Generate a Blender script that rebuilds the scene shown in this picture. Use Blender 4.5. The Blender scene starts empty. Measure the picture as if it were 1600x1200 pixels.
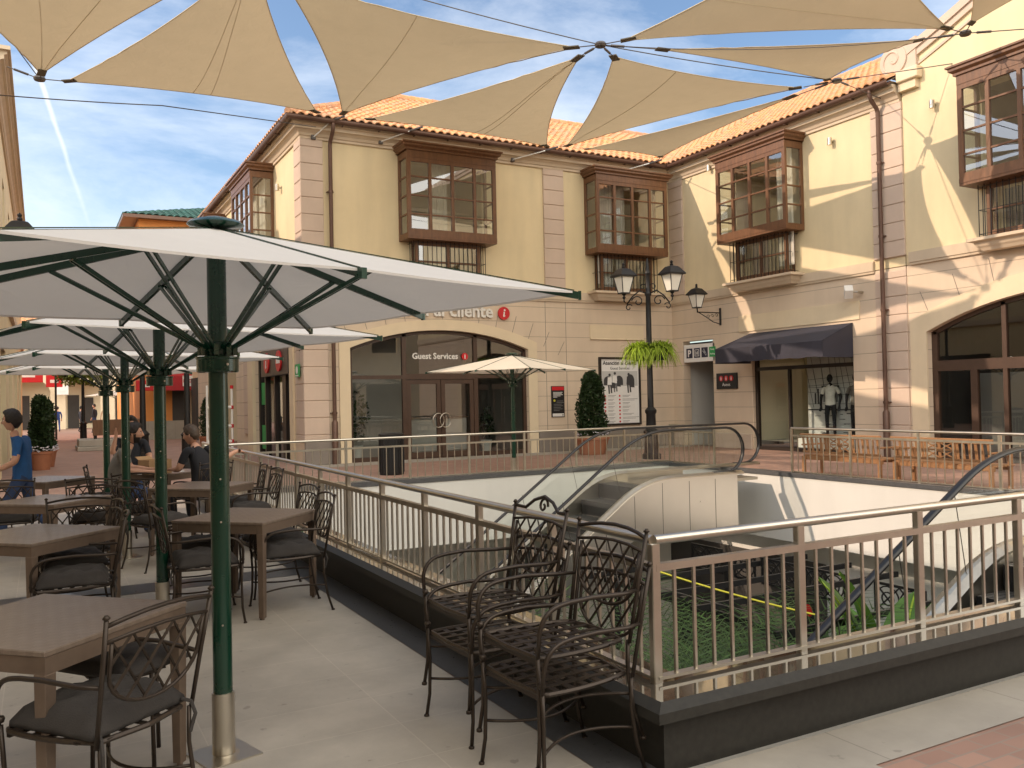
import bpy, bmesh, math, random
from math import sin, cos, pi, radians, atan2, hypot, sqrt
from mathutils import Vector, Matrix
random.seed(7)
SC = bpy.context.scene
COL = SC.collection
# ------------------------------------------------------------------ camera
cam = bpy.data.cameras.new('camera'); cob = bpy.data.objects.new('camera', cam); COL.objects.link(cob)
YAW, PIT, ROL, FOC = 0.497751, 0.0160129, -0.0213785, 1353.754
fw = Vector((sin(YAW)*cos(PIT), cos(YAW)*cos(PIT), sin(PIT)))
rt0 = Vector((cos(YAW), -sin(YAW), 0)); up0 = rt0.cross(fw)
rt = rt0*cos(ROL) + up0*sin(ROL); up = -rt0*sin(ROL) + up0*cos(ROL)
M = Matrix((rt, up, -fw)).transposed().to_4x4(); M.translation = (0, 0, 1.65)
cob.matrix_world = M
cam.sensor_width = 36; cam.lens = FOC/1600*36; cam.clip_end = 900; cam.clip_start = .05
SC.camera = cob
# ------------------------------------------------------------------ light
SUN = Vector((1, -.29, -.57)).normalized()          # travel direction
sl = bpy.data.lights.new('sun', 'SUN'); sl.energy = 2.5; sl.angle = radians(.5); sl.color = (1, .77, .58)
so = bpy.data.objects.new('sun', sl); COL.objects.link(so)
so.rotation_euler = SUN.to_track_quat('-Z', 'Y').to_euler(); so.location = (-30, 10, 30)
W = bpy.data.worlds.new('World'); SC.world = W; W.use_nodes = True
nt = W.node_tree; nt.nodes.clear()
def N(t, ty, **k):
    n = t.nodes.new(ty)
    for a, b in k.items(): setattr(n, a, b)
    return n
sky = N(nt, 'ShaderNodeTexSky'); sky.sky_type = 'NISHITA'; sky.sun_disc = False
sky.sun_elevation = math.asin(-SUN.z); sky.sun_rotation = atan2(-SUN.x, -SUN.y)
sky.dust_density = 1.0; sky.air_density = 1.0; sky.ozone_density = 2.0
bg = N(nt, 'ShaderNodeBackground'); bg.inputs[1].default_value = .15
wo = N(nt, 'ShaderNodeOutputWorld'); tc = N(nt, 'ShaderNodeTexCoord')
# thin cloud veil and a vapour trail, laid out by sky direction
mp = N(nt, 'ShaderNodeMapping'); mp.inputs['Scale'].default_value = (1.0, .7, 2.6)
no = N(nt, 'ShaderNodeTexNoise'); no.inputs['Scale'].default_value = 2.3; no.inputs['Detail'].default_value = 9; no.inputs['Roughness'].default_value = .62
no.inputs['Distortion'].default_value = .35
cr = N(nt, 'ShaderNodeValToRGB'); cr.color_ramp.elements[0].position = .43; cr.color_ramp.elements[1].position = .78
cr.color_ramp.elements[1].color = (.8, .8, .8, 1)
nt.links.new(tc.outputs['Generated'], mp.inputs[0]); nt.links.new(mp.outputs[0], no.inputs[0]); nt.links.new(no.outputs[0], cr.inputs[0])
def VM(t, op, a, b=None):
    n = N(t, 'ShaderNodeVectorMath', operation=op); t.links.new(a, n.inputs[0])
    if b is not None:
        if hasattr(b, 'links'): t.links.new(b, n.inputs[1])
        else: n.inputs[1].default_value = b
    return n
def MT(t, op, a, b=None, c=None, clamp=False):
    n = N(t, 'ShaderNodeMath', operation=op); n.use_clamp = clamp
    for i, x in enumerate((a, b, c)):
        if x is None: continue
        if hasattr(x, 'links'): t.links.new(x, n.inputs[i])
        else: n.inputs[i].default_value = x
    return n.outputs[0]
dvn = VM(nt, 'NORMALIZE', tc.outputs['Generated'])
wob = N(nt, 'ShaderNodeTexNoise'); wob.inputs['Scale'].default_value = 22; wob.inputs['Detail'].default_value = 4; nt.links.new(dvn.outputs[0], wob.inputs[0])
dpt = VM(nt, 'DOT_PRODUCT', dvn.outputs[0], (-.9535, .098, -.2851))
dist = MT(nt, 'ABSOLUTE', MT(nt, 'ADD', dpt.outputs['Value'], MT(nt, 'MULTIPLY_ADD', wob.outputs[0], .005, -.0025)))
trail = MT(nt, 'SUBTRACT', 1.0, MT(nt, 'DIVIDE', dist, .0030), clamp=True)
spz = N(nt, 'ShaderNodeSeparateXYZ'); nt.links.new(dvn.outputs[0], spz.inputs[0])
trail = MT(nt, 'MULTIPLY', trail, MT(nt, 'MULTIPLY_ADD', spz.outputs[2], 7, -1.2, True))
trail = MT(nt, 'MULTIPLY', trail, MT(nt, 'GREATER_THAN', spz.outputs[1], .2))
trail = MT(nt, 'MULTIPLY', trail, .75)
mix = N(nt, 'ShaderNodeMixRGB'); mix.inputs[2].default_value = (6.6, 6.8, 7.1, 1)
mix2 = N(nt, 'ShaderNodeMixRGB'); mix2.inputs[2].default_value = (6.5, 6.5, 6.6, 1)
nt.links.new(cr.outputs[0], mix.inputs[0]); nt.links.new(sky.outputs[0], mix.inputs[1])
nt.links.new(trail, mix2.inputs[0]); nt.links.new(mix.outputs[0], mix2.inputs[1])
# added fill light: a bright warm patch put into the sky behind the camera
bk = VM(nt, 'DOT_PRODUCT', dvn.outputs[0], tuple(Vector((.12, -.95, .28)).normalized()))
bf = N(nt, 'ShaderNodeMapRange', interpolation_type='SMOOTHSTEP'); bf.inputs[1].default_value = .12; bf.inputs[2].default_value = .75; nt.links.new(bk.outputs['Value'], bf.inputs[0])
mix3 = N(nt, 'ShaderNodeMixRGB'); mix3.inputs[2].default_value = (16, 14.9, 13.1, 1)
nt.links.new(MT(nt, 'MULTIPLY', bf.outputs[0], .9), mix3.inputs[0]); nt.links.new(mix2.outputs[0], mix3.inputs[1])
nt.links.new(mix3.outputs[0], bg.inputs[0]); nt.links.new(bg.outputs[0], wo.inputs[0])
SC.view_settings.view_transform = 'Standard'; SC.view_settings.look = 'None'
SC.view_settings.exposure = 0.5; SC.view_settings.gamma = 1
SC.cycles.max_bounces = 8; SC.cycles.diffuse_bounces = 4; SC.cycles.transparent_max_bounces = 16
# ------------------------------------------------------------------ materials
def s2l(c): return tuple((x/12.92 if x <= .04045 else ((x+.055)/1.055)**2.4) for x in c)
def hexc(r, g, b): return s2l((r/255, g/255, b/255))
MATS = {}
def mat(name, col, rough=.7, metal=0, var=.12, vscale=3.0, bump=0.0, bscale=40.0, spec=.5, joint=None, jdark=.55, coord='P', grain=None, coat=0, stain=0, spots=0):
    """procedural material: base colour with noise variation, optional masonry joints (spacing z, spacing u), optional grain"""
    if name in MATS: return MATS[name]
    m = bpy.data.materials.new(name); m.use_nodes = True; t = m.node_tree; b = t.nodes['Principled BSDF']
    b.inputs['Roughness'].default_value = rough; b.inputs['Metallic'].default_value = metal
    b.inputs['Specular IOR Level'].default_value = spec; b.inputs['Coat Weight'].default_value = coat
    if coord == 'P': src = N(t, 'ShaderNodeNewGeometry').outputs['Position']
    else: src = N(t, 'ShaderNodeTexCoord').outputs['Object']
    c = None
    n1 = N(t, 'ShaderNodeTexNoise'); n1.inputs['Scale'].default_value = vscale; n1.inputs['Detail'].default_value = 6; n1.inputs['Roughness'].default_value = .65
    if grain:
        mpn = N(t, 'ShaderNodeMapping'); mpn.inputs['Scale'].default_value = grain; t.links.new(src, mpn.inputs[0]); t.links.new(mpn.outputs[0], n1.inputs[0])
    else: t.links.new(src, n1.inputs[0])
    mr = N(t, 'ShaderNodeMapRange'); mr.inputs[1].default_value = .25; mr.inputs[2].default_value = .75
    mr.inputs[3].default_value = 1-var; mr.inputs[4].default_value = 1+var; t.links.new(n1.outputs[0], mr.inputs[0])
    fac = mr.outputs[0]
    if stain:
        ms = N(t, 'ShaderNodeMapping'); ms.inputs['Scale'].default_value = (1.6, 1.6, .22); t.links.new(src, ms.inputs[0])
        n3 = N(t, 'ShaderNodeTexNoise'); n3.inputs['Scale'].default_value = 1.6; n3.inputs['Detail'].default_value = 7; t.links.new(ms.outputs[0], n3.inputs[0])
        m3 = N(t, 'ShaderNodeMapRange'); m3.inputs[1].default_value = .4; m3.inputs[2].default_value = .75; m3.inputs[3].default_value = 1; m3.inputs[4].default_value = 1-stain
        t.links.new(n3.outputs[0], m3.inputs[0]); fac = MT(t, 'MULTIPLY', fac, m3.outputs[0])
    if spots:
        n4 = N(t, 'ShaderNodeTexNoise'); n4.inputs['Scale'].default_value = 11; n4.inputs['Detail'].default_value = 3; t.links.new(src, n4.inputs[0])
        m4 = N(t, 'ShaderNodeMapRange'); m4.inputs[1].default_value = .68; m4.inputs[2].default_value = .74; m4.inputs[3].default_value = 1; m4.inputs[4].default_value = 1-spots; t.links.new(n4.outputs[0], m4.inputs[0])
        n5 = N(t, 'ShaderNodeTexNoise'); n5.inputs['Scale'].default_value = .55; n5.inputs['Detail'].default_value = 8; n5.inputs['Roughness'].default_value = .7; t.links.new(src, n5.inputs[0])
        m5 = N(t, 'ShaderNodeMapRange'); m5.inputs[1].default_value = .42; m5.inputs[2].default_value = .66; m5.inputs[3].default_value = 1; m5.inputs[4].default_value = 1-spots*.6; t.links.new(n5.outputs[0], m5.inputs[0])
        fac = MT(t, 'MULTIPLY', fac, MT(t, 'MULTIPLY', m4.outputs[0], m5.outputs[0]))
    height = None
    if joint:
        sp = N(t, 'ShaderNodeSeparateXYZ'); t.links.new(src, sp.inputs[0])
        def line(val, step, w):
            d = MT(t, 'DIVIDE', val, step); fr = MT(t, 'FRACT', d); a = MT(t, 'SUBTRACT', fr, .5); a = MT(t, 'ABSOLUTE', a)
            return MT(t, 'GREATER_THAN', a, .5 - w/step/2)
        kind = joint[0]
        if kind == 'Z': g = line(MT(t, 'ADD', sp.outputs[2], joint[2] if len(joint) > 2 else 0), joint[1], .017)
        elif kind == 'XY':
            g = MT(t, 'MAXIMUM', line(MT(t, 'ADD', sp.outputs[0], joint[4]), joint[1], joint[3]), line(MT(t, 'ADD', sp.outputs[1], joint[5]), joint[2], joint[3]))
        jf = MT(t, 'MULTIPLY_ADD', g, jdark-1, 1.0); fac = MT(t, 'MULTIPLY', fac, jf); height = MT(t, 'SUBTRACT', 1.0, g)
        if kind == 'XY':      # slight tone change from slab to slab
            fx = MT(t, 'FLOOR', MT(t, 'DIVIDE', MT(t, 'ADD', sp.outputs[0], joint[4]), joint[1])); fy = MT(t, 'FLOOR', MT(t, 'DIVIDE', MT(t, 'ADD', sp.outputs[1], joint[5]), joint[2]))
            cb = N(t, 'ShaderNodeCombineXYZ'); t.links.new(fx, cb.inputs[0]); t.links.new(fy, cb.inputs[1])
            wn = N(t, 'ShaderNodeTexWhiteNoise'); t.links.new(cb.outputs[0], wn.inputs[0])
            fac = MT(t, 'MULTIPLY', fac, MT(t, 'MULTIPLY_ADD', wn.outputs[0], .07, .965))
    mx = N(t, 'ShaderNodeVectorMath', operation='SCALE'); mx.inputs[0].default_value = col; t.links.new(fac, mx.inputs[3])
    t.links.new(mx.outputs[0], b.inputs['Base Color'])
    if bump or height is not None:
        bn = N(t, 'ShaderNodeBump'); bn.inputs['Distance'].default_value = .01 if height is not None else .004
        bn.inputs['Strength'].default_value = max(bump, .5) if height is not None else bump
        n2 = N(t, 'ShaderNodeTexNoise'); n2.inputs['Scale'].default_value = bscale; n2.inputs['Detail'].default_value = 4; t.links.new(src, n2.inputs[0])
        h = n2.outputs[0]
        if height is not None: h = MT(t, 'ADD', height, MT(t, 'MULTIPLY', h, bump*.5))
        t.links.new(h, bn.inputs['Height']); t.links.new(bn.outputs[0], b.inputs['Normal'])
    rr = MT(t, 'MULTIPLY_ADD', n1.outputs[0], .15, rough-.075, True); t.links.new(rr, b.inputs['Roughness'])
    MATS[name] = m; return m
def glassmat(name, tint=(.9, .95, .93), base=.06, rough=.01, dark=1.0):
    m = bpy.data.materials.new(name); m.use_nodes = True; t = m.node_tree; t.nodes.clear()
    o = N(t, 'ShaderNodeOutputMaterial'); tr = N(t, 'ShaderNodeBsdfTransparent'); gl = N(t, 'ShaderNodeBsdfGlossy'); mxs = N(t, 'ShaderNodeMixShader')
    tr.inputs[0].default_value = (*[x*dark for x in tint], 1); gl.inputs['Roughness'].default_value = rough; gl.inputs[0].default_value = (.95, .97, 1, 1)
    gm = N(t, 'ShaderNodeNewGeometry'); dt_ = VM(t, 'DOT_PRODUCT', gm.outputs['Incoming'], gm.outputs['Normal'])
    k_ = MT(t, 'POWER', MT(t, 'SUBTRACT', 1.0, MT(t, 'ABSOLUTE', dt_.outputs['Value']), clamp=True), 5.0)
    f = MT(t, 'MULTIPLY_ADD', k_, .92, .05+base, True)
    t.links.new(f, mxs.inputs[0]); t.links.new(tr.outputs[0], mxs.inputs[1]); t.links.new(gl.outputs[0], mxs.inputs[2]); t.links.new(mxs.outputs[0], o.inputs[0])
    MATS[name] = m; return m
def clothmat(name, col, trans=.35, rough=.8, seam=None, coord='P'):
    m = bpy.data.materials.new(name); m.use_nodes = True; t = m.node_tree; t.nodes.clear()
    o = N(t, 'ShaderNodeOutputMaterial'); d = N(t, 'ShaderNodeBsdfDiffuse'); tr = N(t, 'ShaderNodeBsdfTranslucent'); mxs = N(t, 'ShaderNodeMixShader'); mxs.inputs[0].default_value = trans
    g = N(t, 'ShaderNodeNewGeometry'); n1 = N(t, 'ShaderNodeTexNoise'); n1.inputs['Scale'].default_value = 2.2; n1.inputs['Detail'].default_value = 6
    t.links.new(g.outputs['Position'], n1.inputs[0])
    f = MT(t, 'MULTIPLY_ADD', n1.outputs[0], .12, .94)
    sc = N(t, 'ShaderNodeVectorMath', operation='SCALE'); sc.inputs[0].default_value = col; t.links.new(f, sc.inputs[3])
    t.links.new(sc.outputs[0], d.inputs[0]); t.links.new(sc.outputs[0], tr.inputs[0])
    bn = N(t, 'ShaderNodeBump'); bn.inputs['Strength'].default_value = .35; bn.inputs['Distance'].default_value = .03
    n2 = N(t, 'ShaderNodeTexNoise'); n2.inputs['Scale'].default_value = 3.5; n2.inputs['Detail'].default_value = 3; n2.inputs['Distortion'].default_value = 1.0; t.links.new(g.outputs['Position'], n2.inputs[0])
    t.links.new(n2.outputs[0], bn.inputs['Height']); t.links.new(bn.outputs[0], d.inputs['Normal']); t.links.new(bn.outputs[0], tr.inputs['Normal'])
    t.links.new(d.outputs[0], mxs.inputs[1]); t.links.new(tr.outputs[0], mxs.inputs[2]); t.links.new(mxs.outputs[0], o.inputs[0])
    MATS[name] = m; return m
def leafmat(name, col, var=.45, trans=.3):
    m = bpy.data.materials.new(name); m.use_nodes = True; t = m.node_tree; t.nodes.clear()
    o = N(t, 'ShaderNodeOutputMaterial'); d = N(t, 'ShaderNodeBsdfPrincipled'); d.inputs['Roughness'].default_value = .55
    tr = N(t, 'ShaderNodeBsdfTranslucent'); mxs = N(t, 'ShaderNodeMixShader'); mxs.inputs[0].default_value = trans
    g = N(t, 'ShaderNodeNewGeometry')
    f = MT(t, 'MULTIPLY_ADD', g.outputs['Random Per Island'], var*2, 1-var)
    sc = N(t, 'ShaderNodeVectorMath', operation='SCALE'); sc.inputs[0].default_value = col; t.links.new(f, sc.inputs[3])
    t.links.new(sc.outputs[0], d.inputs['Base Color']); t.links.new(sc.outputs[0], tr.inputs[0])
    t.links.new(d.outputs[0], mxs.inputs[1]); t.links.new(tr.outputs[0], mxs.inputs[2]); t.links.new(mxs.outputs[0], o.inputs[0])
    MATS[name] = m; return m
def plain(name, col, rough=.6, metal=0, emit=0):
    if name in MATS: return MATS[name]
    m = mat(name, col, rough, metal, var=.05, vscale=8, coord='O')
    if emit:
        b = m.node_tree.nodes['Principled BSDF']; b.inputs['Emission Color'].default_value = (*col, 1); b.inputs['Emission Strength'].default_value = emit
    return m
# ------------------------------------------------------------------ mesh builder
ORG = {}
class MB:
    def __init__(s): s.v = []; s.f = []; s.m = []; s.T = None
    def add(s, vs, fs, mi=0):
        k = len(s.v)
        for p in vs:
            p = Vector(p)
            if s.T is not None: p = Vector(s.T(*p))
            s.v.append(p)
        for f in fs: s.f.append(tuple(i+k for i in f)); s.m.append(mi)
        return s
    def box(s, x0, x1, y0, y1, z0, z1, mi=0):
        return s.add([(x0,y0,z0),(x1,y0,z0),(x1,y1,z0),(x0,y1,z0),(x0,y0,z1),(x1,y0,z1),(x1,y1,z1),(x0,y1,z1)],
                     [(0,3,2,1),(4,5,6,7),(0,1,5,4),(1,2,6,5),(2,3,7,6),(3,0,4,7)], mi)
    def cbox(s, x0, x1, y0, y1, z0, z1, c=.01, mi=0):
        """box with chamfered edges on all 12 edges"""
        X=(x0,x1);Y=(y0,y1);Z=(z0,z1);vs=[];idx={}
        for i in (0,1):
            for j in (0,1):
                for k in (0,1):
                    sx=c if i==0 else -c; sy=c if j==0 else -c; sz=c if k==0 else -c
                    idx[i,j,k,'x']=len(vs);vs.append((X[i],Y[j]+sy,Z[k]+sz))
                    idx[i,j,k,'y']=len(vs);vs.append((X[i]+sx,Y[j],Z[k]+sz))
                    idx[i,j,k,'z']=len(vs);vs.append((X[i]+sx,Y[j]+sy,Z[k]))
        fs=[]
        for i in (0,1): fs.append([idx[i,j,k,'x'] for j,k in ((0,0),(1,0),(1,1),(0,1))])
        for j in (0,1): fs.append([idx[i,j,k,'y'] for i,k in ((0,0),(1,0),(1,1),(0,1))])
        for k in (0,1): fs.append([idx[i,j,k,'z'] for i,j in ((0,0),(1,0),(1,1),(0,1))])
        for i in (0,1):
            for j in (0,1): fs.append([idx[i,j,0,'x'],idx[i,j,0,'y'],idx[i,j,1,'y'],idx[i,j,1,'x']])
            for k in (0,1): fs.append([idx[i,0,k,'x'],idx[i,0,k,'z'],idx[i,1,k,'z'],idx[i,1,k,'x']])
        for j in (0,1):
            for k in (0,1): fs.append([idx[0,j,k,'y'],idx[0,j,k,'z'],idx[1,j,k,'z'],idx[1,j,k,'y']])
        for i in (0,1):
            for j in (0,1):
                for k in (0,1): fs.append([idx[i,j,k,'x'],idx[i,j,k,'y'],idx[i,j,k,'z']])
        return s.add(vs,fs,mi)
    def beam(s, a, b, w, h, mi=0, up=(0,0,1)):
        a=Vector(a); b=Vector(b); d=(b-a).normalized(); u=Vector(up)
        if abs(d.dot(u))>.98: u=Vector((1,0,0))
        r=d.cross(u).normalized(); u=r.cross(d)
        vs=[p+r*i*w/2+u*j*h/2 for p in (a,b) for i,j in ((-1,-1),(1,-1),(1,1),(-1,1))]
        return s.add(vs,[(0,3,2,1),(4,5,6,7),(0,1,5,4),(1,2,6,5),(2,3,7,6),(3,0,4,7)],mi)
    def tube(s, pts, r, n=8, mi=0, closed=False, flat=None):
        pts=[Vector(p) for p in pts]; k=len(pts)
        rs=r if isinstance(r,(list,tuple)) else [r]*k
        t=[]
        for i in range(k):
            a=pts[(i-1)%k] if (closed or i>0) else pts[i]; b=pts[(i+1)%k] if (closed or i<k-1) else pts[i]
            t.append((b-a).normalized())
        u=Vector((0,0,1)) if abs(t[0].z)<.9 else Vector((1,0,0))
        u=(u-t[0]*u.dot(t[0])).normalized(); vs=[]
        for i in range(k):
            u=(u-t[i]*u.dot(t[i]))
            u=u.normalized() if u.length>1e-6 else Vector((1,0,0)); w=t[i].cross(u)
            for j in range(n):
                a=2*pi*j/n+pi/n; x,y=cos(a)*rs[i],sin(a)*rs[i]
                if flat: x*=flat[0]; y*=flat[1]
                vs.append(pts[i]+u*x+w*y)
        fs=[]
        for i in range(k if closed else k-1):
            for j in range(n):
                a=i*n+j; b=i*n+(j+1)%n; c=((i+1)%k)*n; fs.append((a,b,c+(j+1)%n,c+j))
        if not closed: fs.append(tuple(range(n-1,-1,-1))); fs.append(tuple((k-1)*n+j for j in range(n)))
        return s.add(vs,fs,mi)
    def lathe(s, prof, c=(0,0,0), n=16, mi=0, sq=False):
        vs=[];k=len(prof)
        for r,z in prof:
            for j in range(n):
                a=2*pi*j/n+(pi/n); vs.append((c[0]+r*cos(a),c[1]+r*sin(a),c[2]+z))
        fs=[(i*n+j,i*n+(j+1)%n,(i+1)*n+(j+1)%n,(i+1)*n+j) for i in range(k-1) for j in range(n)]
        fs.append(tuple(range(n-1,-1,-1))); fs.append(tuple((k-1)*n+j for j in range(n)))
        return s.add(vs,fs,mi)
    def prism(s, poly, f0, f1, mi=0):
        """poly: 2-D points; f0,f1 map (a,b) to the two end faces"""
        n=len(poly); vs=[f0(a,b) for a,b in poly]+[f1(a,b) for a,b in poly]
        return s.add(vs,[tuple(range(n-1,-1,-1)),tuple(range(n,2*n))]+[(i,(i+1)%n,n+(i+1)%n,n+i) for i in range(n)],mi)
    def build(s, name, mats, parent=None, smooth=False, label=None, bevel=0, fix=True):
        me=bpy.data.meshes.new(name); off=Vector(ORG.get(parent.name,(0,0,0))) if parent else Vector((0,0,0))
        me.from_pydata([tuple(p-off) for p in s.v],[],s.f)
        if not isinstance(mats,(list,tuple)): mats=[mats]
        for m in mats: me.materials.append(MATS[m] if isinstance(m,str) else m)
        me.polygons.foreach_set('material_index',s.m)
        if fix:
            bm=bmesh.new(); bm.from_mesh(me); bmesh.ops.recalc_face_normals(bm,faces=bm.faces); bm.to_mesh(me); bm.free()
        if smooth: me.polygons.foreach_set('use_smooth',[True]*len(me.polygons))
        me.update()
        if smooth=='auto':
            try: me.set_sharp_from_angle(angle=radians(38))
            except Exception: pass
        o=bpy.data.objects.new(name,me); COL.objects.link(o)
        if parent: o.parent=parent; ORG[o.name]=tuple(off)
        if label: o['label']=label
        if bevel:
            md=o.modifiers.new('bevel','BEVEL'); md.width=bevel; md.segments=2; md.limit_method='ANGLE'
        return o
def tag(o, label=None, cat=None, group=None, kind=None):
    if label: o['label']=label
    if cat: o['category']=cat
    if group: o['group']=group
    if kind: o['kind']=kind
    return o
def empty(name, loc=(0,0,0), label=None, cat=None, group=None, rz=0):
    o=bpy.data.objects.new(name,None); COL.objects.link(o); o.location=loc; o.rotation_euler=(0,0,rz); o.empty_display_size=.2
    ORG[o.name]=tuple(loc) if rz==0 else (0,0,0)
    return tag(o,label,cat,group)
def kids(o): return [c for c in ALLKIDS().get(o.name,[])]
_kc={}
def ALLKIDS():
    d={}
    for o in bpy.data.objects:
        if o.parent: d.setdefault(o.parent.name,[]).append(o)
    return d
def copy_tree(o, d=None, parent=None):
    d = d or ALLKIDS()
    c=o.copy(); COL.objects.link(c)
    if parent: c.parent=parent
    for ch in d.get(o.name,[]): copy_tree(ch,d,c)
    return c
def place(proto, used, loc, rz=0, label=None, group=None, scale=None):
    """first call moves the prototype itself, later calls copy it"""
    if proto.name in used: o=copy_tree(proto)
    else: used.add(proto.name); o=proto
    o.location=loc; o.rotation_euler=(0,0,rz)
    if scale: o.scale=(scale,)*3
    if label: o['label']=label
    if group: o['group']=group
    return o
USED=set()
_txt={}
def textmesh(body, size, extrude, mb, T, mi=0, align='CENTER', bold=0.0):
    """lettering turned into mesh; T maps (along, up, out) to world"""
    cu=bpy.data.curves.new('t','FONT'); cu.body=body; cu.size=size; cu.extrude=max(extrude,0.0005)/2; cu.align_x=align; cu.offset=bold; cu.resolution_u=2
    o=bpy.data.objects.new('t',cu); COL.objects.link(o)
    bpy.context.view_layer.update(); dg=bpy.context.evaluated_depsgraph_get(); me=bpy.data.meshes.new_from_object(o.evaluated_get(dg))
    mb.add([T(v.co.x,v.co.y,v.co.z+extrude/2) for v in me.vertices],[tuple(p.vertices) for p in me.polygons],mi)
    bpy.data.objects.remove(o); bpy.data.meshes.remove(me); bpy.data.curves.remove(cu)
# palette -----------------------------------------------------------
mat('cream_plaster', (.73,.61,.39), .85, var=.07, vscale=.7, bump=.3, bscale=45, stain=.10)
mat('cream_trim', (.72,.60,.42), .8, var=.05, vscale=2, bump=.2, bscale=60, stain=.06)
mat('beige_cladding', (.66,.54,.41), .85, var=.06, vscale=.8, bump=.3, bscale=50, joint=('Z', .445, .1), jdark=.62, stain=.09)
mat('pinkish_stone', (.58,.46,.37), .85, var=.07, vscale=1.5, bump=.3, bscale=50, stain=.06)
mat('cornice_stone', (.60,.49,.36), .8, var=.05, vscale=2, bump=.2, stain=.08)
mat('plinth_stone', (.22,.19,.165), .7, var=.12, vscale=2)
mat('dark_wood', (.15,.068,.030), .45, var=.35, vscale=5, grain=(3,3,.5), coord='P', bump=.2, bscale=30)
mat('copper_gutter', (.13,.075,.055), .45, metal=.4, var=.2, vscale=2)
mat('terrace_tile', (.405,.365,.31), .5, var=.16, vscale=2.3, bump=.15, bscale=60, joint=('XY', .9, .45, .007, .21, .30), jdark=1.16, spots=.30)
mat('granite_dark', (.085,.085,.088), .3, var=.25, vscale=30, bump=.05)
mat('granite_curb', (.030,.028,.024), .55, var=.3, vscale=25, spec=.3)
mat('granite_polished', (.05,.043,.034), .075, var=.25, vscale=14, coat=1)
mat('grey_concrete', (.36,.325,.275), .75, var=.12, vscale=2, bump=.2, joint=('XY', 1.2, 1.2, .008, 0.3, 0.2), jdark=.7, spots=.25)
mat('steel', (.55,.51,.44), .32, metal=1, var=.08, vscale=6)
mat('steel_panel', (.68,.66,.62), .30, metal=1, var=.06, vscale=1)
mat('bronze_iron', (.045,.033,.025), .42, metal=.55, var=.25, vscale=12, coord='O')
mat('table_brown', (.16,.115,.085), .42, metal=.3, var=.15, vscale=10, coord='O')
mat('cushion_cloth', (.042,.037,.034), .95, var=.2, vscale=9, bump=.5, bscale=160, coord='O')
mat('green_paint', (.004,.038,.021), .28, metal=.2, var=.08, vscale=5, coord='O', coat=.4)
mat('black_iron', (.014,.014,.015), .45, metal=.3, var=.2, vscale=10, coord='O')
mat('black_frame', (.02,.014,.011), .4, var=.2, vscale=4)
mat('brown_frame', (.06,.032,.020), .42, var=.2, vscale=4)
mat('white_wall', (.66,.65,.61), .75, var=.04, vscale=.6, bump=.1, stain=.06)
mat('grey_wall', (.74,.73,.69), .8, var=.06, vscale=.8)
mat('interior_wall', (.78,.69,.50), .85, var=.05, vscale=1)
mat('interior_grey', (.28,.26,.235), .8, var=.08, vscale=1)
mat('interior_floor', (.34,.31,.27), .5, var=.1, vscale=1)
mat('shop_dark', (.06,.055,.05), .8, var=.2, vscale=1)
mat('curtain', (.62,.58,.50), .9, var=.08, vscale=4)
mat('bench_wood', (.29,.145,.062), .5, var=.3, vscale=5, grain=(1,8,8), coord='O')
mat('terracotta_pot', (.33,.13,.065), .75, var=.15, vscale=6, coord='O')
mat('soil', (.05,.035,.025), .95, var=.3, vscale=20, coord='O')
mat('orange_plaster', (.68,.28,.08), .85, var=.06, vscale=1, stain=.1)
mat('awning_black', (.034,.034,.05), .75, var=.15, vscale=3)
mat('awning_red', (.42,.022,.03), .7, var=.12, vscale=3)
mat('bark', (.12,.085,.055), .9, var=.3, vscale=12, coord='O', bump=.5)
mat('lamp_milk', (.78,.76,.68), .35, var=.04, vscale=3, coord='O')
mat('rubber', (.012,.012,.013), .35, var=.1, vscale=8)
mat('step_metal', (.16,.155,.15), .4, metal=.8, var=.15, vscale=10)
mat('white_plastic', (.75,.74,.70), .5, var=.04, vscale=3, coord='O')
mat('card', (.36,.22,.11), .85, var=.1, vscale=8, coord='O')
mat('cable', (.10,.09,.085), .45, metal=.6, var=.1, vscale=5)
mat('skin', (.50,.27,.18), .55, var=.08, vscale=14, coord='O')
mat('hair_dark', (.018,.012,.009), .6, var=.3, vscale=60, coord='O', bump=.6, bscale=120)
mat('hair_brown', (.055,.034,.020), .6, var=.3, vscale=60, coord='O', bump=.6, bscale=120)
def cl(name, col): return mat(name, col, .9, var=.22, vscale=9, coord='O', bump=1.0, bscale=9)
cl('shirt_blue',(.018,.085,.24)); cl('shirt_grey',(.19,.175,.155)); cl('shirt_black',(.014,.014,.018)); cl('jeans',(.028,.05,.12))
cl('cloth_dark',(.02,.022,.03)); cl('cloth_blue',(.02,.045,.17)); cl('cloth_cream',(.5,.42,.31)); cl('cloth_white',(.72,.70,.64)); cl('cloth_brown',(.09,.06,.04))
plain('sign_black',(.012,.012,.013),.4); plain('sign_white',(.78,.77,.74),.5); plain('sign_red',(.55,.012,.018),.45); plain('sign_green',(.03,.32,.09),.5)
plain('sign_navy',(.012,.015,.045),.4); plain('ink_grey',(.25,.25,.25),.6); plain('paper_grey',(.50,.50,.49),.5); plain('yellow_tape',(.65,.60,.05),.6)
plain('photo_grey',(.52,.52,.50),.5); plain('photo_dark',(.05,.05,.052),.5); plain('photo_mid',(.17,.17,.17),.5); plain('letter_white',(.75,.73,.68),.5)
glassmat('window_glass', base=.16); glassmat('shop_glass', dark=.8, base=.06); glassmat('display_glass', dark=1, base=0); glassmat('balustrade_glass', tint=(.93,.97,.95), base=.0)
clothmat('sail_cloth', (.53,.43,.275), .34); clothmat('umbrella_cloth', (.68,.65,.62), .23); clothmat('umbrella_cloth_far', (.72,.66,.56), .3)
clothmat('palm_dummy', (.1,.1,.1), .1)
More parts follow.
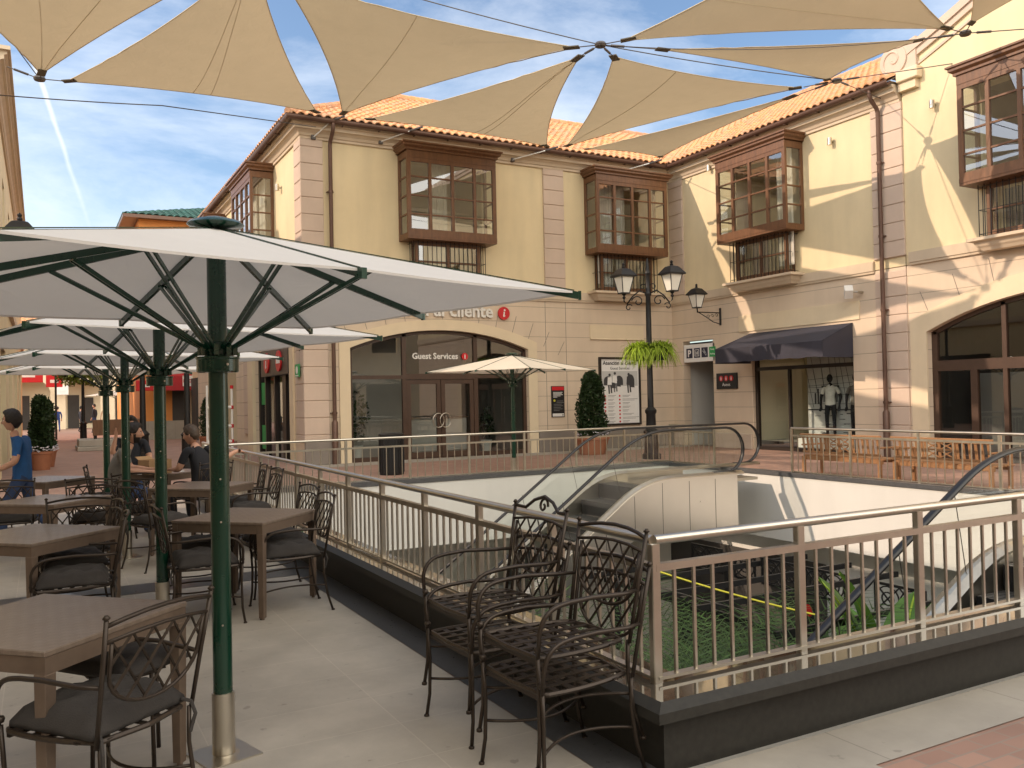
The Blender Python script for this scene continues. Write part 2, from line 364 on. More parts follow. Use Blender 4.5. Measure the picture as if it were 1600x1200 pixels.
leafmat('leaf_box', (.028,.055,.016)); leafmat('leaf_basket', (.30,.42,.035), var=.4); leafmat('leaf_palm', (.05,.10,.022), var=.6); leafmat('leaf_banana', (.085,.19,.028), var=.35)
leafmat('leaf_far', (.16,.20,.03)); leafmat('petal', (.65,.60,.62), var=.2)
# brick paving: shader brick pattern in world XY
def brickmat(name, c1, c2, cm, bw, bh, rot=0):
    m=mat(name,c1,.8,var=.1,vscale=1.2); t=m.node_tree; b=t.nodes['Principled BSDF']
    g=N(t,'ShaderNodeNewGeometry'); mp_=N(t,'ShaderNodeMapping'); mp_.inputs['Rotation'].default_value=(0,0,rot); t.links.new(g.outputs['Position'],mp_.inputs[0])
    br=N(t,'ShaderNodeTexBrick'); br.inputs['Scale'].default_value=1; br.inputs['Brick Width'].default_value=bw; br.inputs['Row Height'].default_value=bh
    br.inputs['Mortar Size'].default_value=.006; br.inputs['Color1'].default_value=(*c1,1); br.inputs['Color2'].default_value=(*c2,1); br.inputs['Mortar'].default_value=(*cm,1)
    t.links.new(mp_.outputs[0],br.inputs[0])
    n1=N(t,'ShaderNodeTexNoise'); n1.inputs['Scale'].default_value=1.3; n1.inputs['Detail'].default_value=7; t.links.new(g.outputs['Position'],n1.inputs[0])
    f=MT(t,'MULTIPLY_ADD',n1.outputs[0],.5,.75); sc=N(t,'ShaderNodeVectorMath',operation='SCALE'); t.links.new(br.outputs[0],sc.inputs[0]); t.links.new(f,sc.inputs[3])
    t.links.new(sc.outputs[0],b.inputs['Base Color']); return m
brickmat('brick_paving',(.36,.215,.16),(.28,.165,.125),(.27,.20,.16),.20,.10)
# clay tiles: colour changes from tile to tile
def tilemat(name,c,var=.3):
    m=mat(name,c,.85,var=var,vscale=4.2,bump=.3,bscale=30); t=m.node_tree; b=t.nodes['Principled BSDF']; src=b.inputs['Base Color'].links[0].from_socket
    g=N(t,'ShaderNodeNewGeometry'); f=MT(t,'MULTIPLY_ADD',g.outputs['Random Per Island'],.34,.80); sc=N(t,'ShaderNodeVectorMath',operation='SCALE'); t.links.new(src,sc.inputs[0]); t.links.new(f,sc.inputs[3])
    hs=N(t,'ShaderNodeHueSaturation'); t.links.new(MT(t,'MULTIPLY_ADD',g.outputs['Random Per Island'],.20,.86),hs.inputs['Saturation']); t.links.new(sc.outputs[0],hs.inputs['Color']); t.links.new(hs.outputs[0],b.inputs['Base Color']); return m
tilemat('clay_tile',(.62,.32,.155)); tilemat('green_tile',(.03,.10,.085))
# table top: woven square pattern
def wovenmat():
    m=mat('table_woven',(.20,.15,.115),.4,metal=.2,var=.12,vscale=8,coord='O'); t=m.node_tree; b=t.nodes['Principled BSDF']
    c=N(t,'ShaderNodeTexCoord'); ck=N(t,'ShaderNodeTexChecker'); ck.inputs['Scale'].default_value=28
    ck.inputs['Color1'].default_value=(.205,.158,.122,1); ck.inputs['Color2'].default_value=(.185,.140,.108,1)
    t.links.new(c.outputs['Object'],ck.inputs[0])
    t.links.new(ck.outputs[0],b.inputs['Base Color'])
    bn=N(t,'ShaderNodeBump'); bn.inputs['Distance'].default_value=.004; bn.inputs['Strength'].default_value=.6
    br=N(t,'ShaderNodeTexBrick'); br.inputs['Scale'].default_value=1; br.inputs['Brick Width'].default_value=.0714; br.inputs['Row Height'].default_value=.0357; br.inputs['Mortar Size'].default_value=.003
    t.links.new(c.outputs['Object'],br.inputs[0]); t.links.new(br.outputs['Fac'],bn.inputs['Height']); bn.invert=True; t.links.new(bn.outputs[0],b.inputs['Normal'])
wovenmat()
# ================================================================== setting: ground, pit
OX0, OX1, OY0, OY1 = 2.45, 12.6, 3.19, 15.75            # the opening down to the lower level
FY, WX, SX = 22.4, 18.2, 6.05                            # main facade plane, right wall plane, street side plane
def sheet(name, rects, z, m, thick=0.02):
    mb=MB()
    for x0,x1,y0,y1 in rects: mb.add([(x0,y0,z),(x1,y0,z),(x1,y1,z),(x0,y1,z)],[(0,1,2,3)])
    return tag(mb.build(name,m,fix=False),kind='structure')
B=400
sheet('brick_paving',[(-B,OX0-.1,-B,B),(OX1+.1,B,-B,B),(OX0-.1,OX1+.1,-B,OY0-.2),(OX0-.1,OX1+.1,OY1+.1,B)],0,'brick_paving')
sheet('terrace_floor',[(-3.2,2.13,-1.2,16.4)],.004,'terrace_tile')
sheet('granite_band',[(2.13,2.40,2.75,16.2),(-3.2,2.13,8.28,8.70),(-3.2,2.13,3.0-6,3.0-5.8)],.008,'granite_dark')
sheet('concrete_path',[(2.3,16.5,2.62,2.99),(2.13,2.4,-1.2,2.75),(2.4,3.2,-1.2,2.62)],.006,'grey_concrete')
sheet('pavement_strip',[(12.75,13.35,2.99,16.2),(2.4,12.75,16.0,17.3),(SX+.1,WX,FY-1.1,FY)],.006,'grey_concrete')
# curb: polished sloping top, bullnose, dark face - near side and left side are one mitred piece
mb=MB()
prof=[(0.0,.0),(0.0,.26),(-.095,.26),(-.095,.305),(-.045,.335),(.25,.335),(.25,-.15)]      # (inwards, z)
def curb_line(off): return [(OX1+.3,OY0-.16+off),(OX0-.09+off,OY0-.16+off),(OX0-.09+off,OY1+.05)]
for (a,za),(b,zb),mi in [(prof[i],prof[i+1],1 if i==4 else (0)) for i in range(len(prof)-1)]:
    p=curb_line(a); q=curb_line(b)
    for i in (0,1):
        mb.add([(*p[i],za),(*p[i+1],za),(*q[i+1],zb),(*q[i],zb)],[(0,1,2,3)],mi)
tag(mb.build('granite_curb',['granite_curb','granite_polished'],fix=True),kind='structure')
mb=MB()
mb.box(OX0-.1,OX1+.12,OY1-.02,OY1+.22,.035,.12); mb.box(OX1-.02,OX1+.2,OY0-.1,OY1-.02,.025,.10)
tag(mb.build('granite_edge','granite_dark'),kind='structure')
# white fascia walls of the opening and the lower level
ZF,ZL=-1.22,-4.7
mb=MB()
mb.box(OX0-.08,OX0+.02,OY0,OY1,ZF,.30); mb.box(OX0+.02,OX1,OY0+.06,OY0+.12,ZF,.30); mb.box(OX1,OX1+.1,OY0,OY1,ZF,.02); mb.box(OX0,OX1,OY1,OY1+.1,ZF,.03)
tag(mb.build('fascia_wall','white_wall'),kind='structure')
mb=MB()      # underside of the plaza round the opening
for x0,x1,y0,y1 in ((-3,OX0-.08,-2,20),(OX1+.1,17,-2,20),(OX0-.08,OX1+.1,-2,OY0+.06),(OX0-.08,OX1+.1,OY1+.1,20)): mb.box(x0,x1,y0,y1,ZF-.02,ZF+.2)
tag(mb.build('lower_ceiling','grey_wall'),kind='structure')
mb=MB(); mb.box(-3,17,-2,20,ZL-.2,ZL); tag(mb.build('lower_floor','interior_floor'),kind='structure')
mb=MB(); mb.box(-3.2,-3,-2,20,ZL,ZF); mb.box(13.3,13.5,-2,20,ZL,ZF); mb.box(-3,17,18.3,18.5,ZL,ZF); mb.box(-3,17,-2.2,-2,ZL,ZF)
tag(mb.build('lower_wall','grey_wall'),kind='structure')
# ================================================================== facade tools
def TM(u,w,z): return (u, FY-w, z)
def TR(u,w,z): return (WX-w, u, z)
def TS(u,w,z): return (SX-w, u, z)
def wallpanel(mb,u0,u1,z0,z1,ops,th=.3,mi=0):
    """wall slab between w=-th and w=0 with openings (ua,ub,za,zb,rise)"""
    cuts={u0,u1}
    for o in ops:
        ua,ub=o[0],o[1]; cuts|={ua,ub}
        if o[4]>0:
            for i in range(1,20): cuts.add(ua+(ub-ua)*i/20)
    cuts=sorted(c for c in cuts if u0-1e-6<=c<=u1+1e-6)
    def top(o,u):
        if o[4]<=0: return o[3]
        c=(o[0]+o[1])/2; h=(o[1]-o[0])/2; R=(h*h+o[4]**2)/(2*o[4]); return o[3]+o[4]-R+sqrt(max(R*R-(u-c)**2,0))
    def solid(u,a,b):
        m=(a+b)/2; iv=[(z0,z1)]; res=[]
        os=sorted([o for o in ops if o[0]-1e-6<=m<=o[1]+1e-6],key=lambda o:o[2]); z=z0
        for o in os:
            if o[2]>z+1e-6: res.append((z,o[2]))
            z=top(o,u)
        if z<z1-1e-6: res.append((z,z1))
        return res
    prev=None
    for a,b in zip(cuts[:-1],cuts[1:]):
        A=solid(a,a,b); Bv=solid(b,a,b)
        for (a0,a1),(b0,b1) in zip(A,Bv):
            mb.add([(a,0,a0),(b,0,b0),(b,0,b1),(a,0,a1),(a,-th,a0),(b,-th,b0),(b,-th,b1),(a,-th,a1)],
                   [(0,1,2,3),(4,7,6,5),(0,4,5,1),(3,2,6,7)],mi)
        if prev is None or [tuple(round(x,4) for x in q) for q in prev]!=[tuple(round(x,4) for x in q) for q in A]:
            for lst in ([A] if prev is None else [prev,A]):
                for c0,c1 in lst: mb.add([(a,0,c0),(a,-th,c0),(a,-th,c1),(a,0,c1)],[(0,1,2,3)],mi)
        prev=Bv
    for c0,c1 in prev: mb.add([(cuts[-1],0,c0),(cuts[-1],-th,c0),(cuts[-1],-th,c1),(cuts[-1],0,c1)],[(0,1,2,3)],mi)
def archband(mb,ua,ub,z0,zs,rise,wd,w0,w1,mi=0,n=24):
    """flat border round an arched opening"""
    c=(ua+ub)/2; h=(ub-ua)/2; R=(h*h+rise**2)/(2*rise); zc=zs+rise-R; a0=math.asin(h/R)
    inn=[(ua,z0)]+[(c+R*sin(-a0+2*a0*i/n),zc+R*cos(-a0+2*a0*i/n)) for i in range(n+1)]+[(ub,z0)]
    h2=h+wd; R2=R+wd; 
    a2=math.asin(min(1,h2/R2)); out=[(ua-wd,z0)]+[(c+R2*sin(-a2+2*a2*i/n),zc+R2*cos(-a2+2*a2*i/n)) for i in range(n+1)]+[(ub+wd,z0)]
    k=len(inn); vs=[(u,w1,z) for u,z in inn]+[(u,w1,z) for u,z in out]+[(u,w0,z) for u,z in inn]+[(u,w0,z) for u,z in out]
    fs=[]
    for i in range(k-1):
        fs.append((i,i+1,k+i+1,k+i)); fs.append((2*k+i,3*k+i,3*k+i+1,2*k+i+1)); fs.append((i,2*k+i,2*k+i+1,i+1)); fs.append((k+i,k+i+1,3*k+i+1,3*k+i))
    mb.add(vs,fs,mi)
def arcz(ua,ub,zs,rise,u):
    c=(ua+ub)/2; h=(ub-ua)/2; R=(h*h+rise**2)/(2*rise); return zs+rise-R+sqrt(max(R*R-(u-c)**2,0))
def quoin(name,T,u0,u1,z0,z1,par,step=.445,proud=.06,ph=.1,lab=None):
    mb=MB(); mb.T=T; z=z0; mb.box(u0+.01,u1-.01,-.02,proud-.025,z0,z1)
    e=math.ceil((z0+ph)/step)*step-ph
    while z<z1-.02:
        zn=min(e,z1); mb.cbox(u0,u1,-.015,proud,z+.008,zn-.008,.012); z=zn; e+=step
    return mb.build(name,'pinkish_stone',par,label=lab)
def cornice(T,u0,u1,par,zt=8.98,name='cornice',mit0=0,mit1=0):
    """classical moulding under the gutter, mitred ends (mit=+1 grows, -1 shrinks with projection)"""
    prof=[(-.02,zt-.42),(.05,zt-.42),(.05,zt-.36),(.08,zt-.34),(.11,zt-.28),(.18,zt-.22),(.24,zt-.20),(.24,zt-.12),(.30,zt-.09),(.30,zt-.03),(-.02,zt-.03)]
    mb=MB(); mb.T=T
    mb.prism(prof,lambda w,z:(u0-mit0*w,w,z),lambda w,z:(u1+mit1*w,w,z))
    return mb.build(name,'cornice_stone',par)
def gutter(T,u0,u1,par,z=8.98,w=.42,m0=0,m1=0):
    mb=MB(); mb.T=T; n=8
    prof=[(w+.085*cos(pi+pi*i/n),z+.10*sin(pi+pi*i/n)+.03) for i in range(n+1)]; prof+= [(w+.095,z+.045),(w+.075,z+.045)]+[(w+.07*cos(-pi*i/n),z+.085*sin(-pi*i/n)+.03) for i in range(1,n)]+[(w-.075,z+.04)]
    mb.prism(prof,lambda a,b:(u0-m0*a,a,b),lambda a,b:(u1+m1*a,a,b))
    k=int(abs(u1-u0)/1.0)
    for i in range(1,k):
        u=u0+(u1-u0)*i/k; mb.box(u-.012,u+.012,.30,w+.02,z-.085,z-.055)
    g=mb.build('gutter','copper_gutter',par,smooth=False); return g
def downpipe(T,u,w,z0,z1,par,wg=.42):
    mb=MB(); mb.T=T; r=.052
    mb.tube([(u,wg,z1-.02),(u,wg,z1-.16),(u,wg-.04,z1-.26),(u,w+.03,z1-.46),(u,w,z1-.56),(u,w,z0)],r,10)
    mb.lathe_=None
    for z in (z0+1.35,z0+3.6,z0+5.4,z0+7.2):
        if z<z1-.7: mb.tube([(u,w,z-.03),(u,w,z+.03)],r+.014,10); mb.box(u-.09,u+.09,-.01,w-.03,z-.012,z+.012)
    mb.tube([(u,w,z0),(u,w,z0+1.1),(u,w,z0+1.16)],[r+.03,r+.03,r],10)
    return mb.build('downpipe','copper_gutter',par,smooth='auto')
def roofplane(mb,eave0,eave1,upd,lenf,tw=.23,cr=.34,mi=0):
    """barrel tile rows. eave0->eave1 line, upd = direction up the slope, lenf(s)= (start,end) length up slope at distance s along eave"""
    e0=Vector(eave0); e1=Vector(eave1); L=(e1-e0).length; a=(e1-e0)/L; upd=Vector(upd).normalized(); nrm=a.cross(upd)
    if nrm.z<0: nrm=-nrm
    n=max(1,round(L/tw)); tw=L/n; prof=[(0,-.012),(.12,.022),(.25,.055),(.38,.068),(.5,.072),(.62,.068),(.75,.055),(.88,.022)]
    for i in range(n):
        s=(i+.5)*tw; l0,l1=lenf(s)
        if l1-l0<.1: continue
        rows=max(1,math.ceil((l1-l0)/cr)); base=i*tw
        for j in range(rows):
            t0=l0+j*cr; t1=min(l0+(j+1)*cr,l1)
            jit=random.uniform(-.006,.006); rj=random.uniform(-.004,.004)
            vs=[]
            for t,lift in ((t0-.02,.028),(t1,.0)):
                for f,h in prof+[(1,-.012)]: vs.append(e0+a*(base+f*tw+rj)+upd*(t)+nrm*(h+lift+jit))
            k=len(prof)+1
            mb.add(vs,[(q,q+1,k+q+1,k+q) for q in range(k-1)],mi)
            # front lip
            vs=[]
            for dn in (0,-.03):
                for f,h in prof+[(1,-.012)]: vs.append(e0+a*(base+f*tw+rj)+upd*(t0-.02)+nrm*(h+.028+jit+dn))
            mb.add(vs,[(q,k+q,k+q+1,q+1) for q in range(k-1)],mi)
    # sheet under the tiles
def ridge(mb,a,b,r=.11,mi=0):
    a=Vector(a); b=Vector(b); n=max(1,int((b-a).length/.38))
    for i in range(n):
        p=a+(b-a)*i/n; q=a+(b-a)*(i+1)/n; mb.tube([p,q],[r,r*.86],8,mi)
# ---- bay window ----------------------------------------------------
def panes(mb,T,u0,u1,w,z0,z1,nu,nz,st=.035,fr=.06,dep=.05,mi=0):
    """frame with glazing bars in the plane w"""
    mb.T=T
    mb.box(u0,u1,w-dep,w,z0,z0+fr,mi); mb.box(u0,u1,w-dep,w,z1-fr,z1,mi)
    for i in range(nu+1):
        u=u0+(u1-u0)*i/nu; t=fr*.75 if 0<i<nu else fr
        a,b=(u-t/2,u+t/2) if 0<i<nu else ((u,u+fr) if i==0 else (u-fr,u)); mb.box(a,b,w-dep-.004,w+.004,z0+fr,z1-fr,mi)
    for j in range(1,nz):
        z=z0+(z1-z0)*j/nz; mb.box(u0+fr,u1-fr,w-dep+.008,w-.008,z-st/2,z+st/2,mi)
def bay(T,u0,u1,par,near=-1,z0=6.02,z1=8.42,P=.68,curt=((.12,.34),(.5,.66)),lab=None):
    """projecting timber bay window with the barred window beneath it"""
    mb=MB(); panes(mb,T,u0,u1,P,z0+.16,z1-.20,4,4,fr=.11,st=.04,dep=.07)
    mb.box(u0,u1,0,P,z0,z0+.06); mb.box(u0+.0,u1,P-.07,P+.01,z0+.06,z0+.16); mb.box(u0,u1,P-.09,P+.01,z1-.20,z1)
    for ua,ub in ((u0,u0+.07),(u1-.07,u1)):
        mb.box(ua,ub,0,.09,z0+.06,z1); mb.box(ua,ub,.09,P-.07,z0+.06,z0+.16); mb.box(ua,ub,.09,P-.09,z1-.2,z1)
        for j in range(1,4):
            z=z0+.16+(z1-z0-.36)*j/4; mb.box(ua+.015,ub-.015,.09,P-.07,z-.02,z+.02)
    mb.box(u0,u1,0,P,z1-.02,z1+.01)
    fr=mb.build('bay_window','dark_wood',par,label=lab)
    mb=MB(); mb.T=T; k=[(0,.0),(.05,.0),(.05,.05),(.12,.10),(.12,.15),(.16,.17),(.16,.21),(0,.24)]
    for (a,za),(b,zb) in zip(k[:-1],k[1:]):
        A=[(u0-a,0),(u0-a,P+a),(u1+a,P+a),(u1+a,0)]; Bq=[(u0-b,0),(u0-b,P+b),(u1+b,P+b),(u1+b,0)]
        for i in range(3): mb.add([(A[i][0],A[i][1],z1+za),(A[i+1][0],A[i+1][1],z1+za),(Bq[i+1][0],Bq[i+1][1],z1+zb),(Bq[i][0],Bq[i][1],z1+zb)],[(0,1,2,3)])
    mb.add([(u0-.0,0,z1+.24),(u0,P,z1+.24),(u1,P,z1+.24),(u1,0,z1+.24)],[(0,1,2,3)])
    mb.build('cornice','dark_wood',fr,fix=True)
    mb=MB(); mb.T=T
    mb.add([(u0+.03,P-.035,z0+.1),(u1-.03,P-.035,z0+.1),(u1-.03,P-.035,z1-.1),(u0+.03,P-.035,z1-.1)],[(0,1,2,3)])
    for u in (u0+.035,u1-.035): mb.add([(u,.02,z0+.1),(u,P-.04,z0+.1),(u,P-.04,z1-.1),(u,.02,z1-.1)],[(0,1,2,3)])
    mb.build('pane','window_glass',fr,fix=False)
    for a,b in curt:
        mb=MB(); mb.T=T; ua=u0+(u1-u0)*a; ub=u0+(u1-u0)*b; n=36; vs=[];
        for i in range(n+1):
            u=ua+(ub-ua)*i/n; w=.18+.05*sin(i*1.55)+.02*sin(i*.7)
            vs+=[(u,w,z0-.9),(u,w,z1-.15)]
        mb.add(vs,[(2*i,2*i+2,2*i+3,2*i+1) for i in range(n)]); mb.build('curtain','curtain',fr,smooth=True,fix=False)
    # lower barred window
    la,lb=u0+.36,u1-.36; lz0,lz1=4.92,z0-.005; Q=.30
    mb=MB(); panes(mb,T,la,lb,Q,lz0,lz1,2,2,fr=.10,st=.035,dep=.06)
    for ua,ub in ((la,la+.06),(lb-.06,lb)):
        mb.box(ua,ub,0,.06,lz0,lz1); mb.box(ua,ub,.06,Q-.06,lz0,lz0+.08); mb.box(ua,ub,.06,Q-.06,lz1-.08,lz1); mb.box(ua+.01,ub-.01,.06,Q-.06,(lz0+lz1)/2-.018,(lz0+lz1)/2+.018)
    lo=mb.build('lower_window','dark_wood',par)
    mb=MB(); mb.T=T; mb.add([(la+.03,Q-.03,lz0+.05),(lb-.03,Q-.03,lz0+.05),(lb-.03,Q-.03,lz1-.05),(la+.03,Q-.03,lz1-.05)],[(0,1,2,3)])
    for u in (la+.03,lb-.03): mb.add([(u,.02,lz0+.05),(u,Q-.04,lz0+.05),(u,Q-.04,lz1-.05),(u,.02,lz1-.05)],[(0,1,2,3)])
    mb.build('pane','window_glass',lo,fix=False)
    mb=MB(); mb.T=T; G=.43
    for i in range(17):
        u=la-.1+(lb-la+.2)*i/16; mb.box(u-.007,u+.007,G-.007,G+.007,lz0-.03,lz1)
    for ua in (la-.1,lb+.1):
        for w in (.14,.28): mb.box(ua-.007,ua+.007,w-.007,w+.007,lz0-.03,lz1)
    for z in (lz0+.03,(lz0+lz1)/2,lz1-.05):
        mb.box(la-.1,lb+.1,G-.012,G+.012,z-.004,z+.004)
        for ua in (la-.1,lb+.1): mb.box(ua-.012,ua+.012,0,G,z-.004,z+.004)
    mb.build('grille','black_iron',lo)
    # moulded stone sill
    mb=MB(); mb.T=T; k=[(.30,4.66),(.36,4.68),(.40,4.78),(.50,4.82),(.50,4.88),(.0,4.885)]
    prev=(.26,4.60)
    base=[(la-.05,0),(la-.05,.26),(lb+.05,.26),(lb+.05,0)]
    for b,zb in [(.30,4.66),(.34,4.70),(.38,4.78),(.48,4.81),(.48,4.875)]:
        a,za=prev; A=[(la-.12-a+.26,0),(la-.12-a+.26,a+.06),(lb+.12+a-.26,a+.06),(lb+.12+a-.26,0)]; Bq=[(la-.12-b+.26,0),(la-.12-b+.26,b+.06),(lb+.12+b-.26,b+.06),(lb+.12+b-.26,0)]
        for i in range(3): mb.add([(*A[i],za),(*A[i+1],za),(*Bq[i+1],zb),(*Bq[i],zb)],[(0,1,2,3)])
        prev=(b,zb)
    b=.48; mb.add([(la-.12-b+.26,0,4.875),(la-.12-b+.26,b+.06,4.875),(lb+.12+b-.26,b+.06,4.875),(lb+.12+b-.26,0,4.875)],[(0,1,2,3)])
    a=.26; mb.add([(la-.12,0,4.60),(la-.12,a+.06,4.60),(lb+.12,a+.06,4.60),(lb+.12,0,4.60)],[(0,1,2,3)])
    mb.build('sill','cornice_stone',lo)
    return fr,(u0+.12,u1-.12,4.95,z1-.1)
def room(T,u0,u1,z0,z1,dep,par,m='interior_wall',w0=-.3):
    """a shallow room behind an opening"""
    mb=MB(); mb.T=T
    mb.add([(u0,w0,z0),(u1,w0,z0),(u1,w0-dep,z0),(u0,w0-dep,z0)],[(0,1,2,3)],1)
    mb.add([(u0,w0,z1),(u1,w0,z1),(u1,w0-dep,z1),(u0,w0-dep,z1)],[(0,1,2,3)])
    mb.add([(u0,w0-dep,z0),(u1,w0-dep,z0),(u1,w0-dep,z1),(u0,w0-dep,z1)],[(0,1,2,3)])
    for u in (u0,u1): mb.add([(u,w0,z0),(u,w0-dep,z0),(u,w0-dep,z1),(u,w0,z1)],[(0,1,2,3)])
    return mb.build('room',[m,'interior_floor'],par,fix=False)
# ================================================================== corner building (main facade + street side)
cbd=empty('shop_building',(SX,FY,0),'cream two storey corner building with terracotta roof over the Guest Services glass front','building')
ARC=(7.25,12.72,0,3.08,.52)
b1=(8.72,11.42); b2=(14.85,17.55); b5=(25.5,28.3)
mb=MB(); mb.T=TM
uo=[(b[0]+.12,b[1]-.12,6.1,8.3,0) for b in (b1,b2)]; lo=[(b[0]+.40,b[1]-.40,4.95,5.98,0) for b in (b1,b2)]
wallpanel(mb,SX,WX+.3,4.62,9.0,uo+lo)
mb.build('upper_wall','cream_plaster',cbd,label='cream rendered upper wall')
mb=MB(); mb.T=TM; wallpanel(mb,SX,WX,0,4.60,[ARC]); 
mb.build('lower_wall','beige_cladding',cbd)
mb=MB(); mb.T=TM; archband(mb,ARC[0],ARC[1],0,ARC[3],ARC[4],.30,0,.05); mb.build('arch_surround','cream_trim',cbd)
# radial joints over the arch
mb=MB(); mb.T=TM
c0=(ARC[0]+ARC[1])/2; h0=(ARC[1]-ARC[0])/2; R0=(h0*h0+ARC[4]**2)/(2*ARC[4]); zc0=ARC[3]+ARC[4]-R0
for i in range(-7,8):
    a=i*.073
    for t0,t1 in ((R0+.31,R0+.30+.55-abs(i)*.01),):
        u0_,z0_=c0+t0*sin(a),zc0+t0*cos(a); u1_,z1_=c0+t1*sin(a),zc0+t1*cos(a); mb.beam((u0_,.004,z0_),(u1_,.004,z1_),.012,.008)
mb.build('voussoir_joints','plinth_stone',cbd)
mb=MB(); mb.T=TM
for a,b in ((SX-.05,ARC[0]-.32),(ARC[1]+.32,WX-.02)):
    mb=MB(); mb.T=TM; mb.cbox(a,b,-.02,.07,0,.62,.015); mb.build('plinth','plinth_stone',cbd)
mb=MB(); mb.T=TM
for pr_ in ((.0,.075,4.60,4.80),(.0,.05,4.54,4.60),(.0,.05,4.80,4.84)): mb.box(SX-pr_[1],WX-.02-.0,pr_[0],pr_[1],pr_[2],pr_[3])
mb.build('string_course','cornice_stone',cbd)
quoin('corner_pilaster',TM,SX-.06,6.66,.62,4.53,cbd); quoin('corner_pilaster',TM,SX-.06,6.60,4.85,8.56,cbd)
quoin('pilaster',TM,13.36,14.08,4.85,8.56,cbd)
mb=MB(); mb.T=TM
for u in (13.36,14.08): mb.box(u-.006,u+.006,-.01,.006,.62,4.54)
mb.build('joint_line','plinth_stone',cbd)
mb=MB(); mb.T=TM; mb.box(14.95,17.0,.0,.035,3.42,3.86); mb.cbox(14.95,17.0,0,.05,3.40,3.44,.01); mb.build('flat_lintel','cream_trim',cbd)
cornice(TM,SX,WX,cbd,mit0=1,mit1=-1); gutter(TM,SX,WX,cbd,m0=1,m1=-1); downpipe(TM,6.78,.12,.0,8.98,cbd)
for (a,b),cu,lb in ((b1,((.30,.52),),None),(b2,((.12,.34),(.38,.52)),None)): bay(TM,a,b,cbd,curt=cu)
for b in (b1,b2): room(TM,b[0]-.4,b[1]+.4,4.90,8.6,2.6,cbd)
# street side of the same building
mb=MB(); mb.T=TS
wallpanel(mb,FY+.3,40.0,4.62,9.0,[(b5[0]+.12,b5[1]-.12,6.1,8.3,0),(b5[0]+.4,b5[1]-.4,4.95,5.98,0),(33.1,35.7,6.1,8.3,0)])
mb.build('side_wall','cream_plaster',cbd)
mb=MB(); mb.T=TS; wallpanel(mb,FY+.3,40.0,0,4.60,[(23.9,28.4,0,3.25,0),(31.5,36.5,0,3.25,0)]); mb.build('side_wall','beige_cladding',cbd)
mb=MB(); mb.T=TS; mb.box(FY-.0,40,0,.07,4.60,4.80); mb.build('string_course','cornice_stone',cbd)
quoin('corner_pilaster',TS,FY-.0,23.1,.62,4.53,cbd); quoin('corner_pilaster',TS,FY,23.0,4.85,8.56,cbd); quoin('pilaster',TS,29.2,30.0,.62,4.53,cbd); quoin('pilaster',TS,29.2,30.0,4.85,8.56,cbd)
mb=MB(); mb.T=TS; mb.box(28.4,29.15,0,.10,0,3.9); mb.box(23.5,23.9,0,.05,0,3.5); mb.box(23.9,28.4,0,.05,3.25,3.5); mb.build('shop_surround','cream_trim',cbd)
cornice(TS,FY,40,cbd,mit0=1); gutter(TS,FY,40,cbd,m0=1); bay(TS,b5[0],b5[1],cbd); room(TS,25,29,4.9,8.6,2.0,cbd,w0=-.32)
bay(TS,33.0,35.8,cbd); room(TS,32.8,36,4.9,8.6,2.0,cbd,w0=-.32)
mb=MB(); mb.T=TS; mb.box(23.9,24.05,-.25,-.1,0,3.25); mb.box(28.25,28.4,-.25,-.1,0,3.25); mb.box(24.05,28.25,-.25,-.1,3.1,3.25); mb.box(26.2,26.32,-.25,-.1,0,3.1); mb.box(27.4,27.5,-.25,-.1,0,3.1); mb.box(24.9,25.3,-.25,-.1,0,3.1)
sf=mb.build('shop_frame','black_frame',cbd)
mb=MB(); mb.T=TS; mb.add([(24.0,-.18,.05),(28.3,-.18,.05),(28.3,-.18,3.2),(24.0,-.18,3.2)],[(0,1,2,3)]); mb.build('pane','shop_glass',sf,fix=False)
room(TS,23.7,28.6,0.01,3.4,3,cbd,m='interior_grey',w0=-.32)
for z0,z1 in ((1.6,2.3),(.2,.95)):
    mb=MB(); mb.T=TS; mb.box(27.52,28.22,-.16,-.15,z0,z1); mb.build('window_sticker','sign_green',sf)
# roofs ---------------------------------------------------------------
ez=9.03; tanp=.53; run=5.0
mb=MB(); c=1/sqrt(1+tanp*tanp)
E0=(SX-.45,FY-.45,ez)
Lm=(WX+.6)-(SX-.45)
# south slope: left end is a hip, right end runs into the valley with the wing
def lf(s): 
    return (0,min(s,run)/c) 
roofplane(mb,E0,(WX-.45+run,FY-.45,ez),(0,1,tanp),lambda s:(max(0,(s-(WX-SX)))/c,min(s,run)/c))
# west slope along the street
roofplane(mb,E0,(SX-.45,41,ez),(1,0,tanp),lambda s:(0,min(s,run)/c))
ridge(mb,(SX-.45,FY-.45,ez+.05),(SX-.45+run,FY-.45+run,ez+.05+run*tanp)); ridge(mb,(SX-.45+run,FY-.45+run,ez+.07+run*tanp),(WX+6,FY-.45+run,ez+.07+run*tanp))
ridge(mb,(SX-.45+run,FY-.45+run,ez+.07+run*tanp),(SX-.45+run,41,ez+.07+run*tanp))
mb.build('roof','clay_tile',cbd,fix=False)
mb=MB()
mb.add([(SX-.38,FY-.38,ez-.02),(WX+6,FY-.38,ez-.02),(WX+6,FY-.38+run,ez-.02+run*tanp),(SX-.38+run,FY-.38+run,ez-.02+run*tanp)],[(0,1,2,3)])
mb.add([(SX-.38,FY-.38,ez-.02),(SX-.38,41,ez-.02),(SX-.38+run,41,ez-.02+run*tanp),(SX-.38+run,FY-.38+run,ez-.02+run*tanp)],[(0,1,2,3)])
mb.add([(SX-.38,FY-.38,ez-.03),(WX+.1,FY-.38,ez-.03),(WX+.1,FY+.2,ez-.03),(SX+.2,FY+.2,ez-.03),(SX+.2,41,ez-.03),(SX-.38,41,ez-.03)],[(0,1,2,3),(0,3,4,5)])
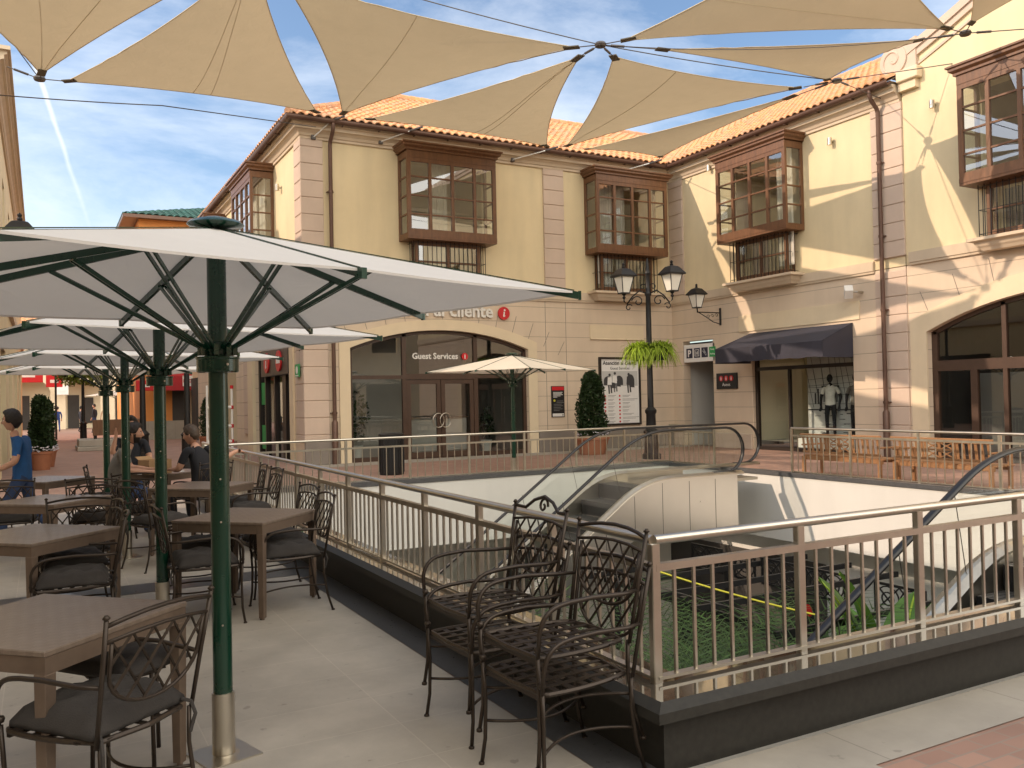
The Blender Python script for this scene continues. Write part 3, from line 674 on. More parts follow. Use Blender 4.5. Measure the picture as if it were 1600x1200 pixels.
mb.add([(SX-.38+run,FY-.38+run,ez-.02+run*tanp),(WX+6,FY-.38+run,ez-.02+run*tanp),(WX+6,41,ez-.02+run*tanp),(SX-.38+run,41,ez-.02+run*tanp)],[(0,1,2,3)])
mb.build('roof_deck','cornice_stone',cbd,fix=False)
# glass front in the arch ----------------------------------------------
mb=MB(); mb.T=TM; wf=-.12
def fbar(u0,u1,z0,z1,d=.1): mb.box(u0,u1,wf-d,wf,z0,z1)
UA,UB=ARC[0],ARC[1]
for u,wd in ((UA+.05,.10),(UB-.05,.10),(8.85,.12),(11.05,.12)):
    top=arcz(UA,UB,ARC[3],ARC[4],u)-.03; fbar(u-wd/2,u+wd/2,0,top)
fbar(UA+.1,8.79,2.24,2.34,.09); fbar(8.91,10.99,2.22,2.38,.11); fbar(11.11,UB-.1,2.24,2.34,.09)
for a,b in ((UA+.1,8.79),(11.11,UB-.1)): fbar(a,b,0,.12,.09)
k=18; pts=[(UA+.05+(UB-UA-.1)*i/k) for i in range(k+1)]
for p,q in zip(pts[:-1],pts[1:]): mb.beam((p,wf-.05,arcz(UA,UB,ARC[3],ARC[4],p)-.05),(q,wf-.05,arcz(UA,UB,ARC[3],ARC[4],q)-.05),.1,.09,up=(0,0,1))
gf=mb.build('glass_front','brown_frame',cbd)
mb=MB(); mb.T=TM
g=[(u,wf-.05,arcz(UA,UB,ARC[3],ARC[4],u)-.04) for u in pts]
vs=[(p[0],p[1],2.3) for p in g]+g; n=len(g); mb.add(vs,[(i,i+1,n+i+1,n+i) for i in range(n-1)])
mb.add([(UA+.1,wf-.05,.1),(8.8,wf-.05,.1),(8.8,wf-.05,2.26),(UA+.1,wf-.05,2.26)],[(0,1,2,3)]); mb.add([(11.1,wf-.05,.1),(UB-.1,wf-.05,.1),(UB-.1,wf-.05,2.26),(11.1,wf-.05,2.26)],[(0,1,2,3)])
mb.build('pane','shop_glass',gf,fix=False)
for k,(a,b) in enumerate(((8.92,9.94),(9.96,10.98))):
    mb=MB(); mb.T=TM
    mb.box(a,a+.12,wf-.09,wf-.02,.02,2.21); mb.box(b-.12,b,wf-.09,wf-.02,.02,2.21); mb.box(a+.12,b-.12,wf-.09,wf-.02,.02,.18); mb.box(a+.12,b-.12,wf-.09,wf-.02,2.09,2.21)
    d=mb.build('door','brown_frame',gf)
    mb=MB(); mb.T=TM; mb.add([(a+.1,wf-.05,.15),(b-.1,wf-.05,.15),(b-.1,wf-.05,2.1),(a+.1,wf-.05,2.1)],[(0,1,2,3)]); 
    mb.build('door_pane','shop_glass',gf,fix=False)
    mb=MB(); mb.T=TM; cu=b-.1 if k==0 else a+.1; mb.tube([(cu+.17*cos(t*2*pi/20),wf+.03,1.06+.2*sin(t*2*pi/20)) for t in range(20)],.014,6,closed=True); mb.box(cu-.02,cu+.02,wf-.03,wf+.03,1.24,1.27)
    mb.build('door_handle','steel',gf,smooth=True)
room(TM,6.9,13.2,0.01,4.2,5,cbd,m='interior_grey',w0=-.32)
# inside Guest Services: counter, plants, sofa seen dimly through the glass
def leafy(mb,c,rx,rz,n,size,mi=0,droop=0):
    for _ in range(n):
        while 1:
            p=Vector((random.uniform(-1,1),random.uniform(-1,1),random.uniform(-1,1)))
            if p.length<=1: break
        d=p.normalized(); q=Vector((c[0]+p.x*rx,c[1]+p.y*rx,c[2]+p.z*rz)); s=size*random.uniform(.6,1.3)
        a=Vector((random.gauss(0,1),random.gauss(0,1),random.gauss(0,1))).normalized(); b=a.cross(d+Vector((.01,.02,.03))).normalized()
        mb.add([q-a*s,q+b*s*.45,q+a*s,q-b*s*.45],[(0,1,2,3)],mi)
t=empty('reception_counter',(10.2,26.0,0),'pale reception counter inside behind the glass doors','counter')
mb=MB(); mb.cbox(8.6,12.2,25.6,26.3,0,1.05,.02); mb.build('counter_body','white_plastic',t); mb=MB(); mb.cbox(8.5,12.3,25.5,26.4,1.05,1.10,.01); mb.build('counter_top','table_brown',t)
t=empty('potted_plant',(7.75,23.5,0),'leafy indoor plant standing behind the left pane of the glass front','plant')
mb=MB(); mb.lathe([(.14,0),(.2,.4),(.19,.4)],(7.75,23.5,0),14); mb.build('pot','white_plastic',t)
mb=MB(); leafy(mb,(7.75,23.5,1.2),.38,.8,260,.09); mb.build('foliage','leaf_box',t,fix=False)
t=empty('potted_plant',(12.3,24.4,0),'small indoor plant behind the right pane beside the doors','plant')
mb=MB(); mb.lathe([(.14,0),(.18,.35),(.17,.35)],(12.3,24.4,0),14); mb.build('pot','white_plastic',t)
mb=MB(); leafy(mb,(12.3,24.4,.9),.3,.55,160,.08); mb.build('foliage','leaf_box',t,fix=False)
t=empty('sofa',(8.0,24.2,0),'low dark red sofa behind the lower left pane','sofa')
mb=MB(); mb.cbox(7.3,8.7,23.9,24.7,.08,.42,.05); mb.build('seat',mat('sofa_red',(.12,.012,.018),.8),t); mb=MB(); mb.cbox(7.3,8.7,24.5,24.75,.42,.85,.05); mb.build('backrest',MATS['sofa_red'],t)
# ================================================================== wing building (right wall, awning shop)
wb=empty('shop_building',(WX,18,0),'sunlit cream wing with one timber bay window above the black awning','building')
YR0,YR1=13.65,22.1
b3=(16.72,19.42)
mb=MB(); mb.T=TR; wallpanel(mb,YR0,FY+.3,4.62,9.0,[(b3[0]+.12,b3[1]-.12,6.1,8.3,0),(b3[0]+.4,b3[1]-.4,4.95,5.98,0)]); mb.build('upper_wall','cream_plaster',wb)
DOOR=(20.48,21.90,0,3.34,0); SHOP=(15.24,18.82,.0,2.95,0)
mb=MB(); mb.T=TR; wallpanel(mb,YR0,FY,0,4.60,[DOOR,SHOP]); mb.build('lower_wall','beige_cladding',wb)
mb=MB(); mb.T=TR
for a,b in ((YR0,15.2),(18.86,20.44),(21.94,FY)):
    mb=MB(); mb.T=TR; mb.cbox(a,b,-.02,.06,0,.45,.015); mb.build('plinth','pinkish_stone',wb)
mb=MB(); mb.T=TR
for a,b in ((14.52,FY-.02),): mb.box(a,b,0,.075,4.60,4.80); mb.box(a,b,0,.05,4.54,4.60); mb.box(a,b,0,.05,4.80,4.84)
mb.build('string_course','cornice_stone',wb)
mb=MB(); mb.T=TR; mb.box(15.0,19.3,0,.035,3.45,3.92); mb.build('flat_lintel','cream_trim',wb)
quoin('corner_pilaster',TR,21.72,FY-.0,4.85,8.56,wb); quoin('pilaster',TR,13.62,14.5,4.85,8.56,wb); quoin('pilaster',TR,13.62,14.5,.45,4.53,wb,proud=.04)
cornice(TR,13.66,FY,wb,mit1=-1); gutter(TR,13.66,FY,wb,m1=-1); downpipe(TR,14.2,.14,0,8.98,wb)
bay(TR,b3[0],b3[1],wb,curt=((.08,.30),)); room(TR,b3[0]-.5,b3[1]+.5,4.9,8.6,2.6,wb)
mb=MB(); xe=WX-.45
roofplane(mb,(xe,13.66,ez),(xe,FY-.45+run,ez),(1,0,tanp),lambda s:(max(0,s-(FY-.45-13.66))/c,run/c))
ridge(mb,(xe+run,13.75,ez+.07+run*tanp),(xe+run,FY-.45+run,ez+.07+run*tanp)); mb.build('roof','clay_tile',wb,fix=False)
mb=MB(); mb.add([(xe+.07,13.64,ez-.02),(xe+.07,FY+run,ez-.02),(xe+run,FY+run,ez-.02+run*tanp),(xe+run,13.64,ez-.02+run*tanp)],[(0,1,2,3)])
mb.add([(xe+.07,13.64,ez-.03),(xe+.07,FY,ez-.03),(WX+.2,FY,ez-.03),(WX+.2,13.64,ez-.03)],[(0,1,2,3)]); mb.build('roof_deck','cornice_stone',wb,fix=False)
# valley flashing
mb=MB(); mb.beam((xe+.1,FY-.35,ez+.09),(xe+run,FY-.45+run,ez+.09+run*tanp),.10,.02); mb.build('valley_gutter','shop_dark',wb)
# passage beside the awning
mb=MB(); mb.T=TR
mb.add([(20.48,-.3,.01),(21.9,-.3,.01),(21.9,-4,.01),(20.48,-4,.01)],[(0,1,2,3)],1)
for z in (3.3,): mb.add([(20.2,-.3,z),(22.0,-.3,z),(22.0,-4,z),(20.2,-4,z)],[(0,1,2,3)])
mb.add([(20.2,-2.6,0),(21.2,-2.6,0),(21.2,-2.6,3.3),(20.2,-2.6,3.3)],[(0,1,2,3)],2)
mb.add([(20.2,-4,0),(22.4,-4,0),(22.4,-4,3.3),(20.2,-4,3.3)],[(0,1,2,3)]); mb.add([(22.0,-.3,0),(22.0,-4,0),(22.0,-4,3.3),(22.0,-.3,3.3)],[(0,1,2,3)],2); mb.add([(20.4,-.3,0),(20.4,-4,0),(20.4,-4,3.3),(20.4,-.3,3.3)],[(0,1,2,3)])
mb.build('passage',['interior_grey','interior_floor','white_wall'],wb,fix=False)
# shop window under the awning
mb=MB(); mb.T=TR
for a,b,z0,z1 in ((15.24,15.34,0,2.95),(18.72,18.82,0,2.95),(15.34,18.72,2.28,2.38),(15.34,18.72,.0,.10),(17.50,17.56,.1,2.28)): mb.box(a,b,-.2,-.1,z0,z1)
sw=mb.build('shop_frame','black_frame',wb)
mb=MB(); mb.T=TR; mb.add([(15.3,-.15,.05),(18.75,-.15,.05),(18.75,-.15,2.95),(15.3,-.15,2.95)],[(0,1,2,3)]); mb.build('pane','display_glass',sw,fix=False)
room(TR,14.9,19.0,.25,3.2,2.2,wb,m='interior_wall',w0=-.31)
# big black and white photo hanging in the window
mb=MB(); mb.T=TR; mb.box(15.4,17.5,-.82,-.80,.3,2.75,0)
mb.box(15.4,17.5,-.80,-.795,1.12,1.16,1)
for i in range(9):
    u=15.45+i*.23; mb.beam((u,-.792,1.2),(u+.25+.1*sin(i),-.792,2.72),.004,.012,1)
for i in range(7): z=1.3+i*.2; mb.beam((15.42,-.792,z),(17.48,-.792,z+.14*sin(i*1.3)),.004,.010,1)
mb.box(16.45,16.95,-.80,-.79,1.35,1.75,2); mb.box(16.40,17.0,-.80,-.791,1.75,1.80,1)
for u,zt in ((17.1,1.72),(17.2,1.6)): mb.box(u,u+.05,-.8,-.79,1.3,zt,1)
for i in range(60):
    u=random.uniform(15.42,17.4); z=random.uniform(.32,1.1); w_=random.uniform(.03,.22); mb.box(u,min(u+w_,17.49),-.8,-.7935,z,z+random.uniform(.01,.03),random.choice((1,2,3)))
tag(mb.build('photo_backdrop',['photo_grey','photo_dark','photo_mid','sign_white'],None),'large black and white photograph hung inside the window under the black awning','poster')
tagw=MB(); tagw.T=TR; tagw.cbox(15.38,17.45,-.75,-.30,.1,.36,.01); tag(tagw.build('display_plinth','white_plastic'),'low white display plinth under the two mannequins','plinth')
# awning -----------------------------------------------------------------
aw=empty('awning',(WX,17,2.5),'black fabric awning over the shop window','awning')
mb=MB(); mb.T=TR; a0,a1=15.22,18.85; P_=1.12; zt,zf,zb=3.38,2.92,2.50
mb.add([(a0,0.02,zt),(a1,.02,zt),(a1+.28,P_,zf),(a0,P_,zf)],[(0,1,2,3)])
n=14; vs=[]
for i in range(n+1):
    u=a0+(a1+.28-a0)*i/n; wv=.03*sin(i*1.7); vs+=[(u,P_,zf),(u,P_-.02+wv*.6,zb+.03*abs(sin(i*1.1)))]
mb.add(vs,[(2*i,2*i+2,2*i+3,2*i+1) for i in range(n)])
mb.add([(a0,.02,zt),(a0,P_,zf),(a0,P_,zb),(a0,.02,zb)],[(0,1,2,3)]); mb.add([(a1,.02,zt),(a1+.28,P_,zf),(a1+.28,P_,zb),(a1,.02,zb)],[(0,1,2,3)])
o=mb.build('canopy','awning_black',aw,fix=False); md=o.modifiers.new('s','SOLIDIFY'); md.thickness=.006
mb=MB(); mb.T=TR; mb.tube([(a0,P_-.02,zf-.01),(a1+.26,P_-.02,zf-.01)],.016,6); 
for u in (a0+.03,a1): mb.tube([(u,.05,zb+.05),(u,P_-.03,zf-.02)],.013,6)
mb.tube([(a0+.02,.04,zt-.03),(a1,.04,zt-.03)],.02,6); mb.build('awning_frame','black_iron',aw,smooth=True)
# ================================================================== gabled building at the right
gb=empty('shop_building',(WX,9.5,0),'tall cream building with scrolled gable and wide arched shop front at the right edge','building')
ARR=(6.5,13.12,0,2.98,.72); b4=(9.06,11.76)
mb=MB(); mb.T=TR; GY0=1.0
# wall with the curved raking parapet
wallpanel(mb,GY0,13.62,4.62,9.3,[(b4[0]+.12,b4[1]-.12,6.1,8.3,0),(b4[0]+.4,b4[1]-.4,4.95,5.98,0),(3.0,5.5,6.1,8.3,0)])
def par(u):                      # parapet height: scroll end, concave sweep, crown
    t=(13.62-u)/6.3
    return 9.5+1.0*t**.7+2.2*t**1.6 if t<1 else 12.7
ks=[13.62-6.3*i/24 for i in range(25)]+[GY0]
for a,b in zip(ks[:-1],ks[1:]):
    za,zb_=par(a),par(b) if b>GY0+.01 else 12.7
    mb.add([(a,0,9.3),(b,0,9.3),(b,0,zb_),(a,0,za),(a,-.3,9.3),(b,-.3,9.3),(b,-.3,zb_),(a,-.3,za)],[(0,1,2,3),(4,7,6,5),(3,2,6,7)])
mb.build('upper_wall','cream_plaster',gb)
mb=MB(); mb.T=TR
for a,b in zip(ks[:-1],ks[1:]):
    za,zb_=par(a),par(b) if b>GY0+.01 else 12.7
    for d0,d1,w in ((-.04,.16,.12),(-.20,-.04,.07),(-.42,-.36,.035)):
        mb.add([(a,-.35,za+d0),(b,-.35,zb_+d0),(b,w,zb_+d0),(a,w,za+d0),(a,-.35,za+d1),(b,-.35,zb_+d1),(b,w,zb_+d1),(a,w,za+d1)],[(0,1,2,3),(4,7,6,5),(3,2,6,7),(0,3,7,4),(1,5,6,2)])
mb.build('parapet_moulding','pinkish_stone',gb)
mb=MB(); mb.T=TR; cy,cz=13.74,9.56
mb.prism([(cy+.36*cos(i*pi/14),cz+.36*sin(i*pi/14)) for i in range(28)],lambda a,b:(a,-.355,b),lambda a,b:(a,.138,b))
sp=[(cy+(.30-.045*t)*cos(-1+t*1.15),.143,cz+(.30-.045*t)*sin(-1+t*1.15)) for t in [i*.14 for i in range(44)]]
mb.tube(sp,.022,6); mb.prism([(13.15,9.2),(13.95,9.2),(13.9,9.75),(13.62,9.85),(13.15,9.95)],lambda a,b:(a,-.34,b),lambda a,b:(a,.098,b))
mb.build('scroll','pinkish_stone',gb)
mb=MB(); mb.T=TR; mb.cbox(13.05,13.62,-.0,.22,8.95,9.22,.02); mb.box(13.15,13.62,0,.14,8.75,8.95); mb.build('cornice_return','cream_trim',gb)
mb=MB(); mb.T=TR; wallpanel(mb,GY0,13.62,0,4.60,[ARR]); mb.build('lower_wall','beige_cladding',gb)
mb=MB(); mb.T=TR; archband(mb,ARR[0],ARR[1],0,ARR[3],ARR[4],.42,0,.05); mb.build('arch_surround','cream_trim',gb)
mb=MB(); mb.T=TR
for pr_ in ((.085,4.66,4.90),(.06,4.60,4.66)): mb.box(GY0,13.50,0,pr_[0],pr_[1],pr_[2])
mb.build('string_course','cornice_stone',gb)
mb=MB(); mb.T=TR; c0=(ARR[0]+ARR[1])/2; h0=(ARR[1]-ARR[0])/2; R0=(h0*h0+ARR[4]**2)/(2*ARR[4]); zc0=ARR[3]+ARR[4]-R0
for i in range(-5,6):
    a=i*.10; mb.beam((c0+(R0+.43)*sin(a),.004,zc0+(R0+.43)*cos(a)),(c0+(R0+.95)*sin(a),.004,min(4.58,zc0+(R0+.95)*cos(a))),.012,.008)
mb.build('voussoir_joints','plinth_stone',gb)
bay(TR,b4[0],b4[1],gb,curt=()); room(TR,b4[0]-.5,b4[1]+.5,4.9,8.6,2.6,gb,m='interior_grey')
mb=MB(); mb.T=TR; wf=-.14; UA,UB=ARR[0],ARR[1]
for u,wd in ((UA+.06,.12),(UB-.07,.14),(12.1,.16),(11.38,.10),(10.35,.10),(9.6,.12),(8.0,.12)):
    full=u in (11.38,) or u<UA+.2 or u>UB-.2 or u==8.0
    mb.box(u-wd/2,u+wd/2,wf-.1,wf,0,arcz(UA,UB,ARR[3],ARR[4],u)-.03 if full else 2.06)
mb.box(UA+.12,UB-.14,wf-.11,wf+.01,2.06,2.30); 
for a,b in ((12.18,13.0),(11.45,12.0)): mb.box(a,b,wf-.09,wf,0,.12)
k=18; pts=[(UA+.05+(UB-UA-.1)*i/k) for i in range(k+1)]
for p,q in zip(pts[:-1],pts[1:]): mb.beam((p,wf-.05,arcz(UA,UB,ARR[3],ARR[4],p)-.05),(q,wf-.05,arcz(UA,UB,ARR[3],ARR[4],q)-.05),.1,.09)
gf=mb.build('glass_front','brown_frame',gb)
mb=MB(); mb.T=TR; g=[(u,wf-.05,arcz(UA,UB,ARR[3],ARR[4],u)-.04) for u in pts]; n=len(g)
mb.add([(p[0],p[1],.02) for p in g]+g,[(i,i+1,n+i+1,n+i) for i in range(n-1)]); mb.build('pane','shop_glass',gf,fix=False)
mb=MB(); mb.T=TR
for u in (10.75,): mb.tube([(u,wf+.06,.5),(u,wf+.06,1.75)],.016,8); mb.box(u-.01,u+.01,wf-.0,wf+.06,.7,.72); mb.box(u-.01,u+.01,wf,wf+.06,1.5,1.52)
mb.build('door_handle','steel',gf,smooth='auto')
room(TR,6.2,13.4,.01,4.3,6,gb,m='shop_dark',w0=-.32)
mb=MB(); mb.T=TR; mb.box(11.5,12.95,-1.6,-1.5,.05,2.0); tag(mb.build('partition_wall','interior_grey'),'pale partition standing inside the arched shop front','partition')
mb=MB(); mb.T=TR; 
for i in range(9):
    u=8.3+i*.2; mb.box(u,u+.05,-2.4,-2.0,.6+.1*(i%3),1.55,i%3)
mb.tube([(8.2,-2.2,1.58),(10.2,-2.2,1.58)],.015,6,0); mb.box(8.2,8.22,-2.21,-2.19,0,1.58,0); mb.box(10.2,10.22,-2.21,-2.19,0,1.58,0)
tag(mb.build('clothes_rail',['cloth_dark','cloth_brown','photo_mid']),'rail of dark clothes inside the arched shop front','clothes rail')
mb=MB(); mb.box(WX+.3,WX+9,1,13.6,0,9.3); 
# blocking mass behind (roof body) so that the gable is not a card
mb=MB(); mb.add([(WX+.3,1,9.3),(WX+.3,13.4,9.3),(WX+12,13.4,9.3),(WX+12,1,9.3),(WX+.3,7.2,11.8),(WX+12,7.2,11.8)],[(0,4,5,3),(1,2,5,4),(0,1,4),(3,5,2)])
mb.build('roof','clay_tile',gb,fix=False)
mb=MB(); mb.box(WX+.3,WX+12,.9,1.0,0,9.3); mb.box(WX+12,WX+12.1,1,13.6,0,9.3); mb.box(WX+.3,WX+12,13.5,13.6,5,9.6); mb.build('rear_wall','cream_plaster',gb)
# ================================================================== small wall fittings
def spot(T,u,z,w=0):
    t=empty('wall_spotlight',T(u,w,z),'small metal spotlight on the cream wall','spotlight','small spotlights high on the cream walls')
    mb=MB(); mb.T=T; mb.tube([(u,0,z),(u,.10,z)],.03,8); mb.build('bracket','steel',t,smooth='auto')
    mb=MB(); mb.T=T; mb.tube([(u,.12,z+.09),(u,.12,z-.09)],.06,10); mb.build('lamp_housing','steel',t,smooth='auto'); return t
for (T,u,z),l in zip(((TR,15.7,8.14),(TR,12.75,8.2),(TR,20.35,8.58),(TS,24.6,7.75)),
    ('small round spotlight between the wing bay window and the downpipe','small round spotlight below the scrolled gable','small round spotlight between the inner corner and the wing bay window','small spotlight on the street side wall beside the corner pilaster')):
    spot(T,u,z)['label']=l
t=empty('floodlight',TR(15.0,0,4.15),'white box floodlight on the beige wall beside the downpipe','floodlight')
mb=MB(); mb.T=TR; mb.beam((15.16,.22,4.22),(15.02,.36,4.06),.2,.24); mb.build('lamp_housing','white_plastic',t); mb=MB(); mb.T=TR; mb.tube([(14.9,0,4.12),(14.9,.2,4.12),(15.06,.28,4.14)],.03,8); mb.build('bracket','steel',t)
t=empty('camera_dome',TR(20.9,0,4.3),'x','camera'); bpy.data.objects.remove(t)
# ---- lantern -----------------------------------------------------------
def lantern_mb(c,s=1.0):
    """four sided street lantern; c = bottom centre. returns body, glass builders"""
    a=MB(); g=MB(); x,y,z=c
    def ring(r,zz): return [(x+r*cos(pi/4+k*pi/2)*s,y+r*sin(pi/4+k*pi/2)*s,z+zz*s) for k in range(4)]
    levels=[(.15,0),(.15,.03)]; 
    b0=ring(.17,0); b1=ring(.17,.03); a.add(b0+b1,[(3,2,1,0),(4,5,6,7)]+[(i,(i+1)%4,4+(i+1)%4,4+i) for i in range(4)])
    t0=ring(.29,.44); t1=ring(.37,.45); t2=ring(.37,.48); t3=ring(.20,.64); t4=ring(.17,.66); t5=ring(.05,.69)
    L=[t0,t1,t2,t3,t4,t5]; vs=sum(L,[]); a.add(vs,[(3,2,1,0)]+[(q*4+i,q*4+(i+1)%4,(q+1)*4+(i+1)%4,(q+1)*4+i) for q in range(5) for i in range(4)]+[(20,21,22,23)])
    lo=ring(.155,.03); hi=ring(.27,.44)
    for i in range(4): a.beam(lo[i],hi[i],.022*s,.022*s)
    a.lathe([(.03*s,.66*s),(.05*s,.72*s),(.03*s,.75*s),(.045*s,.79*s),(.01*s,.83*s)],(x,y,z),8)
    lo=ring(.15,.03); hi=ring(.265,.44); g.add(lo+hi,[(i,(i+1)%4,4+(i+1)%4,4+i) for i in range(4)])
    return a,g
def scroll_pts(c,r0,r1,a0,a1,ax,up,n=22):
    c=Vector(c); return [c+Vector(ax)*((r0+(r1-r0)*i/n)*cos(a0+(a1-a0)*i/n))+Vector(up)*((r0+(r1-r0)*i/n)*sin(a0+(a1-a0)*i/n)) for i in range(n+1)]
LP=(13.85,18.0)
lp=empty('lamp_post',(LP[0],LP[1],0),'black cast iron street lamp with two lanterns and a basket of bright green fern','street lamp')
mb=MB(); mb.lathe([(.24,0),(.24,.12),(.19,.16),(.17,.62),(.20,.66),(.20,.72),(.13,.78),(.12,1.15),(.15,1.2),(.15,1.26),(.08,1.34),(.075,2.2),(.07,3.6),(.065,4.2),(.09,4.25),(.09,4.3),(.06,4.35),(.055,4.75),(.08,4.8),(.05,4.9),(.035,5.1),(.015,5.2)],(LP[0],LP[1],0),16); mb.build('post','black_iron',lp,smooth='auto')
ax=Vector((.75,-.66,0)).normalized()
for sgn in (-1,1):
    d=ax*sgn; z=(0,0,1); p=Vector((LP[0],LP[1],0)); mb=MB()
    mb.tube([p+d*.05+Vector((0,0,4.28)),p+d*.22+Vector((0,0,4.36)),p+d*.4+Vector((0,0,4.22)),p+d*.55+Vector((0,0,4.02)),p+d*.62+Vector((0,0,4.1)),p+d*.62+Vector((0,0,4.22))],.02,8)
    mb.tube(scroll_pts(p+d*.27+Vector((0,0,4.08)),.16,.03,0.2,7.2,d,z),.016,7); mb.tube(scroll_pts(p+d*.5+Vector((0,0,3.93)),.10,.02,2.6,-3.5,d,z),.014,7)
    mb.tube(scroll_pts(p+d*.13+Vector((0,0,4.45)),.10,.02,3.3,-3.0,d,z),.014,7); mb.lathe([(.02,0),(.05,.04),(.02,.08),(.06,.13),(.09,.16)],p+d*.62+Vector((0,0,4.16)),10)
    mb.build('bracket_arm','black_iron',lp,smooth=True)
    a,g=lantern_mb(p+d*.62+Vector((0,0,4.30)),.98); o=a.build('lantern','black_iron',lp); g.build('lantern_glass','lamp_milk',o,fix=False)
for sgn in (-1,1):
    pos=Vector((LP[0],LP[1],2.72))+ax*.27*sgn
    t=empty('hanging_basket',tuple(pos),'bright green fern in the %s black basket on the lamp post'%('left' if sgn<0 else 'right'),'planter','fern baskets on the lamp post')
    mb=MB(); mb.lathe([(.17,-.18),(.26,.16),(.24,.16)],pos,12); mb.build('basket','black_iron',t)
    mb=MB()
    for i in range(620):
        a=random.uniform(0,2*pi); L=random.uniform(.24,.50); el=random.uniform(-.25,1.25); d=Vector((cos(a)*cos(el),sin(a)*cos(el),sin(el))); q=pos+Vector((random.uniform(-.22,.22),random.uniform(-.22,.22),.16))
        side=d.cross(Vector((0,0,1)))
        side=side.normalized() if side.length>.01 else Vector((1,0,0)); w_=.018; k=4; vs=[]
        for j in range(k+1):
            s_=j/k; pp=q+d*L*s_+Vector((0,0,-.38*s_*s_*(1.1-.5*sin(el)))); wd=w_*(1-s_)*1.2+.003; vs+=[pp-side*wd,pp+side*wd]
        mb.add(vs,[(2*j,2*j+1,2*j+3,2*j+2) for j in range(k)])
    mb.build('foliage','leaf_basket',t,fix=False)
# wall lantern on the wing
wl=empty('wall_lantern',TR(20.1,0,4.0),'black lantern on a scrolled bracket on the beige wall above the passage','wall lamp')
mb=MB(); mb.T=TR; mb.cbox(20.06,20.14,0,.03,3.72,4.25,.01); mb.beam((20.1,.02,4.1),(20.1,.92,4.1),.025,.03); mb.tube([(20.1,.03,3.76),(20.1,.3,3.82),(20.1,.55,3.95),(20.1,.85,4.09)],.014,6)
for i,w_ in enumerate((.16,.32,.48)): mb.tube([Vector((20.1,w_+(.07-.0*t)*cos(t*.6)*(1-t/14),4.02-.02*i+(.06)*sin(t*.6)*(1-t/14))) for t in range(12)],.009,5)
mb.tube([(20.1,.9,4.1),(20.1,.92,4.22)],.02,6); mb.build('bracket_arm','black_iron',wl)
a,g=lantern_mb(Vector(TR(20.1,.92,4.22)),.88); o=a.build('lantern','black_iron',wl); g.build('lantern_glass','lamp_milk',o,fix=False)
# ================================================================== signs
def fT(T,u,z,w,sgn=1): return lambda a,b,c: T(u+sgn*a,w+c,z+b)       # text plane on a facade: along, up, out
def disc(mb,T,u,z,r,w0,w1,mi=0,n=28): mb.T=None; mb.prism([(u+r*cos(2*pi*i/n),z+r*sin(2*pi*i/n)) for i in range(n)],lambda a,b:T(a,w0,b),lambda a,b:T(a,w1,b),mi)
def infodisc(mb,T,u,z,r,w,sgn=1,a=0,b=1):
    disc(mb,T,u,z,r,w,w+.04,a)
    sl_=.16
    stem=[(-.06,.18),(.12,.18),(.02,-.32),(.16,-.26),(.14,-.38),(-.10,-.48),(-.16,-.36),(-.05,.08),(-.12,.10)]
    mb.prism([(x*r*1.25,y*r*1.25) for x,y in stem],lambda p,q:T(u+sgn*p,w+.042,z+q),lambda p,q:T(u+sgn*p,w+.05,z+q),b)
    disc(mb,T,u+sgn*.10*r,z+.47*r,r*.15,w+.042,w+.05,b)
t=empty('wall_sign',(10.3,FY,4.1),'raised white lettering over the arch, half hidden by the big parasol','sign')
mb=MB(); textmesh('Atención al cliente',.52,.05,mb,fT(TM,11.56,4.00,.03),0,'RIGHT',.012); mb.build('lettering','letter_white',t,label='raised letters reading Atención al cliente')
mb=MB(); infodisc(mb,TM,11.92,4.13,.19,.03); mb.build('information_symbol',['sign_red','letter_white'],t,label='red disc with a white letter i')
t=empty('glass_lettering',(9.9,FY,2.9),'small white Guest Services lettering on the glass above the doors','sign')
mb=MB(); textmesh('Guest Services',.235,.01,mb,fT(TM,9.80,2.80,-.15),0,'CENTER',.006); mb.build('lettering','letter_white',t)
mb=MB(); disc(mb,TM,10.72,2.87,.10,-.15,-.13); textmesh('i',.17,.01,mb,fT(TM,10.72,2.81,-.13),1,'CENTER',.006); mb.build('information_symbol',['sign_red','letter_white'],t)
# notice plate
t=empty('notice_board',(13.72,FY,1.05),'narrow black notice plate with a red head, right of the glass front','sign')
mb=MB(); mb.T=TM; mb.cbox(13.50,13.96,0,.03,1.04,1.98,.006); mb.build('backing_board','sign_black',t)
mb=MB(); mb.T=TM; mb.box(13.52,13.94,.03,.034,1.85,1.96,0); mb.box(13.53,13.93,.03,.034,1.06,1.15,1); mb.box(13.87,13.91,.034,.037,1.08,1.12,3)
for i in range(5): mb.box(13.56,13.56+(.33,.30,.34,.26,.14)[i],.03,.033,1.78-i*.036,1.795-i*.036,1)
mb.T=None; disc(mb,TM,13.60,1.54,.035,.03,.034,4); mb.T=TM
for i in range(7): mb.box(13.57 if i>1 else 13.68,13.57+(.30,.33,.28,.33,.25,.31,.2)[i]+(.04 if i<2 else 0),.03,.033,1.52-i*.048,1.53-i*.048,2)
mb.build('printed_face',['sign_red','sign_white','ink_grey','sign_black','yellow_tape'],t)
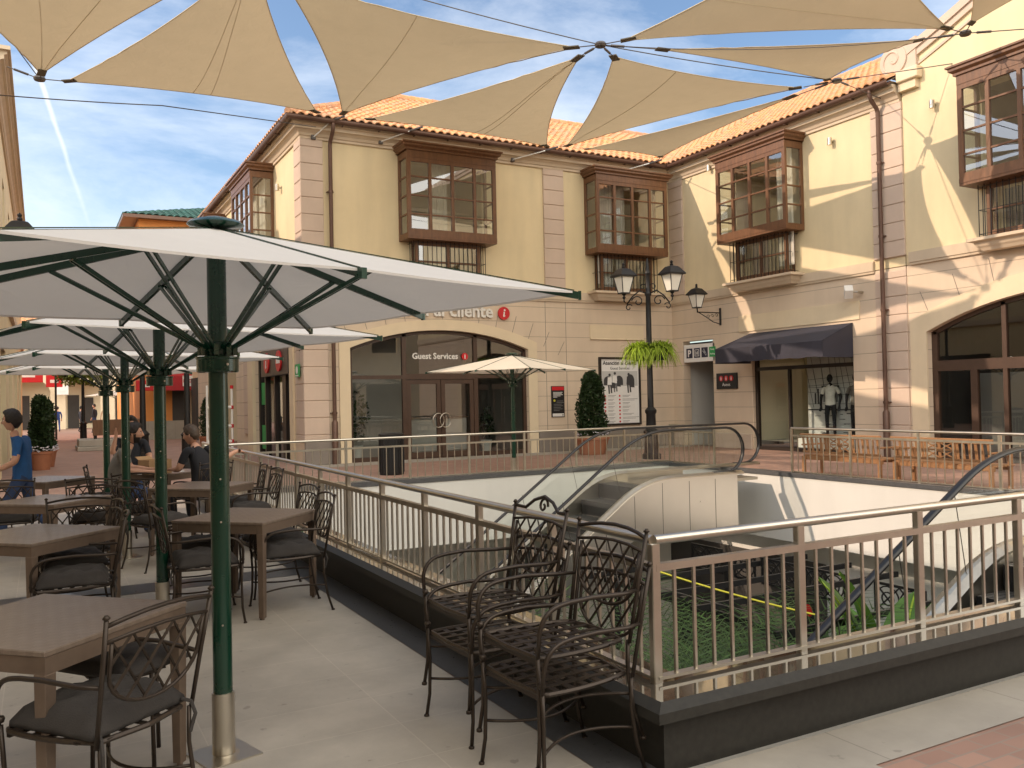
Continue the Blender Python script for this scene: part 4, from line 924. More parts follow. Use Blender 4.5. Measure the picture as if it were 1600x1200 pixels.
# big information poster
t=empty('poster_board',(16.0,FY,.7),'tall framed white poster reading Atención al cliente behind the lamp post','poster')
p0,p1,q0,q1=15.24,16.80,.72,2.86
mb=MB(); mb.T=TM
for a,b,c_,d_ in ((p0,p0+.06,q0,q1),(p1-.06,p1,q0,q1),(p0+.06,p1-.06,q0,q0+.06),(p0+.06,p1-.06,q1-.06,q1)): mb.box(a,b,0,.09,c_,d_)
mb.build('frame','black_frame',t)
mb=MB(); mb.T=TM; mb.box(p0+.05,p1-.05,0,.05,q0+.05,q1-.05,0)
mb.box(p0+.1,p1-.1,.05,.053,1.76,2.42,1); mb.box(p0+.1,p1-.1,.053,.056,1.76,1.95,0)
for a,h in ((15.55,.28),(15.98,.30),(16.42,.34)):       # dark arches of the photograph
    mb.T=None; mb.prism([(a-.15,1.98),(a+.15,1.98)]+[(a+.15*cos(pi*i/10),1.98+.14+(h-.14)*sin(pi*i/10)) for i in range(11)],lambda p,q:TM(p,.053,q),lambda p,q:TM(p,.056,q),2); mb.T=TM
mb.T=None
for a,h,sh_,lg in ((15.62,2.33,3,2),(15.82,2.38,3,4),(16.35,2.35,2,2)):       # three walking figures
    disc(mb,TM,a,h-.03,.045,.056,.059,2,12)
    mb.prism([(a-.07,h-.10),(a+.07,h-.10),(a+.09,h-.34),(a-.09,h-.34)],lambda p,q:TM(p,.056,q),lambda p,q:TM(p,.059,q),sh_)
    mb.prism([(a-.07,h-.34),(a-.01,h-.34),(a+.00,h-.62),(a-.05,h-.62)],lambda p,q:TM(p,.056,q),lambda p,q:TM(p,.060,q),lg)
    mb.prism([(a+.01,h-.34),(a+.07,h-.34),(a+.09,h-.60),(a+.04,h-.60)],lambda p,q:TM(p,.056,q),lambda p,q:TM(p,.060,q),lg)
    mb.prism([(a+.07,h-.26),(a+.20,h-.28),(a+.22,h-.45),(a+.08,h-.44)],lambda p,q:TM(p,.056,q),lambda p,q:TM(p,.0605,q),2)
mb.build('printed_sheet',['sign_white','photo_grey','photo_dark','sign_white','photo_mid'],t)
mb=MB(); textmesh('Atención al cliente',.17,.004,mb,fT(TM,16.02,2.62,.052),0,'CENTER',.003); textmesh('Guest Services',.125,.004,mb,fT(TM,16.02,2.47,.052),0); 
mb.T=TM
L1=(.30,.22,.26,.24,.22,.27,.25,.26); L2=(.30,.58,.28,.30,.24,.42,.62,.26)
for i in range(8):
    z=1.64-i*.115
    for a,l in ((15.55,L1[i]),(16.10,L2[i])): mb.box(a,a+l,.05,.053,z+.008,z+.022,1); mb.box(a,a+l*.8,.05,.053,z-.03,z-.018,1)
mb.build('lettering',['sign_black','ink_grey'],t)
mb=MB()
for i in range(8):
    z=1.64-i*.115
    for a in (15.44,15.99): disc(mb,TM,a,z,.032,.05,.054,0,14)
mb.build('red_dots','sign_red',t)
# parking sign over the passage
t=empty('parking_sign',TR(21.2,0,2.7),'white sign with a P and lift, escalator and green panels over the passage','sign')
mb=MB(); mb.T=TR; mb.cbox(20.40,21.86,-.28,.0,2.66,3.22,.01,0)
cs=[(21.58,'b'),(21.22,'b'),(20.86,'b'),(20.50,'g')]
for i,(u,c_) in enumerate(cs): mb.box(u-.145+(.0),u+.145,.0,.006,2.79,3.10,1 if c_=='b' else 2)
u=21.22; 
for a,b,c_,d_ in ((u-.10,u-.085,2.84,3.05),(u+.085,u+.10,2.84,3.05),(u-.085,u+.085,2.84,2.855),(u-.085,u+.085,3.035,3.05),(u-.05,u-.03,2.88,3.0),(u+.03,u+.05,2.88,3.0),(u-.03,u+.03,2.93,2.95)): mb.box(a,b,.006,.010,c_,d_,0)
u=20.86; mb.beam((u+.09,.008,3.0),(u-.07,.008,2.84),.015,.004,0); mb.beam((u+.02,.008,3.06),(u+.0,.008,2.93),.02,.004,0); mb.beam((u-.02,.008,2.99),(u-.09,.008,2.86),.012,.004,0)
mb.build('sign_box',['sign_white','sign_navy','sign_green'],t)
mb=MB(); textmesh('P',.30,.004,mb,fT(TR,21.58,2.84,.007,-1),0,'CENTER',.008)
textmesh('Pasaje',.075,.004,mb,fT(TR,20.50,3.0,.007,-1),0); textmesh('Parking',.07,.004,mb,fT(TR,20.50,2.86,.007,-1),0)
mb.build('lettering','sign_white',t)
t=empty('fire_notice',TR(21.0,-2.6,1.9),'dim dark red notice on the wall inside the passage','sign'); mb=MB(); mb.T=TR; mb.box(20.75,21.05,-2.598,-2.58,1.75,2.35); mb.build('printed_face',mat('dim_red',(.10,.02,.02),.6),t)
t=empty('low_cabinet',TR(20.9,-1.8,0),'low dark cabinet inside the passage doorway','cabinet'); mb=MB(); mb.T=TR; mb.cbox(20.5,21.7,-1.9,-1.5,0,.85,.01); mb.build('cabinet_body','black_frame',t); mb=MB(); mb.T=TR; mb.cbox(20.46,21.74,-1.94,-1.46,.85,.89,.01); mb.build('cabinet_top','granite_dark',t)
t=empty('toilet_sign',TR(19.85,0,1.8),'small black sign with three red symbols reading Aseos beside the awning shop','sign')
mb=MB(); mb.T=TR; mb.cbox(19.42,20.30,0,.06,1.78,2.26,.008); mb.build('backing_board','sign_black',t)
mb=MB()
for i,u in enumerate((20.08,19.86,19.64)):
    disc(mb,TR,u,2.10,.085,.06,.066,0,18)
    mb.T=None; disc(mb,TR,u,2.14,.015,.066,.07,1,8); mb.prism([(u-.025,2.12),(u+.025,2.12),(u+.015,2.04),(u-.015,2.04)],lambda p,q:TR(p,.066,q),lambda p,q:TR(p,.07,q),1)
textmesh('Aseos',.14,.004,mb,fT(TR,19.86,1.87,.06,-1),1); mb.build('lettering',['sign_red','sign_white'],t)
# street side sign with two red discs
t=empty('shop_sign',TS(25.2,0,2.6),'black projecting sign with two red discs over the street side shop','sign')
mb=MB(); mb.T=TS; mb.cbox(23.95,27.3,-.1,.06,2.45,3.25,.01); mb.build('backing_board','sign_black',t)
mb=MB(); infodisc(mb,TS,26.45,2.85,.30,.06,-1); disc(mb,TS,24.95,2.85,.30,.06,.10,0); mb.T=TS
mb.T=None; mb.prism([(25.15,2.78),(24.72,2.78),(24.72,2.88),(24.85,2.98),(25.0,2.90),(25.12,2.95)],lambda a,b:TS(a,.102,b),lambda a,b:TS(a,.11,b),1)
mb.build('information_symbol',['sign_red','sign_white'],t)
t=empty('first_aid_sign',TS(22.9,0,2.6),'small green emergency sign hanging on the corner pilaster','sign')
mb=MB(); mb.T=TS; mb.cbox(22.55,22.95,.10,.13,2.32,2.66,.006); mb.build('backing_board','sign_green',t)
mb=MB(); disc(mb,TS,22.75,2.5,.10,.13,.136,0); mb.T=TS; mb.box(22.6,22.9,.13,.135,2.34,2.37,0); mb.build('symbol','sign_white',t)
mb=MB(); mb.T=TS; mb.beam((22.75,.05,2.66),(22.75,.05,3.15),.02,.02); mb.box(22.73,22.77,0,.1,3.1,3.14); mb.build('bracket','black_iron',t)
# ================================================================== railings
def posts_at(a,b,step):
    a=Vector(a); b=Vector(b); L=(b-a).length; n=max(1,round(L/step)); return [a+(b-a)*i/n for i in range(n+1)]
def railing(name,a,b,zb,zt,label,step=.92,nb=7,skip_first=False,grp=None,mid=.125,hr=.023):
    """a,b on plan; zb base z, zt handrail centre"""
    t=empty(name,(a[0],a[1],0),label,'railing',grp); ps=posts_at((a[0],a[1],0),(b[0],b[1],0),step); d=(ps[1]-ps[0]); L=d.length; d.normalize(); n_=Vector((-d.y,d.x,0))
    ang=atan2(d.y,d.x)
    mb=MB(); A=ps[0]+Vector((0,0,zt)); Bv=ps[-1]+Vector((0,0,zt)); mb.tube([A-d*.0,Bv],hr,12,flat=(1,1.15)); mb.build('handrail','steel',t,smooth='auto')
    mb=MB(); z=zt-mid; mb.beam(ps[0]+Vector((0,0,z)),ps[-1]+Vector((0,0,z)),.04,.034); mb.build('mid_rail','steel',t)
    mb=MB(); mb.beam(ps[0]+Vector((0,0,zb+.02)),ps[-1]+Vector((0,0,zb+.02)),.045,.014); mb.build('bottom_rail','steel',t)
    mb=MB(); mb.cbox(-.024,.024,-.019,.019,zb-.04,zt-.014,.004); mb.cbox(-.05,.05,-.045,.045,zb-.045,zb-.028,.004)
    first=None
    for i,p in enumerate(ps):
        if skip_first and i==0: continue
        if first is None: first=mb.build('post','steel',t); o=first
        else: o=first.copy(); COL.objects.link(o)
        o.location=p-Vector((a[0],a[1],0)); o.rotation_euler=(0,0,ang)
        if first is o: 
            for v in o.data.vertices: v.co+=Vector((a[0],a[1],0))
    mb=MB(); mb.cbox(-.008,.008,-.008,.008,zb+.02,zt-mid-.012,.002); fb=None; cnt=0
    for p,q in zip(ps[:-1],ps[1:]):
        for j in range(1,nb+1):
            c=p+(q-p)*j/(nb+1)
            if fb is None:
                fb=mb.build('baluster','steel',t); o=fb
                for v in o.data.vertices: v.co+=Vector((a[0],a[1],0))
            else: o=fb.copy(); COL.objects.link(o)
            o.location=c-Vector((a[0],a[1],0)); o.rotation_euler=(0,0,ang); cnt+=1
    return t
RZ=.338
railing('railing',(2.455,3.195),(12.6,3.195),RZ,.985,'brushed steel railing along the near edge of the opening, on the polished curb')
railing('railing',(2.455,3.195),(2.455,15.8),RZ,.985,'long brushed steel railing from the near corner beside the cafe tables to the far end',skip_first=True,nb=7)
railing('railing',(2.46,15.85),(12.72,15.85),.12,.93,'far steel railing in front of the Guest Services glass front',step=1.28,nb=7,mid=.17)
railing('railing',(12.72,15.85),(12.72,14.35),.10,.95,'short steel railing at the far right corner, right of the far escalator',step=1.4,nb=8,mid=.14,skip_first=True)
railing('railing',(12.72,12.15),(12.72,5.25),.10,.95,'steel railing on the right side in front of the two wooden benches',step=1.35,nb=8,mid=.14)
# ================================================================== escalators
def escalator(name,y0,y1,xk,xn,slope,label,ztop=1.0,xb=2.6,xclad=None,xfar=None):
    t=empty(name,(xn,(y0+y1)/2,0),label,'escalator')
    zf=.02
    def hr(y,off):                      # line of the handrail, smoothly bent at the knee
        pts=[]; R=1.9; th=math.atan(slope); zt=ztop+off
        d=R*math.tan(th/2)
        for i in range(9):
            a=th*i/8; pts.append((xk+d-R*sin(a) ,y, zt-R*(1-cos(a))))
        x_e,z_e=pts[-1][0],pts[-1][2]; pts.append((xb,y,z_e-(x_e-xb)*slope)); return pts
    xn0=xn
    for y,lab in ((y0,0),(y1,1)):
        xn=xn0 if lab==0 or xfar is None else xfar
        p=hr(y,0); R_=.42; nl=[(xn+R_*sin(a),y,ztop-R_+R_*cos(a)) for a in [pi*i/12 for i in range(13)]]
        pts=[(xn-.35,y,ztop-2*R_+.0)]+nl[::-1]+p; 
        mb=MB(); mb.tube(pts,.034,8,flat=(.7,1.3)); mb.build('handrail','rubber',t,smooth=True)
        # glass balustrade
        base=hr(y,-.84); mb=MB(); vs=[]; top=hr(y,-.05)
        seq=[((xn+.0,y,ztop-.05),(xn+.0,y,ztop-.80))]+list(zip(top,base))
        for a,b in seq: vs+=[a,b]
        mb.add(vs,[(2*i,2*i+2,2*i+3,2*i+1) for i in range(len(seq)-1)])
        mb.add([(xn,y,ztop-.05)]+[(xn+(R_-.06)*sin(a),y,ztop-R_+(R_-.06)*cos(a)) for a in [pi*i/10 for i in range(11)]],[tuple(range(12))])
        mb.build('glass_balustrade','balustrade_glass',t,fix=False)
        st=hr(y,-.84)
        for q in (len(st)-1,):
            a,b=Vector(st[-2]),Vector(st[-1]); n=6
            for i in range(n): 
                c=a+(b-a)*i/n; mb=MB(); mb.beam(c,c+Vector((-.28*slope*.9,0,.78)),.006,.006); mb.build('glass_joint','cable',t)
        # deck profile under the glass
        mb=MB(); s=[(xn+.35,y,ztop-.86)]+hr(y,-.86); k=[]
        for yy,dz in ((-.10,-.03),(-.10,.0),(-.02,.035),(.02,.035),(.10,0),(.10,-.03)): k.append([(x,yy+y_,z+dz) for x,y_,z in s])
        n=len(s); vs=sum(k,[]); mb.add(vs,[(q*n+i,q*n+i+1,((q+1)%6)*n+i+1,((q+1)%6)*n+i) for q in range(6) for i in range(n-1)]); mb.build('balustrade_deck','steel',t)
    xn=xn0
    # outer cladding: flat soffit, then sloping soffit
    for y,sg in ((y0-.11,-1),(y1+.11,1)):
        top=[(xclad or xn+.35,ztop-.88)]+[(x,z) for x,_,z in hr(y,-.88)]
        low=[]
        for x,z in top: low.append((x,min(z-.80,-.86) if x>xk-.6 else z-.80))
        n=len(top); mb=MB(); vs=[(x,y,z) for x,z in top]+[(x,y,z) for x,z in low]+[(x,y-sg*.03,z) for x,z in top]+[(x,y-sg*.03,z) for x,z in low]
        mb.add(vs,[(i,i+1,n+i+1,n+i) for i in range(n-1)]+[(2*n+i,3*n+i,3*n+i+1,2*n+i+1) for i in range(n-1)]+[(i,2*n+i,2*n+i+1,i+1) for i in range(n-1)]+[(n+i,n+i+1,3*n+i+1,3*n+i) for i in range(n-1)])
        o=mb.build('side_cladding','steel_panel',t)
        mb=MB(); yo=y+sg*.003
        X0=xclad or xn+.3
        for i in range(9):
            x=X0-.55-i*.62
            if x<xb: break
            zt_=ztop-.88 if x>xk else ztop-.88-(xk-x)*slope; zb_=min(zt_-.80,-.86) if x>xk-.6 else zt_-.80; mb.box(x-.004,x+.004,min(yo,y),max(yo,y),zb_+.01,zt_-.06)
        mb.build('panel_joint','shop_dark',o)
    mb=MB(); s=[(xn+.35,ztop-.88-.80)]+[(x,z-.80) for x,_,z in hr(0,-.88)]
    s=[(x,min(z,-.86) if x>xk-.6 else z) for x,z in s]; n=len(s); mb.add([(x,y0-.10,z) for x,z in s]+[(x,y1+.10,z) for x,z in s],[(i,i+1,n+i+1,n+i) for i in range(n-1)]); mb.build('soffit','steel_panel',t,fix=False)
    # skirts and steps
    for y in (y0+.11,y1-.11):
        mb=MB(); s=hr(y,-.88); n=len(s); mb.add([*s]+[(x,y_,z-.30) for x,y_,z in s],[(i,i+1,n+i+1,n+i) for i in range(n-1)]); mb.build('skirt','steel',t,fix=False)
    mb=MB(); x=xk+.3; z=ztop-1.0; mb.box(x,xn+.9,y0+.12,y1-.12,z-.05,z); mb.box(xn-.5,xn+.88,y0+.12,y1-.12,z,z+.004); mb.build('landing_plate','steel',t)
    first=None; i=0
    mbs=MB(); mbs.box(-.40,0,y0+.13,y1-.13,-.30,0)
    for q in range(17): yy=y0+.16+(y1-y0-.32)*q/16; mbs.box(-.40,-.004,yy-.008,yy+.008,0,.006)
    mbs.box(-.402,-.395,y0+.13,y1-.13,-.26,-.0,1)
    while x-.4>xb:
        z_=z-.02-max(0,(i))*.40*slope
        if first is None: 
            o=first=mbs.build('step',['step_metal','rubber'],t)
            for v in o.data.vertices: v.co+=Vector(ORG[t.name])
            for v in o.data.vertices: v.co-=Vector((0,(0),0))
        else: o=first.copy(); COL.objects.link(o)
        o.location=(x-xn,-(y0+y1)/2,z_)
        x-=.40; i+=1
    return t
escalator('escalator',12.55,13.95,9.45,11.42,.70,'far escalator running down from the far right corner of the opening, with rounded steel side',ztop=1.0,xb=2.7,xclad=11.58,xfar=13.2)
escalator('escalator',3.52,4.95,7.75,11.9,.575,'nearer escalator at the right edge, behind the near railing',ztop=1.06,xb=2.7,xclad=12.5)
# ================================================================== cafe furniture
def cy_(pts): return [Vector(p) for p in pts]
def arc(p0,p1,p2,n=8):
    p0,p1,p2=Vector(p0),Vector(p1),Vector(p2); return [p0*(1-t)**2+p1*2*t*(1-t)+p2*t*t for t in [i/n for i in range(n+1)]]
def make_chair(cushion=True,scroll=False):
    """wrought iron armchair, faces +X, origin on the floor under the seat"""
    t=empty('cafe_chair',(0,0,0),'',"chair")
    R=.0092
    W2=.235; xs0,xs1=-.20,.24; zs=.44
    def bp(y,z):                       # point on the back plane: leans and is slightly concave
        return Vector((xs0-.02-(z-.44)*.20-.02*(1-(y/.25)**2), y, z))
    # seat: ring + straps
    mb=MB(); ring=[(xs1,-W2+.01,zs),(xs1+.015,0,zs),(xs1,W2-.01,zs)]+arc((xs1-.02,W2,zs),(0,W2+.03,zs),(xs0,W2-.04,zs),6)+[(xs0-.03,0,zs)]+arc((xs0,-W2+.04,zs),(0,-W2-.03,zs),(xs1-.02,-W2,zs),6)
    mb.tube(ring,.011,6,closed=True)
    for i in range(1,6): x=xs0+(xs1-xs0)*i/6; mb.box(x-.014,x+.014,-W2-.004,W2+.004,zs-.003,zs+.003)
    for i in range(1,6): y=-W2+2*W2*i/6; mb.box(xs0-.015,xs1,y-.013,y+.013,zs+.002,zs+.007)
    mb.box(xs1-.01,xs1+.008,-W2+.01,W2-.01,zs-.03,zs+.0)
    mb.build('seat_lattice','bronze_iron',t)
    if cushion:
        mb=MB(); n=12; top=[];
        def cz(u,v):
            e=(1-abs(u)**5)*(1-abs(v)**5); tuft=sum(math.exp(-((u-a)**2+(v-b)**2)/.02) for a in (-.36,.36) for b in (-.36,.36)); 
            return .030+.070*max(e,0)**.42-.034*tuft+.006*sin(9*u+3*v)+.004*sin(13*v-4*u)
        vs=[];
        for i in range(n+1):
            for j in range(n+1):
                u=-1+2*i/n; v=-1+2*j/n; sc_=1-.05*abs(u*v)+.03*(abs(u)**2*(1-abs(v)))*sin(7*v); vs.append((.02+u*.225*sc_,v*.235*sc_,zs+.005+cz(u,v)))
        m_=len(vs)
        for i in range(n+1):
            for j in range(n+1):
                u=-1+2*i/n; v=-1+2*j/n; vs.append((.02+u*.215,v*.225,zs+.012))
        fs=[(i*(n+1)+j,(i+1)*(n+1)+j,(i+1)*(n+1)+j+1,i*(n+1)+j+1) for i in range(n) for j in range(n)]
        fs+=[(m_+i*(n+1)+j,m_+i*(n+1)+j+1,m_+(i+1)*(n+1)+j+1,m_+(i+1)*(n+1)+j) for i in range(n) for j in range(n)]
        rim=[(0,j) for j in range(n)]+[(i,n) for i in range(n)]+[(n,n-j) for j in range(n)]+[(n-i,0) for i in range(n)]
        for k_ in range(len(rim)):
            a=rim[k_]; b=rim[(k_+1)%len(rim)]; A=a[0]*(n+1)+a[1]; Bq=b[0]*(n+1)+b[1]; fs.append((A,Bq,m_+Bq,m_+A))
        mb.add(vs,fs); cu_=mb.build('cushion','cushion_cloth',t,smooth=True)
        for y in (-.2,.2):
            mb=MB(); mb.tube([(-.2,y,zs+.03),(-.235,y*1.08,zs+.02),(-.25,y*1.12,zs-.03),(-.235,y*1.05,zs-.10)],.008,5); mb.build('tie','cushion_cloth',cu_)
    # back frame: posts, crest, lower rail, U-shaped border
    mb=MB()
    for s_ in (-1,1): mb.tube([bp(s_*.228,.44)+Vector((0,0,-.01)),bp(s_*.240,.65),bp(s_*.255,.90)],R,7); mb.lathe([(.006,0),(.015,.008),(.006,.02)],bp(s_*.255,.90),7)
    if scroll:
        mb.tube([bp(-.255,.89),bp(-.16,.885),bp(-.09,.93),bp(0,.955),bp(.09,.93),bp(.16,.885),bp(.255,.89)],R,7)
        mb.tube([bp(.0+.045*cos(a)*(1-a/9),.905+.045*sin(a)*(1-a/9)) for a in [i*.4 for i in range(20)]],.007,6)
    else: mb.tube([bp(-.255,.878)]+[bp(y,.878+.03*(1-(y/.255)**2)) for y in (-.18,-.1,0,.1,.18)]+[bp(.255,.878)],R,7)
    mb.tube([bp(y,.818+.02*(1-(y/.247)**2)) for y in (-.247,-.12,0,.12,.247)],R*.85,6)
    U=[bp(-.215*cos(a),.69-.135*sin(a)) for a in [pi*i/14 for i in range(15)]]
    mb.tube([bp(-.222,.81)]+U+[bp(.222,.81)],R*.85,6)
    mb.build('back_frame','bronze_iron',t,smooth=True)
    mb=MB(); P=.094
    def inside(y,z): return abs(y)<.22 and z<.83 and (z>.69 or (y/.215)**2+((.69-z)/.135)**2<1.02)
    for s_ in (-1,1):
        for k_ in range(-8,9):
            seg=[]
            for i in range(60):
                z=.53+.32*i/59; y=k_*P+s_*(z-.64)*.72
                if inside(y,z): seg.append(bp(y,z))
            if len(seg)>6:
                mb.tube([seg[0]+Vector((s_*.003,0,0)),seg[len(seg)//2]+Vector((s_*.003,0,0)),seg[-1]+Vector((s_*.003,0,0))],.0055,4,flat=(1.25,.6))
    mb.build('back_lattice','bronze_iron',t)
    for s_ in (-1,1):
        mb=MB(); y=s_*.272
        mb.tube([bp(s_*.238,.655)]+cy_([(-.17,y-s_*.012,.655),(.00,y,.665),(.11,y,.66)])+arc((.15,y,.655),(.236,y,.645),(.256,y-s_*.008,.56),7)+[(.258,s_*.247,.45)],[.008]+[.0102]*3+[.0102]*8+[.0092],7)
        mb.build('arm','bronze_iron',t,smooth=True)
    for s_ in (-1,1):
        mb=MB(); mb.tube([(.256,s_*.243,.46),(.248,s_*.236,.30),(.252,s_*.240,.12),(.268,s_*.25,.0)],R,7); mb.lathe([(.012,0),(.017,.012),(.012,.024)],(.256,s_*.243,.47),8); mb.lathe([(.014,0),(.014,.012),(.01,.016)],(.268,s_*.25,0),8); mb.build('leg','bronze_iron',t,smooth=True)
        mb=MB(); mb.tube([bp(s_*.215,.44),(-.225,s_*.212,.30),(-.25,s_*.215,.13),(-.29,s_*.225,0)],R,7); mb.lathe([(.014,0),(.014,.012),(.01,.016)],(-.29,s_*.225,0),8); mb.build('leg','bronze_iron',t,smooth=True)
    mb=MB()
    for s_ in (-1,1): mb.tube(arc((.250,s_*.238,.20),(.0,s_*.0-.0,.20),(-.238,s_*.213,.205),12),.007,6)
    mb.build('stretcher','bronze_iron',t,smooth=True)
    return t
def make_table():
    t=empty('cafe_table',(0,0,0),'','table'); S=.41
    mb=MB(); mb.cbox(-S,S,-S,S,.722,.745,.004); mb.build('tabletop','table_woven',t)
    mb=MB()
    for a in (-1,1): mb.box(-S+.005,S-.005,a*(S-.03)-.025*1,a*(S-.03)+.022,.655,.722); mb.box(a*(S-.03)-.022,a*(S-.03)+.022,-S+.055,S-.055,.655,.722)
    mb.build('apron','table_brown',t)
    for sx in (-1,1):
        for sy in (-1,1):
            mb=MB(); x,y=sx*(S-.03),sy*(S-.03); a=.027; b=.021
            mb.add([(x-b,y-b,.018),(x+b,y-b,.018),(x+b,y+b,.018),(x-b,y+b,.018),(x-a,y-a,.656),(x+a,y-a,.656),(x+a,y+a,.656),(x-a,y+a,.656)],[(0,3,2,1),(4,5,6,7),(0,1,5,4),(1,2,6,5),(2,3,7,6),(3,0,4,7)]); mb.lathe([(.014,0),(.014,.02)],(x,y,0),8); mb.build('leg','table_brown',t,bevel=.003)
    return t
CH=make_chair(); CHB=make_chair(cushion=False); CHS=make_chair(cushion=False,scroll=True); TB=make_table()
TG='brown woven top tables set out under the parasols'; CG='iron armchairs with dark cushions at the cafe tables'
for x,y,r,l in ((0.0,4.25,45,'nearest brown cafe table, at the lower left corner of the terrace'),
    (1.46,7.27,45,'brown cafe table behind the nearest parasol pole, towards the railing'),
    (-.06,7.2,44,'second brown cafe table in the left hand row'),
    (1.58,10.27,47,'brown cafe table by the railing, in front of the man in black'),
    (.06,9.75,48,'third brown cafe table in the left hand row, in front of the walking person'),
    (.03,12.6,45,'farthest brown cafe table in the left hand row'),
    (1.50,12.75,40,'cafe table with a cardboard box on it, between the two seated men')):
    place(TB,USED,(x,y,0),radians(r),l,TG)
D=180
for x,y,r,l in ((.20,3.76,128,'nearest chair, its lattice back turned to us, pushed under the nearest table'),
    (-.62,4.6,-20,'chair at the left side of the nearest table, at the picture edge'),
    (1.05,6.95,2,'chair between the nearest parasol pole and the table behind it, facing the railing'),
    (1.12,7.62,-4,'chair on the far left side of the table behind the nearest pole'),
    (1.73,6.98,178,'chair by the railing nearest to us, its back to the railing'),
    (1.80,7.72,184,'second chair by the railing, behind the first one at the same table'),
    (.20,6.72,176,'cushioned chair on the right of the second left hand table'),
    (.22,7.55,186,'farther chair on the right of the second left hand table'),
    (-.62,7.0,-5,'chair cut by the left picture edge at the second left hand table'),
    (.29,8.27,88,'chair with its lattice back towards us, in front of the third left hand table'),
    (.50,10.28,82,'chair standing right of the third left hand table'),
    (-.30,10.75,85,'chair between the third left hand table and the walking person'),
    (.60,12.35,175,'chair right of the farthest left hand table'),
    (-.50,12.3,20,'chair left of the farthest left hand table, beside the walking person'),
    (1.05,9.55,24,'chair at the near left corner of the table in front of the man in black'),
    (2.05,10.0,182,'chair by the railing at the table in front of the man in black, nearer one'),
    (2.06,10.75,176,'chair by the railing at the table in front of the man in black, farther one'),
    (.97,10.75,80,'lattice backed chair just in front of the man in the grey shirt'),
    (.78,12.0,-6,'chair the man in the grey shirt sits on'),
    (1.83,11.92,118,'chair the man in black sits on'),
    (1.22,14.72,-95,'chair of the dark haired person behind the man in grey')):
    place(CH,USED,(x,y,0),radians(r),l,CG)
SG='bare iron armchairs stacked in pairs against the railing'
place(CHS,USED,(2.015,3.985,.165),radians(182),'upper chair with a scrolled crest in the farther stack by the railing',SG)
place(CHB,USED,(2.02,3.975,0),radians(182),'lower chair of the farther stack by the railing',SG)
place(CHB,USED,(2.0,3.31,.145),radians(182),'upper chair of the nearer stack beside the railing corner',SG)
place(CHB,USED,(2.005,3.30,0),radians(183),'lower chair of the nearer stack beside the railing corner',SG)
t=empty('seat_cushion',(.33,4.42,.45),'loose dark cushion on the stool that stands in for a second chair beside the nearest table','cushion')
mb=MB(); n=12; vs=[]
for i in range(n+1):
    for j in range(n+1):
        u=-1+2*i/n; v=-1+2*j/n; e=max((1-abs(u)**5)*(1-abs(v)**5),0)**.45; vs.append((.33+.20*u*.8-.20*v*.6,4.42+.20*u*.6+.20*v*.8,.47+.045*e-.02*math.exp(-((abs(u)-.4)**2+(abs(v)-.4)**2)/.02)))
k=len(vs)
for i in range(n+1):
    for j in range(n+1):
        u=-1+2*i/n; v=-1+2*j/n; vs.append((.33+.20*u*.8-.20*v*.6,4.42+.20*u*.6+.20*v*.8,.455))
rim=[(0,j) for j in range(n)]+[(i,n) for i in range(n)]+[(n,n-j) for j in range(n)]+[(n-i,0) for i in range(n)]
mb.add(vs,[(i*(n+1)+j,(i+1)*(n+1)+j,(i+1)*(n+1)+j+1,i*(n+1)+j+1) for i in range(n) for j in range(n)]+[(k+i*(n+1)+j,k+i*(n+1)+j+1,k+(i+1)*(n+1)+j+1,k+(i+1)*(n+1)+j) for i in range(n) for j in range(n)]+[((a[0]*(n+1)+a[1]),(b[0]*(n+1)+b[1]),k+(b[0]*(n+1)+b[1]),k+(a[0]*(n+1)+a[1])) for a,b in zip(rim,rim[1:]+rim[:1])])
mb.build('cushion','cushion_cloth',t,smooth=True)
t=empty('chair_stand_in',(.33,4.42,0),'low iron stool standing in for a second cushioned chair, under the right corner of the nearest table','stool')  # simple stool added in place of a second cushioned chair
mb=MB(); mb.tube([(.33+.17*cos(a),4.42+.17*sin(a),.44) for a in [pi*2*i/20 for i in range(20)]],.011,6,closed=True)
for q in range(4): mb.box(.33-.16,.33+.16,4.30+q*.075,4.325+q*.075,.440,.446)
mb.build('seat','bronze_iron',t)
for q in range(4):
    a=q*pi/2+.6; mb=MB(); mb.tube([(.33+.17*cos(a),4.42+.17*sin(a),.44),(.33+.18*cos(a),4.42+.18*sin(a),0)],.010,7); mb.build('leg','bronze_iron',t,smooth=True)
t=empty('cardboard_box',(1.35,12.3,.745),'open brown cardboard box on the table between the seated men','box')
mb=MB(); mb.T=lambda x,y,z:(1.32+x*cos(.5)-y*sin(.5),12.45+x*sin(.5)+y*cos(.5),z)
for a in ((-.17,.17,-.12,-.116),(-.17,.17,.116,.12),(-.17,-.166,-.116,.116),(.166,.17,-.116,.116)): mb.box(*a,.746,.93)
mb.box(-.166,.166,-.116,.116,.746,.752); mb.build('carton','card',t)
mb=MB(); mb.T=lambda x,y,z:(1.32+x*cos(.5)-y*sin(.5),12.45+x*sin(.5)+y*cos(.5),z); mb.beam((-.05,.12,.93),(-.05,.2,.97),.22,.004); mb.build('flap','card',t)
t=empty('paper_cup',(1.12,12.35,.745),'white paper cup on the table beside the bearded man','cup'); mb=MB(); mb.lathe([(.028,0),(.038,.10),(.036,.10),(.027,.008)],(1.12,12.35,.746),14); mb.build('cup','white_plastic',t,smooth='auto')
t=empty('shoulder_bag',(1.05,12.65,.745),'small black bag lying on the table behind the parasol poles','bag'); mb=MB(); mb.cbox(.95,1.17,12.6,12.72,.746,.86,.03); mb.build('bag','shirt_black',t); mb=MB(); mb.tube([(.97,12.66,.85),(1.0,12.66,.90),(1.12,12.66,.90),(1.15,12.66,.85)],.008,6); mb.build('strap','shirt_black',t)
